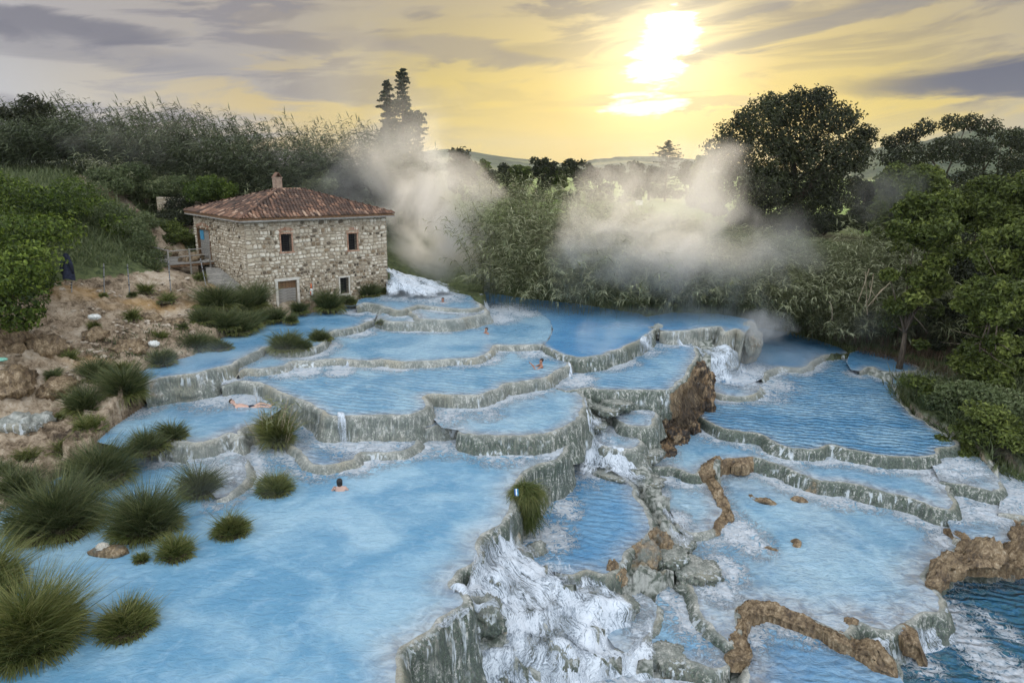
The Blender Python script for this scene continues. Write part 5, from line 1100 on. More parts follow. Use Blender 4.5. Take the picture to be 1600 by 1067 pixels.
def rush(label, top, bot, cov=1.0, nseg=40, lift=.05, bulge=.0, edge=.12, rough=.09, kind='stuff', drape=True):
    """sheet of broken white water from a line of (column,row,z) down to another"""
    A = catmull(np.array([at(*q) for q in top]), .09); n = max(24, len(A)); B = catmull(np.array([at(*q) for q in bot]), .09)
    f = lambda C: np.stack([np.interp(np.linspace(0, 1, n), np.linspace(0, 1, len(C)), C[:, k]) for k in range(3)], 1)
    A, B = f(A), f(B); s = np.linspace(0, 1, nseg)[:, None, None]
    L = np.linalg.norm(B-A, axis=1).mean()
    V = A[None]*(1-s)+B[None]*s; V[..., 2] += bulge*np.sin(np.pi*s[..., 0])
    H_ = relief(V[..., 0], V[..., 1]); zz = V[..., 2]; dft = np.where((H_ < zz+.75) & (H_ > zz-1.5), H_-zz, 0)
    if not drape: dft = dft*0
    for _ in range(10): dft = (dft+np.roll(dft, 1, 0)+np.roll(dft, -1, 0)+np.roll(dft, 1, 1)+np.roll(dft, -1, 1))/5
    V[..., 2] = zz+dft
    ac = (np.arange(n)*.09)[None]*np.ones((nseg, 1)); al = s[..., 0]*L*np.ones((1, n))
    V[..., 2] += lift+rough*.8*fbm(V[..., 0]*1.7, V[..., 1]*1.7, 2, 4, .55)+rough*.4*pnoise(ac*3, al*.8, 4.)
    ew = np.minimum(np.linspace(0, 1, n), np.linspace(1, 0, n))[None]/max(edge, .16); es_ = np.minimum(s[..., 0]/.08, (1-s[..., 0])/.22)
    cv = cov*np.clip(ew, 0, 1)**.8*np.clip(es_*np.ones((1, n)), 0, 1)**.8
    o = obj('rushing_water', V.reshape(-1, 3), gridfaces(nseg, n), M_RUSH, attrs={'al': al.ravel(), 'ac': ac.ravel(), 'cov': cv.ravel()})
    return tag(o, label, kind=kind)
rush('wide white torrent tumbling from the front pool', [(722, 925, -.95), (745, 868, -.95), (752, 848, -1.0), (790, 822, -1.2), (815, 835, -1.7)], [(720, 990, -2.6), (800, 990, -2.8), (860, 960, -2.8), (900, 920, -2.65), (905, 900, -2.5)], 1.0, 60, .12, .35, .06, .07)
rush('middle of the white torrent between the boulders', [(735, 975, -2.5), (800, 975, -2.7), (860, 945, -2.7), (905, 915, -2.65)], [(700, 1090, -3.5), (800, 1100, -3.6), (880, 1080, -3.6), (960, 1040, -3.6)], 1.0, 50, .12, .2, .06, .07)
rush('broad white chute right of the black rock', [(850, 896, -2.5), (890, 902, -2.5), (918, 898, -2.5), (935, 905, -2.6), (950, 925, -2.8)], [(860, 1067, -3.6), (930, 1067, -3.65), (990, 1045, -3.65), (1015, 1020, -3.6), (1020, 995, -3.5)], 1.05, 60, .14, .5, .06, .07)
rush('churning pool of foam at the bottom edge', [(850, 1000, -3.2), (930, 995, -3.3), (1000, 985, -3.4)], [(840, 1120, -3.68), (960, 1120, -3.68), (1050, 1080, -3.68)], 1.0, 40, .12, .1, .1, .08)
rush('white curtain spilling from the notch of the front rim', [(700, 915, -.95), (712, 925, -.95), (730, 935, -1.0)], [(725, 1010, -2.7), (760, 1010, -2.8), (800, 1000, -2.9)], .9, 50, .12, .5, .1, .1)
rush('broken white water filling the lower cascade', [(700, 1000, -2.6), (760, 990, -2.7), (840, 975, -2.9)], [(700, 1120, -3.6), (800, 1130, -3.65), (900, 1110, -3.65)], .85, 50, .1, .1, .1, .07)
rush('thin white veil over the left hump', [(676, 990, -.95), (700, 968, -.95), (722, 950, -.95)], [(690, 1067, -3.2), (730, 1067, -3.3), (775, 1040, -3.2)], .62, 50, .1, .7, .1, .08)
rush('steaming waterfall below the raised terrace', [(1048, 519, .42), (1065, 521, .42), (1082, 524, .42), (1102, 526, .40), (1118, 532, .1)], [(1118, 596, -1.85), (1140, 600, -1.85), (1165, 600, -1.85), (1185, 592, -1.85), (1190, 580, -1.85)], 1.1, 60, .1, .25, .08, .10)
rush('inner cascade under the mossy terrace', [(913, 620, -.35), (915, 640, -.5), (925, 648, -.8), (938, 655, -1.0)], [(905, 745, -2.45), (925, 745, -2.45), (950, 742, -2.4), (990, 735, -2.4)], .92, 60, .1, .15, .06, .12)
rush('foaming runnel past the green dome', [(945, 705, -1.9), (965, 708, -1.9), (985, 712, -1.9)], [(975, 760, -2.5), (1000, 765, -2.55), (1015, 752, -2.6)], .85, 40, .08, .1, .1, .08)
rush('foaming runnel between the dam and the pale pool', [(1020, 775, -2.65), (1035, 785, -2.8), (1050, 800, -2.85)], [(1050, 850, -2.95), (1070, 862, -3.0), (1085, 850, -3.0)], .72, 40, .1, .1, .1, .08)
rush('spill from the wide pool into the dark corner pool', [(1400, 982, -3.05), (1430, 970, -3.08), (1462, 962, -3.08), (1474, 945, -3.1)], [(1450, 1060, -3.95), (1500, 1050, -3.95), (1540, 1030, -3.95), (1540, 990, -3.95)], .85, 50, .08, .1, .08, .08)
rush('white spill left of the brown block', [(1340, 985, -3.1), (1365, 988, -3.1), (1385, 988, -3.1)], [(1395, 1040, -3.9), (1415, 1045, -3.95), (1430, 1040, -3.95)], .6, 40, .08, .15, .1, .06)
rush('white apron of the main fall beside the house', [(603, 418, 3.1), (618, 424, 2.6), (632, 430, 2.2), (655, 436, 1.8)], [(604, 463, 1.3), (640, 468, 1.3), (680, 466, 1.3), (720, 458, 1.3)], 1.3, 60, .08, .25, .05, .12, drape=False)
rush('thin fall cutting the middle curtain', [(528, 647, .2), (533, 648, .2), (537, 649, .2)], [(527, 690, -.75), (535, 693, -.75), (545, 692, -.75)], .75, 30, .16, .25, .12, .03)
rush('notch spill in the long wavy rim', [(536, 559, .5), (541, 559, .5), (546, 560, .5)], [(518, 585, .2), (530, 589, .2), (545, 580, .2)], 1.0, 30, .06, .1, .12, .03)
rush('spill at the corner where two pools meet', [(845, 537, .5), (852, 540, .5), (860, 545, .5)], [(868, 560, .2), (882, 566, .2), (893, 585, -.2)], .8, 30, .08, .1, .12, .03)
rush('spill over the end of the middle pool rim', [(884, 563, .22), (889, 568, .22), (888, 574, .22)], [(890, 602, -.25), (905, 598, -.25), (915, 588, -.25)], .8, 30, .1, .2, .12, .04)
rush('rapids on the steps right of the topmost basin', [(745, 462, 1.2), (765, 466, 1.1), (790, 470, .9)], [(755, 490, .55), (785, 498, .5), (820, 490, .5)], .75, 40, .06, .0, .1, .06)
rush('veil of water down the rim below the deep pool', [(1003, 530, .46), (1010, 524, .46), (1018, 518, .46)], [(985, 562, -.22), (1005, 556, -.22), (1020, 545, -.22)], .7, 30, .18, .2, .12, .04)
# ------------------------------------------------------------------ vegetation
def leafquads(C, Nn, ln, wd, bend=.25):
    """one folded leaf per centre: 4 corners, two triangles' worth of area"""
    N = len(C); a = rng.normal(size=(N, 3)); T = unit(np.cross(Nn, a)); B = np.cross(Nn, T)
    ln = np.broadcast_to(ln, (N,))[:, None]; wd = np.broadcast_to(wd, (N,))[:, None]
    V = np.stack([C-T*ln/2, C+B*wd/2+Nn*ln*.08, C+T*ln/2-Nn*ln*bend, C-B*wd/2+Nn*ln*.08], 1).reshape(-1, 3)
    return V, (np.arange(N)*4)[:, None]+np.arange(4)[None]
def lobe_leaves(L, per, size, shell=.55, up=.35, tone=(.35, .25)):
    """L: rows of cx,cy,cz,rx,ry,rz,n-weight. leaves through the outer part of every lobe"""
    Cs, Ns, Ts = [], [], []
    for (cx, cy, cz, rx, ry, rz, wt) in L:
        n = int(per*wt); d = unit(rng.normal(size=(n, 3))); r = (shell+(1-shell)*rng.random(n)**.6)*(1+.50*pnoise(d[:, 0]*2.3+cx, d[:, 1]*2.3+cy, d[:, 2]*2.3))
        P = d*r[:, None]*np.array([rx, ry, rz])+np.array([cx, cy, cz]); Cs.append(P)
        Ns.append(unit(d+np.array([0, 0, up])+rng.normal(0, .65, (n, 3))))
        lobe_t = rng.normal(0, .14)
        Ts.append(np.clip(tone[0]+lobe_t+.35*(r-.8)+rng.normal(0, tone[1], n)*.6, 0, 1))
    C, Nn, T = np.concatenate(Cs), np.concatenate(Ns), np.concatenate(Ts)
    s = size*rng.uniform(.65, 1.35, len(C)); V, Fq = leafquads(C, Nn, s, s*.55)
    return V, Fq, np.repeat(T, 4)
def trunk_mesh(base, tops, r0, nside=8):
    mb = MB(); base = np.array(base, float); fork = base+(np.mean(tops, 0)-base)*.35
    mb.tube([base-[0, 0, .4], base*.6+fork*.4+[r0*.4, 0, 0], fork], [r0*1.35, r0, r0*.8], nside)
    for tp in tops:
        tp = np.array(tp, float); mid = (fork+tp)/2+rng.normal(0, .12, 3)*np.linalg.norm(tp-fork)*.4
        q1 = fork*.75+mid*.25
        mb.tube([fork-[0, 0, r0*.5], q1, mid, tp], [r0*.62, r0*.45, r0*.28, r0*.06], 6)
        for _ in range(2):
            e = mid+(rng.normal(0, .35, 3)+[0, 0, .15])*np.linalg.norm(tp-fork)*.7; mb.tube([mid, (mid+e)/2+rng.normal(0, .05, 3), e], [r0*.25, r0*.14, r0*.04], 5)
    return mb
def tree(label, base, crown_c, crown_r, nlobes, per, leaf, lm, r0=.35, lobe=.34, flat=.0, cat='tree', group=None, name='broadleaf_tree', lobes=None, skirt=False):
    base = np.array(base, float); root = empty(name, tuple(base)); tag(root, label, cat, group)
    cc, cr = np.array(crown_c)-base, np.array(crown_r); L = []
    if lobes is not None: L = [(*(np.array(q[:3])-base), *q[3:]) for q in lobes]
    for i in range(nlobes):
        d = unit(rng.normal(size=3)); d[2] = d[2]*(1 if d[2] > 0 else .75); k = rng.uniform(.25, .82)**.7
        c = cc+d*cr*k
        if skirt and i % 3 == 0: c[2] = rng.uniform(.12, .8)*cc[2]
        s = lobe*rng.uniform(.6, 1.25)*cr.mean()*(1.15-.45*k); L.append((*c, s, s, s*rng.uniform(.6, .85), (s/(lobe*cr.mean()))**2))
    V, Fq, T = lobe_leaves(L, per, leaf)
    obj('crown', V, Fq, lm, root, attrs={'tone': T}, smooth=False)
    tops = [np.array(q[:3]) for q in sorted(L, key=lambda q: rng.random())[:7]]
    tb = trunk_mesh(np.zeros(3), tops, r0); tb.build('trunk', M_BARK, root, True)
    return root
def shrub(label, c, r, per, leaf, lm, nl=7, cat='shrub', name='shrub', group=None, squash=.75):
    c = np.array(c, float); root = empty(name, tuple(c)); tag(root, label, cat, group); L = []
    for i in range(nl):
        d = rng.normal(0, .42, 3); s = rng.uniform(.4, .65); L.append((d[0]*r[0], d[1]*r[1], abs(d[2])*r[2]*.9+r[2]*.35, s*r[0], s*r[1], s*r[2]*squash, s*1.8))
    V, Fq, T = lobe_leaves(L, per, leaf, .4); obj('foliage', V, Fq, lm, root, attrs={'tone': T}, smooth=False)
    mb = MB()
    for q in L[:5]: mb.tube([(0, 0, -.2), (q[0]*.5, q[1]*.5, q[2]*.5), q[:3]], [.04*r[0], .03*r[0], .01], 5)
    mb.build('stem', M_BARK, root); return root

M_ROCKS = make_plain('loose_stone', (.20, .155, .105), (.50, .43, .34), 3, .9)
# --- the two big dark trees and the bright ones at the right
b = W(1240, 74, 4.3); cc = atd(1240, 240, 74)
lob = []
for (u, v, r) in [(1150, 215, 34), (1185, 185, 34), (1225, 172, 34), (1270, 168, 36), (1310, 190, 34), (1345, 215, 24), (1325, 245, 36), (1135, 255, 32), (1145, 290, 34), (1190, 240, 46), (1245, 225, 52), (1290, 255, 46), (1200, 290, 46), (1255, 300, 46),
                  (1305, 300, 34), (1180, 325, 34), (1235, 335, 34), (1285, 325, 30), (1125, 235, 20), (1355, 205, 12), (1160, 190, 18), (1210, 158, 18), (1250, 156, 18), (1285, 155, 20)]:
    for k in (0, 1):
        Y = 74+rng.uniform(-5, 5)*(1 if r > 25 else .4); p = atd(u+rng.normal(0, 5), v+rng.normal(0, 4), Y); s = r/1067*Y*rng.uniform(.75, 1.0); lob.append((*p, s, s, s*.8, (r/34)**2))
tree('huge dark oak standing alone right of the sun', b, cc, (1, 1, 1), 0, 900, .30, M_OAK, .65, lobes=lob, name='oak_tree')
lob = []
for (u, v, r) in [(1400, 225, 20), (1420, 210, 20), (1450, 200, 18), (1480, 195, 18), (1515, 190, 20), (1540, 200, 20), (1575, 215, 22), (1605, 220, 24), (1640, 230, 30), (1390, 250, 20), (1430, 245, 30), (1480, 235, 34), (1530, 240, 36), (1590, 255, 36), (1400, 275, 22), (1450, 280, 30), (1510, 285, 34), (1570, 290, 34), (1630, 280, 36)]:
    for k in (0, 1):
        Y = 84+rng.uniform(-5, 5)*(1 if r > 25 else .4); p = atd(u+rng.normal(0, 4), v+rng.normal(0, 3), Y); s = r/1067*Y*rng.uniform(.7, 1.0); lob.append((*p, s, s, s*.75, (r/30)**2))
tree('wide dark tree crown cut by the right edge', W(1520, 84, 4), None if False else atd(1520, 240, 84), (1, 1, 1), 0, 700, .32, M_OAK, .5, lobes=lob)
RT = [('yellow-green tree top in front of the wide dark tree', 1430, 305, 52, 62, 4.2, 1.0), ('bright green tree crown at the right edge', 1560, 325, 46, 75, 5.0, 1.0), ('leafy green tree right of the steaming canes', 1440, 355, 42, 65, 4.5, .9),
      ('dense green crown low at the right edge', 1590, 400, 38, 70, 5.0, 1.0), ('drooping light green tree lowest at the right', 1560, 470, 36, 60, 4.0, .9), ('small green tree among the canes at the right', 1385, 320, 60, 30, 3.2, .8)]
for i, (lb, u, v, Y, rp, rz_, k) in enumerate(RT):
    c = atd(u, v, Y); r = rp/1067*Y; g = float(base_h(c[0], c[1])); hz = max(rz_*.5, 1.4)
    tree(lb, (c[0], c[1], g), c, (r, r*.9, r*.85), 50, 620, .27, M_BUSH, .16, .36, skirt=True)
# dark understorey behind the bright trees
for i, (lb, u, v, Y, rp) in enumerate([('shadowy tree mass under the wide dark crown', 1500, 340, 64, 75), ('shadowy tree between canes and bright crowns', 1520, 430, 46, 60), ('shadowy low tree at the right bank', 1490, 500, 43, 45), ('dark rounded tree beside the oak foot', 1350, 300, 76, 34), ('dark thicket tree at the right edge above the bank', 1600, 520, 40, 60)]):
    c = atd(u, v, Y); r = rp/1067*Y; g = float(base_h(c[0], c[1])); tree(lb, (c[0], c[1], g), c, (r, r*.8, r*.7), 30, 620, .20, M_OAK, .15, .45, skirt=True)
for i, (lb, u, v, Y, rp) in enumerate([('dark shrub under the left side of the oak', 1165, 338, 70, 26), ('dark shrub hiding the oak trunk', 1225, 348, 69, 26), ('dark shrub under the right side of the oak', 1290, 345, 69, 28), ('rounded shrub between the oak and the green trees', 1350, 342, 68, 26), ('low shrub left of the oak at the field edge', 1115, 325, 78, 16)]):
    c = atd(u, v, Y); r = rp/1067*Y; shrub(lb, (c[0], c[1], c[2]-r*.7), (r, r, r*.9), 900, .26, M_OAK, 9)
# --- conifers
def conifer(label, u, vtop, Y, zb, hw, seed, dens=1.0, name='cedar_tree'):
    top = atd(u, vtop, Y); b_ = W(u, Y, zb); b_ = np.array([top[0], b_[1], zb]); H = top[2]-zb; root = empty(name, tuple(b_)); tag(root, label, 'tree')
    Cs, Ns, bm_ = [], [], MB(); k = 0
    bm_.tube([(0, 0, -.3), (0, 0, H*.5), (0, 0, H)], [H*.022, H*.013, .02], 7)
    for z in np.arange(H*.12, H*.985, H*.024):
        f = 1-z/H; rr = hw*(f**.62)*(.75+.35*math.sin(z*1.3+seed))
        for a in range(9):
            th = rng.uniform(0, 6.28); ln = rr*rng.uniform(.3, 1.25); e = np.array([math.cos(th)*ln, math.sin(th)*ln, z+ln*rng.uniform(-.15, .3)])
            if a < 3: bm_.tube([(0, 0, z), e], [.05, .015], 4, caps=False)
            n = int(34*dens*(.3+ln/hw)); t_ = rng.uniform(.15, 1, n)[:, None]
            Cs.append(np.array([0, 0, z])*(1-t_)+e*t_+rng.normal(0, .024*H/5, (n, 3))*np.array([1, 1, .5])); Ns.append(unit(rng.normal(0, .7, (n, 3))+[0, 0, .8]))
    C, Nn = np.concatenate(Cs), np.concatenate(Ns); s = rng.uniform(.7, 1.3, len(C))*H*.026; V, Fq = leafquads(C, Nn, s, s*.5)
    obj('crown', V, Fq, M_FIR, root, attrs={'tone': np.repeat(rng.uniform(0, 1, len(C)), 4)}, smooth=False); bm_.build('trunk', M_BARK, root, True)
conifer('tallest ragged conifer spire rising out of the steam', 628, 106, 74, 4.6, 4.3, 1)
conifer('shorter conifer spire left of the tallest one', 604, 125, 75, 4.6, 3.4, 4)
conifer('slanting lower conifer right of the tallest spire', 652, 172, 76, 4.6, 3.6, 7)
conifer('lone flat-topped conifer on the horizon below the sun', 1045, 219, 120, 4.5, 6.5, 9)
# --- tree line on the plain
TL = [(722, 262, 24, 105), (750, 268, 16, 120), (775, 272, 18, 118), (800, 274, 15, 125), (822, 270, 17, 112), (850, 264, 19, 108), (873, 272, 14, 120), (905, 268, 20, 110), (935, 274, 16, 118), (958, 272, 15, 110), (985, 276, 20, 118), (1015, 272, 18, 125), (1078, 272, 18, 118), (1098, 262, 18, 98), (1110, 285, 20, 92)]
LOC = ['first from the left behind the steam plume', 'low and dark beside the first', 'third from the left', 'small round one left of centre', 'just left of the rounded pair', 'taller rounded one of the pair', 'low gap tree right of the pair', 'broad pale one in the middle', 'low one right of the broad pale one', 'narrow one at the edge of the drifting steam', 'dim one inside the drifting steam', 'dim one left of the lone conifer', 'right of the lone conifer', 'close to the left flank of the oak', 'lowest at the foot of the oak']
for (u, v, r, Y), lb in zip(TL, LOC):
    c = atd(u, v, Y); rr = r/1067*Y*1.35; tree('distant tree on the plain, '+lb, (c[0], c[1], 5.0), c, (rr, rr, rr*.75), 16, 230, .5, M_OAK if u % 3 else M_BUSH, .25, .5, skirt=True, group='trees lined up across the far plain')
tree('leafy tree at the far left end of the cane ridge', W(60, 62, 9.2), atd(62, 195, 62), (3.4, 3.0, 2.6), 20, 420, .28, M_OAK, .2, .4)

# --- giant cane: arching leafy stems. right-bank thicket and ridge thicket
def canes(label, P0, H, leanD, leafm, nleaf=16, leafL=.55, wid=.05, plume=0.0, name='giant_canes', arch=.35, tone=(.45, .22)):
    N = len(P0); t = np.linspace(0, 1, 6); lean = leanD; H = np.asarray(H)
    S = P0[:, None]+np.stack([lean[:, 0, None]*H[:, None]*t**1.8, lean[:, 1, None]*H[:, None]*t**1.8, H[:, None]*(t-arch*np.clip(np.linalg.norm(lean, axis=1), 0, 1)[:, None]*t**2.6)], -1)
    # stems: three-sided tubes
    r_ = .014*(1-.75*t); an = np.array([0, 2.09, 4.19]); ring = np.stack([np.cos(an), np.sin(an), 0*an], -1)
    V1 = (S[:, :, None]+ring[None, None]*r_[None, :, None, None]).reshape(-1, 3)
    b = (np.arange(N)*18)[:, None, None]+(np.arange(5)*3)[None, :, None]; j = np.arange(3)[None, None]
    F1 = np.stack([b+j, b+(j+1) % 3, b+3+(j+1) % 3, b+3+j], -1).reshape(-1, 4)
    tl = rng.uniform(.22, 1.0, (N, nleaf)); idx = tl*5; i0 = np.minimum(idx.astype(int), 4); fr = idx-i0
    A = S[np.arange(N)[:, None], i0]*(1-fr)[..., None]+S[np.arange(N)[:, None], i0+1]*fr[..., None]
    A = A.reshape(-1, 3); n2 = len(A); th = rng.uniform(0, 2*math.pi, n2)
    ldir = np.repeat(lean, nleaf, 0); D = unit(np.stack([np.cos(th)+ldir[:, 0]*1.2, np.sin(th)+ldir[:, 1]*1.2, rng.uniform(.1, 1.0, n2)], 1))
    side = unit(np.cross(D, np.array([0, 0, 1.0]))); side = unit(side+np.array([0, 0, 1.0])*rng.normal(0, .5, n2)[:, None])
    tn = np.clip(np.repeat(rng.normal(tone[0], tone[1]*.7, N), nleaf)+rng.normal(0, tone[1], n2)+(tl.ravel()-.6)*.35, 0, 1)
    V2, F2, T2 = ribbons(A, D, leafL*rng.uniform(.6, 1.3, n2), wid*rng.uniform(.7, 1.3, n2), rng.uniform(.35, .9, n2), side, 3, tn, np.clip(tn+.12, 0, 1))
    Vl, Fl, Tl = [V1, V2], [F1, F2+len(V1)], [np.full(len(V1), .35), T2]; off = len(V1)+len(V2)
    if plume > 0:
        k = np.nonzero(rng.random(N) < plume)[0]; A = S[k, -1]; d = unit(S[k, -1]-S[k, -2]+np.array([0, 0, .3])); m_ = 5
        A2 = np.repeat(A, m_, 0); d2 = unit(np.repeat(d, m_, 0)+rng.normal(0, .12, (len(A2), 3)))
        V3, F3, T3 = ribbons(A2, d2, rng.uniform(.4, .95, len(A2)), .05, .02, unit(rng.normal(size=(len(A2), 3))), 3, np.full(len(A2), .55), np.full(len(A2), .8)); Vl.append(V3); Fl.append(F3+off); Tl.append(T3)
    return tag(obj(name, np.concatenate(Vl), np.concatenate(Fl), leafm, attrs={'tone': np.concatenate(Tl)}, smooth=False), label, kind='stuff')
def rowtop(u, tab): return np.interp(u, [q[0] for q in tab], [q[1] for q in tab])
def scatter_band(n, u0, u1, near, far, noise_=.6):
    """n ground points with column u0..u1 between a near and a far distance given per column"""
    u = rng.uniform(u0, u1, n); k = rng.random(n)**1.15; Y = rowtop(u, near)*(1-k)+rowtop(u, far)*k+rng.normal(0, noise_, n)
    P = np.array([atd(a, 300, y) for a, y in zip(u, Y)]); P[:, 2] = base_h(P[:, 0], P[:, 1]); 
    for _ in range(3):
        pu, pv = proj(P); P[:, 0] += (u-pu)/F*P[:, 1]
    P[:, 2] = base_h(P[:, 0], P[:, 1]); return u, P
NEAR = [(740, 49.5), (780, 48.0), (860, 46.5), (960, 45.6), (1060, 45.4), (1150, 45.4), (1215, 47.0), (1250, 47.5), (1322, 46.0), (1380, 45.0), (1430, 44.5), (1500, 42.5)]
FAR = [(740, 66), (800, 68), (900, 68), (1000, 64), (1100, 60), (1200, 58), (1300, 56), (1430, 52), (1500, 50)]
TOP = [(730, 292), (760, 272), (800, 276), (860, 280), (920, 288), (970, 305), (1020, 326), (1100, 340), (1160, 350), (1220, 362), (1280, 364), (1340, 356), (1400, 350), (1440, 385), (1500, 430)]
u, P = scatter_band(3000, 735, 1490, NEAR, FAR)
ztop = 10-(rowtop(u, TOP)-264-(u-800)*.0175)/1067*P[:, 1]; kf = (P[:, 1]-rowtop(u, NEAR))/(rowtop(u, FAR)-rowtop(u, NEAR)); kf = np.clip(kf, 0, 1)
Hc = np.clip((ztop-P[:, 2])*(.62+.50*kf**.6)*rng.uniform(.85, 1.2, len(u)), 2.0, 8.0)
Hc = Hc*(1+.25*pnoise(P[:, 0]*.25, P[:, 1]*.25, 7))
th = rng.uniform(0, 6.28, len(u)); lm_ = rng.uniform(.15, .6, len(u)); lean = np.stack([np.cos(th)*lm_, np.sin(th)*lm_-.32*(1-kf)], 1)
canes('dense thicket of giant cane hanging over the right bank', P, Hc, lean, M_CANE, 20, .62, .058, 0.03, arch=.45, tone=(.42, .26))
# silvery outer shoots arching toward the water
u, P = scatter_band(420, 760, 1430, NEAR, [(a, b+5) for a, b in NEAR]); Hc = rng.uniform(2.4, 4.6, len(u))
lean = np.stack([rng.normal(0, .35, len(u)), rng.uniform(-.75, -.2, len(u))], 1)
canes('pale outer cane shoots arching down to the water', P, Hc, lean, M_CANE, 24, .55, .055, .05, arch=.75, tone=(.68, .25))
# ridge thicket, blown to the left, with seed plumes against the sky
RTOP = [(10, 205), (40, 176), (90, 160), (150, 160), (200, 176), (260, 170), (330, 178), (400, 188), (460, 200), (520, 206), (580, 200), (640, 215), (700, 250)]
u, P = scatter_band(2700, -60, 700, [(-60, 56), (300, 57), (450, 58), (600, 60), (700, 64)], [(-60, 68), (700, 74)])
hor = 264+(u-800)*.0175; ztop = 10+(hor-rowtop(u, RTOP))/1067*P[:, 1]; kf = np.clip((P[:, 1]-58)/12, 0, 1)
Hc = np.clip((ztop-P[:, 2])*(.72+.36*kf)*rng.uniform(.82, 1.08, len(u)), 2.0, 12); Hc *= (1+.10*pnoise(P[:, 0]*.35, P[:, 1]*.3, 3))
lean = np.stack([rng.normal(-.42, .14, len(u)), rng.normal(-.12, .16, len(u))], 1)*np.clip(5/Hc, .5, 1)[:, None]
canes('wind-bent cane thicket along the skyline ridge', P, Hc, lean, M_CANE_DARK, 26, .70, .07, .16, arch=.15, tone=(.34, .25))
u, P = scatter_band(420, 150, 640, [(150, 54), (300, 55.5), (450, 57), (640, 58)], [(150, 57), (640, 62)]); Hc = rng.uniform(2.0, 3.8, len(u))
lean = np.stack([rng.normal(-.2, .3, len(u)), rng.uniform(-.6, -.1, len(u))], 1)
canes('lower cane fringe behind the house roof', P, Hc, lean, M_CANE, 22, .55, .055, 0, arch=.5, tone=(.45, .25))

# --- ground cover: grass on the slope, reddish dry grass, bank grasses
def blades(name, label, P, H, wid, m_, lean=.5, tone=(.4, .25), kind='stuff', bias=(0, 0), nseg=3, parent=None, spread=None, tipt=.25):
    N = len(P); th = rng.uniform(0, 6.28, N); l_ = lean*rng.random(N)
    D = np.stack([np.cos(th)*l_+bias[0], np.sin(th)*l_+bias[1], np.ones(N)], 1) if spread is None else spread
    D = unit(D); side = unit(np.cross(D, rng.normal(size=(N, 3)))); t0 = np.clip(rng.normal(tone[0], tone[1], N), 0, 1)
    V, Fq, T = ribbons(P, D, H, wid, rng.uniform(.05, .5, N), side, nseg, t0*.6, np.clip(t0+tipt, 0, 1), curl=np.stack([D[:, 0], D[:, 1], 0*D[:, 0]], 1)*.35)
    o = obj(name, V, Fq, m_, parent, attrs={'tone': T}, smooth=False)
    return tag(o, label, kind=kind) if parent is None else o
def area_pts(n, polyuv, Yr, cond=None):
    """points on the terrain seen inside a polygon of the photograph"""
    poly = np.array(polyuv, float); out = []
    u = rng.uniform(poly[:, 0].min(), poly[:, 0].max(), n*6); Y = rng.uniform(*Yr, n*6)
    X = (u-800)/1067*Y*1.0; h = base_h(X, Y); pu, pv = proj(np.stack([X, Y, h], 1)); k = inpoly(pu, pv, poly)
    P = np.stack([X, Y, h], 1)[k]
    if cond is not None and len(P): P = P[cond(P)]
    P = P[:n]; P[:, 2] = ground_h(P[:, 0], P[:, 1]); return P
PATH = np.array([W(a, 57-(i/8)*11, 8.8-i*.62) for i, a in enumerate((140, 150, 168, 195, 225, 250, 270, 290, 300))])
offpath = lambda P: dist_poly(P[:, 0], P[:, 1], PATH) > 1.0
P = area_pts(9000, [(-60, 235), (200, 240), (320, 260), (330, 400), (240, 400), (180, 420), (60, 430), (-60, 440)], (28, 60), offpath)
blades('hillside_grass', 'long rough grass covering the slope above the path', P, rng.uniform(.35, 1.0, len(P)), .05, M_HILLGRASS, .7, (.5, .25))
P = area_pts(5000, [(1340, 500), (1480, 505), (1560, 560), (1600, 600), (1500, 590), (1420, 565), (1330, 540), (1240, 515)], (38, 54))
blades('dry_grass', 'reddish dry grass along the right bank above the pools', P, rng.uniform(.5, 1.3, len(P)), .035, M_STRAW, .5, (.4, .25))
P = area_pts(15000, [(1395, 606), (1600, 600), (1900, 640), (1900, 860), (1640, 765), (1560, 728), (1470, 668), (1420, 628)], (22, 44))
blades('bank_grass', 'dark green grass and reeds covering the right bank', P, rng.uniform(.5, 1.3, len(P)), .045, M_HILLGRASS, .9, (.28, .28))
P = area_pts(2200, [(1380, 590), (1480, 560), (1640, 590), (1640, 640), (1420, 630)], (28, 46))
blades('bank_reeds', 'taller blue-green reed fringe at the top of the right bank', P, rng.uniform(.7, 1.4, len(P)), .05, M_CANE, .8, (.35, .25))
for i, (u, v, r, lb) in enumerate([(1460, 640, 1.7, 'bushy green clump at the water edge of the right bank'), (1530, 650, 1.9, 'olive bush in the middle of the right bank'), (1590, 700, 1.7, 'leafy green bush at the lower right bank edge'), (1540, 610, 1.6, 'bush at the top of the right bank'), (1500, 690, 1.0, 'low dark bush overhanging the outer run'), (1440, 612, 1.1, 'small bush behind the corner of the rippled pool')]):
    p = onground(u, v, -1.5); shrub(lb, p, (r, r, r*.6), 700, .20, M_HILLGRASS if i % 2 else M_BUSH, 8)
P = area_pts(1600, [(90, 560), (380, 470), (430, 500), (300, 560), (200, 600), (100, 680)], (26, 46)); P = P[rng.random(len(P)) < .75]
blades('sparse_grass', 'sparse grass tufts on the sandy bank', P, rng.uniform(.15, .4, len(P)), .03, M_SEDGE_DARK, .9, (.5, .2))
P = area_pts(2600, [(60, 440), (380, 440), (400, 500), (300, 560), (200, 600), (120, 690), (-40, 720), (-40, 560)], (25, 47)); n = len(P); keep = fbm(P[:, 0]*.6, P[:, 1]*.6, 3, 3) > .25; P = P[keep]; n = len(P)
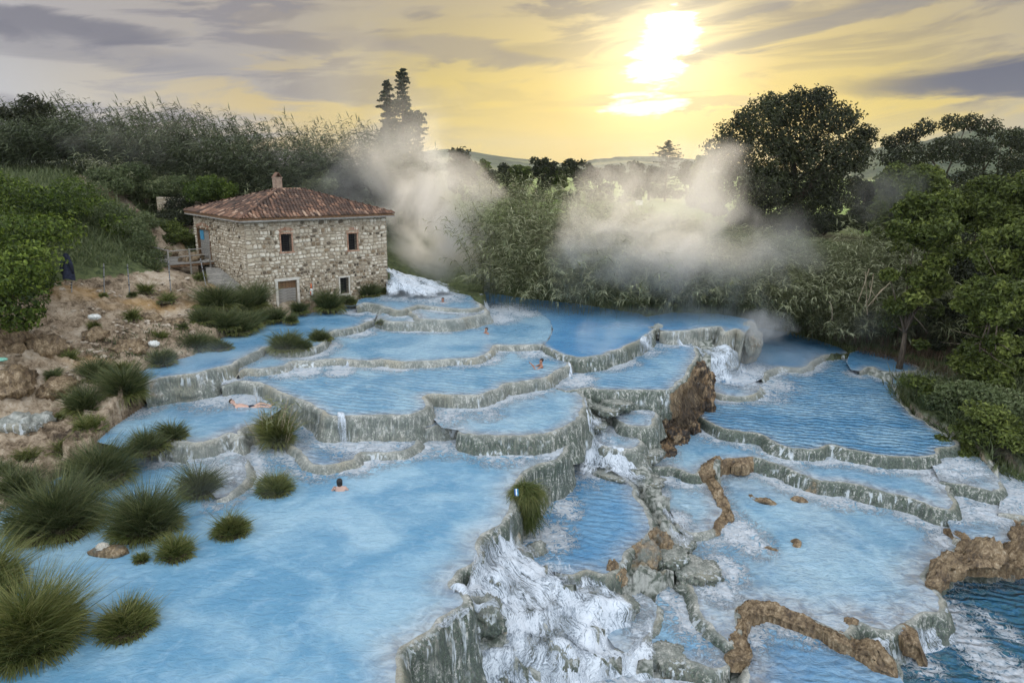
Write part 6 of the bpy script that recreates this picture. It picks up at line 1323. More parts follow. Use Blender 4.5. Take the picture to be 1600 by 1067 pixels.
Vi, Fi = ICO[1]; s = rng.uniform(.025, .16, n)**1.1; Vr = (Vi[None]*(1+.3*rng.normal(size=(n, len(Vi), 1)))*s[:, None, None]*np.array([1.2, 1, .6])+P[:, None]); Fr = (np.arange(n)*len(Vi))[:, None, None]+Fi[None]
tag(obj('scattered_stones', Vr.reshape(-1, 3), Fr.reshape(-1, 3), M_ROCKS, smooth=False), 'loose stones and tuff crumbs strewn over the sandy bank', kind='stuff')
# bramble slope at the left
L = []
for (u, v, Y, r) in [(-20, 330, 35, 2.7), (40, 310, 40, 2.4), (80, 335, 44, 2.1), (20, 370, 35, 2.5), (50, 362, 41, 1.6), (125, 350, 46, 2.1), (135, 385, 45.5, 1.7), (-30, 400, 30, 2.3), (18, 428, 32, 1.8), (5, 465, 29, 1.8), (-40, 460, 27, 2.0), (170, 372, 48, 1.8), (180, 400, 46.5, 1.3), (-60, 300, 36, 2.6), (115, 312, 48, 2.0), (0, 295, 41, 2.0), (30, 498, 28.5, .9), (40, 448, 33.5, 1.1)]:
    c = atd(u, v, Y)
    for k in range(5): d = rng.normal(0, .45, 3)*r; q = c+d*[1, 1, .55]; s = r*rng.uniform(.4, .62); L.append((*q, s, s, s*.75, (s/1.2)**2*1.1))
V, Fq, T = lobe_leaves(L, 420, .20, .5, .5, (.42, .34)); br = obj('bramble_thicket', V, Fq, M_BRAMBLE, attrs={'tone': T}, smooth=False); tag(br, 'bright green bramble thicket smothering the left slope', kind='stuff')
L = []
for (u, v, Y, r) in [(225, 380, 44, 1.4), (200, 350, 46, 1.6), (170, 330, 47, 1.6), (215, 405, 42, 1.1), (140, 300, 49, 1.5), (250, 400, 44, .9), (235, 345, 49, 1.0)]:
    c = atd(u, v, Y)
    for k in range(5): d = rng.normal(0, .45, 3)*r; q = c+d*[1, 1, .5]; s = r*rng.uniform(.4, .62); L.append((*q, s, s, s*.7, (s/1.0)**2))
V, Fq, T = lobe_leaves(L, 420, .16, .4, .4, (.45, .3)); tag(obj('slope_scrub', V, Fq, M_HILLGRASS, attrs={'tone': T}, smooth=False), 'dusty green scrub between the brambles and the path', kind='stuff')
SH = [('yellow-green rounded bush behind the house roof', 334, 292, 55, 1.9, M_BRAMBLE), ('tall dark green shrub left of the ruined wall', 225, 285, 55, 2.3, M_HILLGRASS), ('bushy cane-leaved shrub right of the path', 195, 280, 54, 1.8, M_HILLGRASS), ('dark shrub between ruined wall and house', 275, 335, 54, 1.9, M_OAK),
      ('ivy-dark bush against the back corner of the house', 278, 375, 51, 1.5, M_BUSH), ('small leafy bush right of the path bend', 255, 370, 50, 1.2, M_BUSH), ('leafy shrub right of the house ruin', 545, 285, 60, 1.6, M_OAK), ('grey-green shrub behind the roof ridge', 505, 290, 58, 1.6, M_CANE), ('low bush in front of the brambles by the deck', 215, 408, 43, .8, M_BUSH)]
for lb, u, v, Y, r, m_ in SH:
    c = atd(u, v, Y); shrub(lb, (c[0], c[1], c[2]-r*.6), (r, r, r*.9), 1700, .17, m_, 8)

# --- sedge tussocks
def tussock(label, c, r, h, n, m_, wid=.018, hang=(0, 0), tone=(.42, .22), root_m=None, group=None, name='sedge_tussock', asp=1.0, drop=(.05, .38)):
    c = np.array(c, float); root = empty(name, tuple(c)); tag(root, label, 'sedge tussock', group)
    th = rng.uniform(0, 6.28, n); k = rng.random(n)**.5; P0 = np.stack([np.cos(th)*k*r*.62, np.sin(th)*k*r*.62*asp, .22*h*(1-k**2)], 1)
    # clumped: blades gather into several sprays
    nc = max(4, int(n/90)); cen = rng.uniform(-1, 1, (nc, 2)); cid = rng.integers(0, nc, n); P0[:, :2] += (cen[cid]*r*.42*np.array([1, asp])-P0[:, :2])*.42
    sf = rng.uniform(.5, 1.25, nc); so = rng.normal(0, .30*r, (nc, 3))*[1, 1, 0]; out = unit(np.stack([P0[:, 0], P0[:, 1], 0*th], 1)+rng.normal(0, .22*r, (n, 3))*[1, 1, 0]+so[cid]); l_ = (.12+.72*k)*rng.uniform(.5, 1.2, n)
    D = unit(out*l_[:, None]*1.0+np.array([0, 0, 1.0])+np.array([hang[0], hang[1], 0])); L = h*rng.uniform(.55, 1.2, n)*(1.05-.18*k)*sf[cid]
    side = unit(np.cross(D, rng.normal(size=(n, 3)))); t0 = np.clip(rng.normal(tone[0], tone[1], n), 0, 1); old = rng.random(n) < .22; t0[old] = rng.uniform(.75, 1, old.sum())
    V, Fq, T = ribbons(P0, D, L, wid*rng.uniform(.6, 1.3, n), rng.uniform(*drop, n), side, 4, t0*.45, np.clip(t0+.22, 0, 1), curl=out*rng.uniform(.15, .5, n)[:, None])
    obj('blades', V, Fq, m_, root, attrs={'tone': T}, smooth=False)
    # dead skirt of straw round the foot
    n2 = n//5; th = rng.uniform(0, 6.28, n2); out = np.stack([np.cos(th), np.sin(th)*asp, 0*th], 1); P1 = out*r*.66*rng.uniform(.8, 1.05, n2)[:, None]+[0, 0, .12*h]
    V, Fq, T = ribbons(P1, unit(out+rng.normal(0, .4, (n2, 3))+[0, 0, .15]), h*rng.uniform(.25, .5, n2), wid*1.1, .55, unit(rng.normal(size=(n2, 3))), 3, rng.uniform(.35, .7, n2), rng.uniform(.6, 1, n2))
    obj('dead_skirt', V, Fq, M_SEDGE, root, attrs={'tone': T}, smooth=False)
    V, Fc = ICO[3]; V = V*(1+.25*fbm(V[:, 0]*2+c[0], V[:, 1]*2, V[:, 2]*2, 2))[:, None]*[r*.66, r*.66*asp, h*.18]
    obj('root_mound', V, Fc, root_m or M_ROOT, root); return root
M_ROOT = make_plain('dark_root_mound', (.022, .018, .010), (.075, .06, .035), 6, .95, .9)
TS = [ # column,row of the foot centre, z, radius m, height m, blades, material, label
 (50, 1005, -1.0, 1.35, 1.55, 5200, 0, 'biggest yellow-green tussock at the lower left corner'), (-30, 930, -1.0, 1.2, 1.4, 2500, 0, 'yellow-green tussock cut by the left edge'),
 (197, 980, -1.0, .92, .62, 2200, 0, 'flat round tussock alone in the front pool near the corner'), (361, 832, -1.0, .72, .72, 1500, 0, 'tussock with two stones caught in its hollow'),
 (429, 768, -1.0, .78, .74, 1500, 0, 'rightmost tussock in the front pool'), (313, 770, -1.0, .84, .98, 1700, 1, 'upright dark tussock left of the foaming step'),
 (228, 828, -1.0, 1.25, 1.35, 3600, 1, 'tall dense tussock in the middle of the left group'), (275, 868, -1.0, .62, .68, 1100, 0, 'small olive tussock in front of the tall dense one'), (221, 876, -1.0, .28, .28, 350, 0, 'tiny brownish tuft beside the small olive tussock'),
 (90, 822, -1.0, 1.75, 1.5, 4600, 1, 'very wide dark green tussock bank at the left'), (158, 748, -.95, 1.45, 1.35, 3000, 1, 'tall dark tussock behind the wide one'), (30, 770, -.9, 1.1, 1.0, 1600, 1, 'dark tussock behind at the left edge'),
 (228, 703, -.42, .95, .9, 1700, 1, 'leaning tussock at the front edge of the bather pool'), (272, 686, -.40, .62, .72, 1000, 1, 'rounded tussock touching the leaning one'),
 (195, 618, .4, .85, 1.35, 2600, 1, 'high bushy tussock beside the crusted kerb'), (135, 640, .15, .95, .95, 2000, 1, 'dark drooping tussock on the muddy bank'), (142, 668, -.1, .8, .5, 1100, 0, 'olive grass pad under the drooping tussock'), (150, 590, .8, 1.0, .9, 1500, 1, 'dark tussock behind the high bushy one'),
 (252, 568, .85, .8, .7, 1200, 1, 'black-green tussock at the stream edge'), (305, 545, .85, 1.1, .9, 1700, 1, 'dark tussock overhanging the misty stream'), (345, 545, .8, .8, .6, 900, 1, 'low dark tussock hidden in mist by the stream'), (375, 520, .9, 1.0, .9, 1300, 1, 'dark tussock nearest the house corner in the mist'), 
 (448, 545, .74, 1.15, .95, 1900, 1, 'bigger spiky tussock standing in the stream below the door'), (470, 545, .74, .8, .6, 900, 1, 'right half of the tussock in the stream, lower and leafier'), (501, 531, .74, .85, .62, 1200, 1, 'smaller tussock right of the spiky one in the stream'),
 (593, 506, .8, .32, .3, 300, 1, 'tiny dark tuft at the end of the straight ledge'), (105, 700, -.6, 1.0, .45, 900, 0, 'low mossy grass fringe along the shore'), (40, 715, -.6, .9, .4, 700, 0, 'low olive fringe at the left shore'),
 (6, 745, -.8, .7, .8, 800, 1, 'dark sedge poking in at the left edge'),
]
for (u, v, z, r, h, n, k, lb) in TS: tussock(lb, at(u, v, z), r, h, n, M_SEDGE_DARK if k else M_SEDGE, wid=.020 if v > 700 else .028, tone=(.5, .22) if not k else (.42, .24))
# hanging tussock on the rim of the front pool
c = at(822, 772, -.9); tussock('tussock hanging over the rim of the front pool with a towel on it', c, .62, .85, 2000, M_SEDGE, hang=(.12, -.25), tone=(.40, .2), drop=(.7, 1.7))
hr = bpy.data.objects['sedge_tussock'] if False else None
c2 = at(826, 800, -1.6); N = 1600; k = rng.random(N)
P0 = np.stack([rng.normal(0, .26, N)*(1.1-k*.6), rng.normal(0, .14, N), -k*1.15+.75], 1)+c2; D = unit(np.stack([rng.normal(0, .35, N), rng.uniform(-.7, 0, N), rng.uniform(-.7, .4, N)], 1))
V, Fq, T = ribbons(P0, D, rng.uniform(.25, .55, N), .02, .6, unit(rng.normal(size=(N, 3))), 3, np.clip(.45-k*.3+rng.normal(0, .15, N), 0, 1), np.clip(.6-k*.2+rng.normal(0, .15, N), 0, 1))
tag(obj('hanging_beard', V, Fq, M_SEDGE, attrs={'tone': T}, smooth=False), 'curtain of olive sedge hanging down the wall under the towel', 'sedge tussock')
# reedy clump with cane shoots between two pools
c = at(434, 690, -.75); root = tussock('brown reedy clump with tall cane shoots by the tall curtain', c, .62, 1.25, 2300, M_SEDGE, tone=(.45, .28), wid=.024)
sh_ = MB()
for i in range(16):
    a = rng.normal(0, .28, 2); h = rng.uniform(1.0, 2.0); e = (a[0]*1.8+.25*h*rng.uniform(-.3, 1), a[1]*1.5, h); sh_.tube([(a[0], a[1], .1), ((a[0]+e[0])/2-.03, (a[1]+e[1])/2, h*.55), e], [.014, .012, .006], 4, tone=.7)
sh_.build('cane_shoot', M_CULM, root)
N = 110; P0 = np.stack([rng.normal(.15, .35, N), rng.normal(0, .3, N), rng.uniform(.7, 1.8, N)], 1); V, Fq, T = ribbons(P0, unit(rng.normal(0, .7, (N, 3))+[.2, 0, .6]), rng.uniform(.25, .5, N), .045, .6, unit(rng.normal(size=(N, 3))), 3, rng.uniform(.3, .8, N), rng.uniform(.5, 1, N))
obj('cane_leaves', V, Fq, M_CANE, root, attrs={'tone': T}, smooth=False)
# plants against the house and small shrubs on the bank
HS_ = [(515, 484, 1.0, .95, 1.5, 'pointed reedy shrub against the house wall right of the door'), (468, 488, 1.0, .6, .8, 'dark clump at the right foot of the door'), (430, 500, .95, .8, .8, 'dark clump at the left foot of the door'), (455, 503, .95, .5, .5, 'mossy clump in front of the door'),
       (545, 474, 1.1, .8, .6, 'low dark clump under the small barred window'), (575, 462, 1.25, 1.1, 1.0, 'ivy and sedge hanging at the right foot of the house'), (598, 458, 1.3, .6, .5, 'mossy knob at the right corner of the house'), (400, 505, .95, .9, .9, 'dark shrub at the left front corner of the house'), (372, 488, 1.5, 1.3, 1.5, 'dark shrub pressed against the slab by the house'),
       (338, 480, 2.0, 1.5, 1.5, 'wispy olive shrub in front of the concrete slab'), (318, 502, 1.6, 1.1, .8, 'low olive shrub below the wispy one'), (352, 512, 1.2, 1.3, 1.1, 'dark misty shrub below the slab'), (385, 512, 1.0, 1.1, 1.1, 'dark shrub between the slab and the stream'), (398, 480, 1.6, .8, 1.6, 'ivy-dark plant climbing the front corner of the house')]
for (u, v, z, r, h, lb) in HS_: tussock(lb, at(u, v, z), r, h, int(900+r*500), M_SEDGE_DARK, wid=.034, tone=(.42, .25), name='wall_plant')
BS = [(208, 503, .42, .75, 'round dark tuft on the bare bank'), (150, 520, .33, .5, 'tuft with a pale bag on top'), (260, 478, .62, .6, 'olive tuft below the metal pole'), (228, 462, .6, .7, 'pale grassy tuft beside the second pole'), (250, 530, .45, .5, 'small tuft above the stream'), (110, 562, .35, .45, 'dark creeper on the tuff face'), (285, 520, .4, .35, 'little tuft near the stream shrubs'),
      (163, 468, .28, .28, 'tiny tuft at the foot of the third pole'), (207, 468, .35, .25, 'flat tuft between two poles'), (245, 425, .5, .5, 'grass tuft at the top of the bare bank'), (310, 440, .6, .55, 'grass clump in front of the deck'), (190, 585, .5, .5, 'dark tuft in the muddy hollow'), (85, 595, .4, .4, 'small dark tuft by the tuff lump'), (268, 410, .5, .5, 'tuft under the deck edge'), (95, 650, .25, .2, 'smallest tuft on the sandy shore')]
for (u, v, r, h, lb) in BS: tussock(lb, onground(u, v, 2.0), r, h, 420, M_SEDGE_DARK if r > .3 and u % 2 else M_SEDGE, wid=.03, name='bank_tuft')
# ------------------------------------------------------------------ bathers
def skin_mat(name, c0, c1):
    m_, t = mat(name); n = t.noise(pos(t), 6, 3, 0.5); finish(t, t.mix(n, c0, c1), 0.5, None, spec=.4, extra={'Subsurface Weight': .05}); return m_
M_SKIN_TAN = skin_mat('tanned_skin', (.30, .14, .085), (.40, .20, .13)); M_SKIN_PALE = skin_mat('pale_skin', (.52, .32, .24), (.62, .41, .33))
M_HAIR = make_plain('dark_hair', (.012, .009, .007), (.035, .025, .02), 20, .5); M_HAIRB = make_plain('brown_hair', (.04, .025, .015), (.09, .055, .035), 20, .5)
def person(label, loc, rz, J, skin, hair, hairlen=.0, shorts=None, scale=1.0, phone=False):
    """one continuous skinned body; J holds joint positions in metres (x right, y forward, z up)"""
    root = empty('person', tuple(loc), rz); tag(root, label, 'person'); V, E, Rr = [], [], []
    def v(p, r, par=None):
        V.append(tuple(np.array(p, float)*scale)); Rr.append(r*scale)
        if par is not None: E.append((par, len(V)-1))
        return len(V)-1
    pel = v(J['pelvis'], .135); sp = v(J['spine'], .125, pel); chs = v(J['chest'], .15, sp); nk = v(J['neck'], .06, chs); jw = v(J['jaw'], .072, nk); hd = v(J['head'], .098, jw)
    up = unit(np.array(J['head'])-np.array(J['jaw'])); cr = v(np.array(J['head'])+up*.075, .075, hd)
    fwd = unit(np.array(J['face'], float)); v(np.array(J['head'])+fwd*.098-up*.03, .014, hd)   # nose
    lat = np.cross(fwd, up)
    for s in (-1, 1): v(np.array(J['head'])+lat*s*.10-up*.02, .016, hd)                     # ears
    for s in ('L', 'R'):
        sh = v(J['sh'+s], .062, chs); el = v(J['el'+s], .042, sh); wr = v(J['wr'+s], .028, el); d = unit(np.array(J['wr'+s])-np.array(J['el'+s])); pm = v(np.array(J['wr'+s])+d*.06, .036, wr)
        pn = unit(np.cross(d, [0, 0, 1.0])+1e-6)
        for q, ln in zip((-1.5, -.5, .5, 1.5), (.065, .08, .075, .058)):
            k = v(np.array(J['wr'+s])+d*.10+pn*q*.019, .0095, pm); v(np.array(J['wr'+s])+d*(.10+ln)+pn*q*.022+np.array([0, 0, -.02]), .008, k)
        v(np.array(J['wr'+s])+d*.07+pn*(.05 if s == 'L' else -.05), .010, pm)
        hp = v(J['hp'+s], .092, pel); kn = v(J['kn'+s], .058, hp); an = v(J['an'+s], .038, kn); v(J['to'+s], .026, an)
    me = bpy.data.meshes.new('body'); me.from_pydata(V, E, []); ob = bpy.data.objects.new('body', me); COL.objects.link(ob)
    m_ = ob.modifiers.new('s', 'SKIN'); 
    for i, r in enumerate(Rr): me.skin_vertices[0].data[i].radius = (r, r)
    me.skin_vertices[0].data[0].use_root = True
    ss = ob.modifiers.new('u', 'SUBSURF'); ss.levels = ss.render_levels = 2
    dg = bpy.context.evaluated_depsgraph_get(); me2 = bpy.data.meshes.new_from_object(ob.evaluated_get(dg)); me2.materials.clear(); me2.materials.append(skin)
    for p_ in me2.polygons: p_.use_smooth = True
    ob.modifiers.clear(); ob.data = me2; ob.parent = root
    # hair: a cap hugging the skull, longer at the nape
    Vh, Fh = ICO[3]; h = np.array(J['head'])*scale; A = np.array([lat, fwd, up]); Pn = Vh*np.array([.104, .118, .108])*scale; Pn = Pn@A+h+up*.022*scale-fwd*.012*scale
    q = (Vh@np.eye(3)); keep = ~((q[:, 1] > .25) & (q[:, 2] < .45)) & (q[:, 2] > -.75-hairlen); Pn[q[:, 2] < -.2] += -up*hairlen*.12*scale
    Fk = Fh[keep[Fh].all(1)]; obj('hair', Pn, Fk, hair, root)
    eb = MB()
    for s in (-1, 1):
        c = h+(fwd*.092+lat*s*.034+up*.004)*scale; eb.box(c, (.018, .018, .012))
    eb.build('eyes', M_HAIR, root)
    if shorts: 
        Vs_, Fs_ = ICO[3]; d = unit(np.array(J['hpL'])+np.array(J['hpR'])-2*np.array(J['pelvis'])+1e-6); obj('shorts', Vs_*np.array([.20, .17, .15])*scale+np.array(J['pelvis'])*scale+d*.05*scale, Fs_, shorts, root)
    return root
def standing(dz, armspread=.3, look=(0, 1, 0), **kw):
    """upright in deep water; dz puts the top of the head that far above the surface"""
    o = np.array([0, 0, dz-1.72]); J = dict(pelvis=(0, 0, .95), spine=(0, 0, 1.12), chest=(0, 0, 1.32), neck=(0, .01, 1.47), jaw=(0, .03, 1.54), head=(0, .02, 1.63), face=look,
        shL=(-.19, 0, 1.40), shR=(.19, 0, 1.40), elL=(-.19-armspread*.5, .08, 1.15), elR=(.19+armspread*.5, .08, 1.15), wrL=(-.20-armspread*.6, .3, 1.02), wrR=(.20+armspread*.6, .3, 1.02),
        hpL=(-.1, 0, .88), hpR=(.1, 0, .88), knL=(-.12, .08, .48), knR=(.12, .05, .48), anL=(-.12, -.02, .08), anR=(.12, -.02, .08), toL=(-.13, .14, .03), toR=(.13, .14, .03))
    J.update(kw); return {k: tuple(np.array(v_)+(o if k != 'face' else 0)) for k, v_ in J.items()}
person('bather seen from behind with dark wet hair in the big front pool', at(531, 766, -1.0), R(8), standing(.42), M_SKIN_PALE, M_HAIR, .9)
person('bather far off with only the head out of the topmost basin', at(692, 472, 1.25), R(160), standing(.28), M_SKIN_TAN, M_HAIR)
person('dark-haired bather gliding with bare shoulders in the broad upper pool', at(760, 521, .45), R(130), standing(.34, .25), M_SKIN_TAN, M_HAIR)
J = standing(.44, 0.1, (-.6, -.5, -.1)); z_ = J['neck'][2]
J.update(elL=(-.30, .30, z_-.26), wrL=(-.22, .55, z_+.04), elR=(.26, .32, z_-.24), wrR=(-.02, .55, z_+.02), face=(-.2, .95, -.2))
ph = person('tanned bather holding up a phone in both hands at the pool rim', at(846, 574, .18), R(95), J, M_SKIN_TAN, M_HAIR)
b = MB(); b.box((-.13, .66, z_+.12), (.15, .012, .075)); tag(b.build('phone', M_VOID), 'small dark phone held by the tanned bather', 'phone')
bpy.data.objects['phone'].matrix_world = Matrix.Translation(Vector(at(846, 574, .18)))@Matrix.Rotation(R(95), 4, 'Z')
# lying on the back: head to the left, feet to the right, knees just out of the water
J = dict(pelvis=(.98, .05, -.10), spine=(.75, .02, -.08), chest=(.50, 0, -.02), neck=(.30, 0, .06), jaw=(.24, .01, .13), head=(.17, 0, .21), face=(.75, -.25, .6), shL=(.42, .19, .0), shR=(.42, -.19, -.0), elL=(.62, .36, -.14), elR=(.60, -.36, -.12), wrL=(.85, .34, -.12), wrR=(.84, -.36, -.10),
         hpL=(1.05, .11, -.08), hpR=(1.05, -.08, -.08), knL=(1.42, .16, .12), knR=(1.45, -.10, .06), anL=(1.82, .18, .0), anR=(1.86, -.08, .02), toL=(1.95, .19, .09), toR=(2.0, -.09, .11))
M_BLUE = make_plain('navy_cloth', (.012, .016, .03), (.03, .035, .06), 8)
person('pale bather lying on their back with knees out of the water', at(357, 634, -.35), R(-2), J, M_SKIN_PALE, M_HAIRB, shorts=M_BLUE)

# ------------------------------------------------------------------ props
def pole(label, u, vb, vt, z, lean=0.0, name='metal_pole', r=.03):
    p = onground(u, vb, z); Y = p[1]; t_ = atd(u+lean, vt, Y); root = empty(name, tuple(p)); tag(root, label, 'pole'); h = t_[2]-p[2]
    mb = MB(); mb.tube([(0, 0, -.3), ((t_[0]-p[0]), 0, h)], r, 7); mb.build('shaft', M_GALV, root)
    mb = MB()
    for k in (.35, .62, .88): mb.tube([((t_[0]-p[0])*k, 0, h*k), ((t_[0]-p[0])*k, 0, h*k+.05)], r*1.6, 7)
    mb.build('collar', M_IRON, root); return root, h
pole('metal pole left of two standing on the bare bank', 162, 466, 412, 2.9); pole('metal pole right of two with pale marks on the bare bank', 203, 466, 413, 2.9, -4)
pole('metal pole just in front of the deck', 267, 458, 408, 2.6, -4); pole('leaning metal pole under the right end of the deck', 323, 449, 404, 2.4, -10)
rt, h = pole('thin pole carrying the draped dark jacket', 112, 464, 440, 2.9); h0 = h
p = np.array(rt.location); root = empty('jacket', (p[0], p[1], p[2]+h0*.2)); tag(root, 'dark blue padded jacket hung over a pole, shaped like a closed parasol', 'jacket')
H_ = 1.35; n = 26; rows = 30; V = []
for i in range(rows):
    t_ = i/(rows-1); rr = np.interp(t_, [0, .12, .5, .8, 1], [.06, .15, .20, .27, .30]); 
    for j in range(n):
        th = 2*math.pi*j/n; k = 1+.16*math.sin(th*4+t_*3)+.07*math.sin(t_*rows*2.1); V.append((math.cos(th)*rr*k*1.1, math.sin(th)*rr*k*.7, H_*(1-t_)+.55+.05*math.sin(th*3)*t_))
fq = gridfaces(rows, n, True); me_o = obj('padded_shell', V, fq, M_BLUE, root)
sv = []; 
for s in (-1, 1):
    mb = MB(); mb.tube([(s*.12, -.05, 1.75), (s*.26, -.08, 1.35), (s*.30, -.05, .85)], [.08, .085, .06], 8); mb.build('sleeve', M_BLUE, root, True)
# white sack on a tuft, litter, towel, rescue throw bag with its line, board in the field
def crumple(name, label, cat, c, r, m_, seed, squash=.6):
    V, Fc = ICO[4]; k = .8+.45*fbm(V[:, 0]*2.4+seed, V[:, 1]*2.4, V[:, 2]*2.4, 4, .6, ridged=True); o = obj(name, V*k[:, None]*np.array(r), Fc, m_); o.location = tuple(c); return tag(o, label, cat)
M_WHITE = make_plain('white_plastic', (.62, .64, .60), (.80, .80, .76), 8, .5)
p = onground(150, 512, 1.9); crumple('plastic_sack', 'pale crumpled plastic sack lying on a grass tuft', 'bag', p+[0, 0, .46], (.22, .16, .10), M_WHITE, 3)
p = onground(241, 545, 1.2); crumple('white_bag', 'white crumpled bag lying behind the dark sedge', 'bag', p+[0, 0, .12], (.2, .14, .12), M_WHITE, 8)
p = onground(5, 575, 1.4); crumple('mint_cloth', 'small mint-green cloth on the rocks at the left edge', 'cloth', p+[0, 0, .3], (.16, .12, .05), make_plain('mint_cloth', (.2, .5, .38), (.3, .6, .48), 8), 12)
for s_, (u, v, r) in enumerate([(358, 828, .14), (368, 836, .13)]): crumple('stone', ('grey stone' if s_ == 0 else 'tan oblong stone')+' caught in the hollow of a sedge tussock', 'stone', at(u, v-14, -.78), (r*.8, r, r*.7), M_STONE if s_ else M_LIME, 20+s_)
p = at(171, 862, -.95); blob('stepping_rock', p, (.5, .22, .16), 77, 3, .3, .6, .4, label='low brown rock between the tussocks with a pale stone on it', cat='rock'); crumple('pale_stone', 'pale rounded stone on the low brown rock between tussocks', 'stone', p+[-.18, 0, .16], (.13, .1, .09), M_LIME, 31)
root = empty('towel', tuple(at(806, 764, -.35))); root.scale = (.65, .65, .65); tag(root, 'blue and white striped towel draped on the hanging tussock', 'towel')
for i, (cc_, ) in enumerate([((.03, .10, .28),), ((.70, .72, .74),), ((.04, .22, .38),)]):
    s = np.linspace(0, 1, 12); V = []
    for a in s:
        for b_ in (0, .5, 1): V.append((-.09+.07*i+b_*.068+.03*a, -.02-.12*a, -.30*a**1.4+.03*math.sin(a*9+b_)))
    o = obj('stripe', V, gridfaces(12, 3), make_plain('towel_stripe', cc_, tuple(q*1.25 for q in cc_), 9), root); sd_ = o.modifiers.new('t', 'SOLIDIFY'); sd_.thickness = .018
wx, wz = wallhit(484, 455); pw = to_world(wx, -.22, wz-.25); root = empty('throw_bag', tuple(pw), PH); tag(root, 'orange and white rescue bag on a stake beside the cellar door', 'rescue bag')
mb = MB(); mb.tube([(0, 0, 0), (0, 0, .12), (0, 0, .35), (0, 0, .5)], [.09, .13, .11, .04], 10); mb.build('bag_body', M_WHITE, root, True)
M_ORANGE = make_plain('orange_cloth', (.55, .10, .03), (.72, .18, .05), 8)
mb = MB(); mb.tube([(0, 0, .46), (0, 0, .62), (.01, 0, .8)], [.06, .045, .02], 8); mb.tube([(-.11, -.1, .05), (-.11, -.1, .3)], .03, 5); mb.build('orange_trim', M_ORANGE, root, True)
mb = MB(); mb.tube([(.09, 0, -.6), (.09, 0, .9)], .025, 6); mb.build('stake', M_WOODG, root)
a, b_ = at(500, 463, 1.7), to_world(*[wallhit(531, 451)[0], -.1, wallhit(531, 451)[1]]); mb = MB(); t_ = np.linspace(0, 1, 12)[:, None]; mb.tube(a*(1-t_)+b_*t_-np.array([0, 0, 1])*(.18*np.sin(np.pi*t_)), .018, 5); tag(mb.build('rope', M_CULM), 'pale rope slung from the shrubs to the small barred window', 'rope')
p = W(998, 95, 5.0); mb = MB(); mb.box((0, 0, .9), (1.0, .06, .7)); root = empty('field_board', tuple(p)); tag(root, 'blank white board standing in the field beyond the steam', 'board'); mb.build('panel', M_WHITE, root)
for s in (-.42, .42): mb = MB(); mb.box((s, .07, .4), (.07, .07, 1.2)); mb.build('post', M_WOODG, root)
# pale bent canes in the thicket
mb = MB()
for (u0, v0, u1, v1) in [(1355, 492, 1352, 425), (1350, 480, 1365, 428), (1362, 476, 1385, 448), (1340, 472, 1358, 420), (1350, 486, 1392, 440), (1300, 500, 1296, 472), (1372, 470, 1360, 440)]:
    A, B = atd(u0, v0, 43.5), atd(u1, v1, 42.6); q = (A+B)/2+rng.normal(0, .22, 3); mb.tube(catmull(np.array([A, q, B]), .25), .028, 5)
tag(mb.build('bent_canes', M_CULM), 'bleached leafless cane stems bent in front of the right thicket', 'cane stems')
# ------------------------------------------------------------------ steam and air
def steam(label, c, r, dens, thr=.5, soft=.3, nscale=.30, aniso=.55, rot=0.0, seed=0.0, col=(.97, .97, .97), lean=0.0, dist=1.2, flat=1.0):
    """a bank of steam: a closed body filled with an uneven volume"""
    V, Fc = ICO[3]; me = mesh_data('steam', V*1.0, Fc, [], smooth=True)
    m_, t = mat('steam'); P = t.n('ShaderNodeTexCoord').outputs['Object']
    rr = t.vm('LENGTH', P)
    Pw = t.scale(P, (r[0], r[1], r[2])); off = t.vm('ADD', Pw, (seed*13.1, seed*7.7, seed*3.3))
    n = t.noise(off, nscale, 5, .60, dist)
    fall = t.m('SUBTRACT', 1.0, t.m('POWER', rr, 1.6))
    d = t.m('ADD', t.m('MULTIPLY', t.m('SUBTRACT', n, thr), 2.6), t.m('MULTIPLY', t.m('SUBTRACT', fall, .42), 1.15))
    d = t.m('MULTIPLY', t.mapr(d, 0.0, soft*2), t.mapr(fall, 0.0, .35))
    vol = t.n('ShaderNodeVolumePrincipled', Color=col, Density=t.m('MULTIPLY', d, dens), Anisotropy=aniso)
    t.n('ShaderNodeOutputMaterial', Volume=vol.outputs[0])
    me.materials.append(m_); o = bpy.data.objects.new('steam', me); COL.objects.link(o)
    o.location = tuple(c); o.scale = r; o.rotation_euler = (0, rot, 0); return tag(o, label, kind='stuff')
steam('dense white foot of the steam column behind the house', atd(700, 425, 53.5), (5.4, 3.2, 4.8), .95, .40, .6, .20, seed=1)
steam('thick white steam column rising behind the stone house', atd(682, 335, 54), (6.6, 3.2, 6.0), .8, .42, .6, .20, seed=15)
steam('steam drifting up and left over the ridge canes', atd(590, 265, 55.5), (8.6, 3.4, 4.8), .36, .44, .7, .18, seed=2, rot=R(-20))
steam('top of the steam column thinning against the sky', atd(520, 150, 56), (11, 3.0, 6.0), .06, .44, .9, .13, seed=9, rot=R(-50))
steam('broad golden steam bank in front of the canes', atd(1060, 400, 43.0), (11.0, 2.0, 4.4), .75, .44, .6, .20, seed=3, rot=R(10))
steam('pale steam wrapping the conifer spires', atd(640, 200, 58), (5.5, 2.5, 6.0), .16, .42, .8, .16, seed=21)
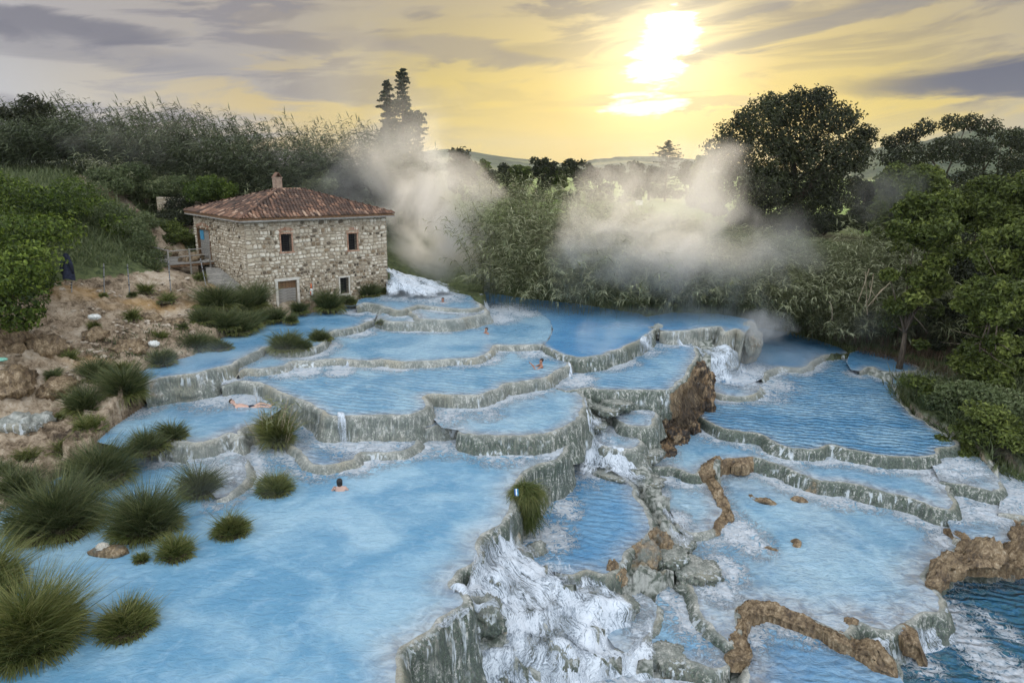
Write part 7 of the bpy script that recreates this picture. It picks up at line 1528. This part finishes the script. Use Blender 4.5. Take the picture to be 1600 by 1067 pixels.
steam('far end of the golden steam by the right trees', atd(1215, 370, 44), (6.0, 2.0, 3.4), .34, .44, .7, .2, seed=22)
steam('left edge of the golden steam over the canes', atd(930, 400, 44.0), (6.0, 1.8, 4.2), .33, .46, .6, .22, seed=16)
steam('steam tower drifting toward the oak', atd(1065, 305, 46), (9.0, 2.4, 4.6), .5, .44, .6, .20, seed=4)
steam('small curling steam puff above the misty pool', atd(1192, 512, 40.0), (2.6, 1.6, 1.6), .75, .45, .5, .45, seed=5)
steam('low mist creeping over the deep pool edge', atd(1060, 495, 43.0), (8.5, 2.2, 1.3), .22, .42, .7, .30, seed=6)
steam('mist over the misty pool below the waterfall', at(1210, 560, -1.1), (5.0, 4.0, 1.4), .22, .40, .7, .35, seed=7)
steam('thin wisp in front of the bright right tree', atd(1380, 305, 50), (4.4, 2.0, 3.2), .22, .45, .7, .25, seed=8)
steam('thin mist along the stream below the house', at(350, 560, 1.1), (5.6, 3.2, 1.0), .14, .40, .7, .35, seed=10)
steam('thin mist over the left tussocks and bather pool', at(330, 745, -.3), (5.5, 4.8, 1.0), .06, .38, .8, .35, seed=11)
steam('faint wisps in the dark canes above the slope', atd(190, 225, 52), (7.5, 2.0, 2.8), .06, .44, .7, .25, seed=12)
steam('wide thin haze of steam over the upper pools', at(760, 500, 1.6), (11, 5.0, 1.6), .05, .40, .8, .25, seed=13)
steam('thin steam smear low over the far right bank', atd(1380, 510, 42), (5.5, 2.0, 2.2), .09, .43, .7, .25, seed=14)

hv = [(x, y, z) for x in (-6500, 6500) for y in (-60, 6500) for z in (-90, 260)]
m_, t = mat('air_haze'); vol = t.n('ShaderNodeVolumePrincipled', Color=(.84, .87, .93), Density=.00007, Anisotropy=.2); t.n('ShaderNodeOutputMaterial', Volume=vol.outputs[0])
tag(obj('haze', hv, np.array([(0, 1, 3, 2), (4, 6, 7, 5), (0, 4, 5, 1), (2, 3, 7, 6), (0, 2, 6, 4), (1, 5, 7, 3)]), m_, smooth=False), 'thin morning haze that pales the far hills', kind='stuff')
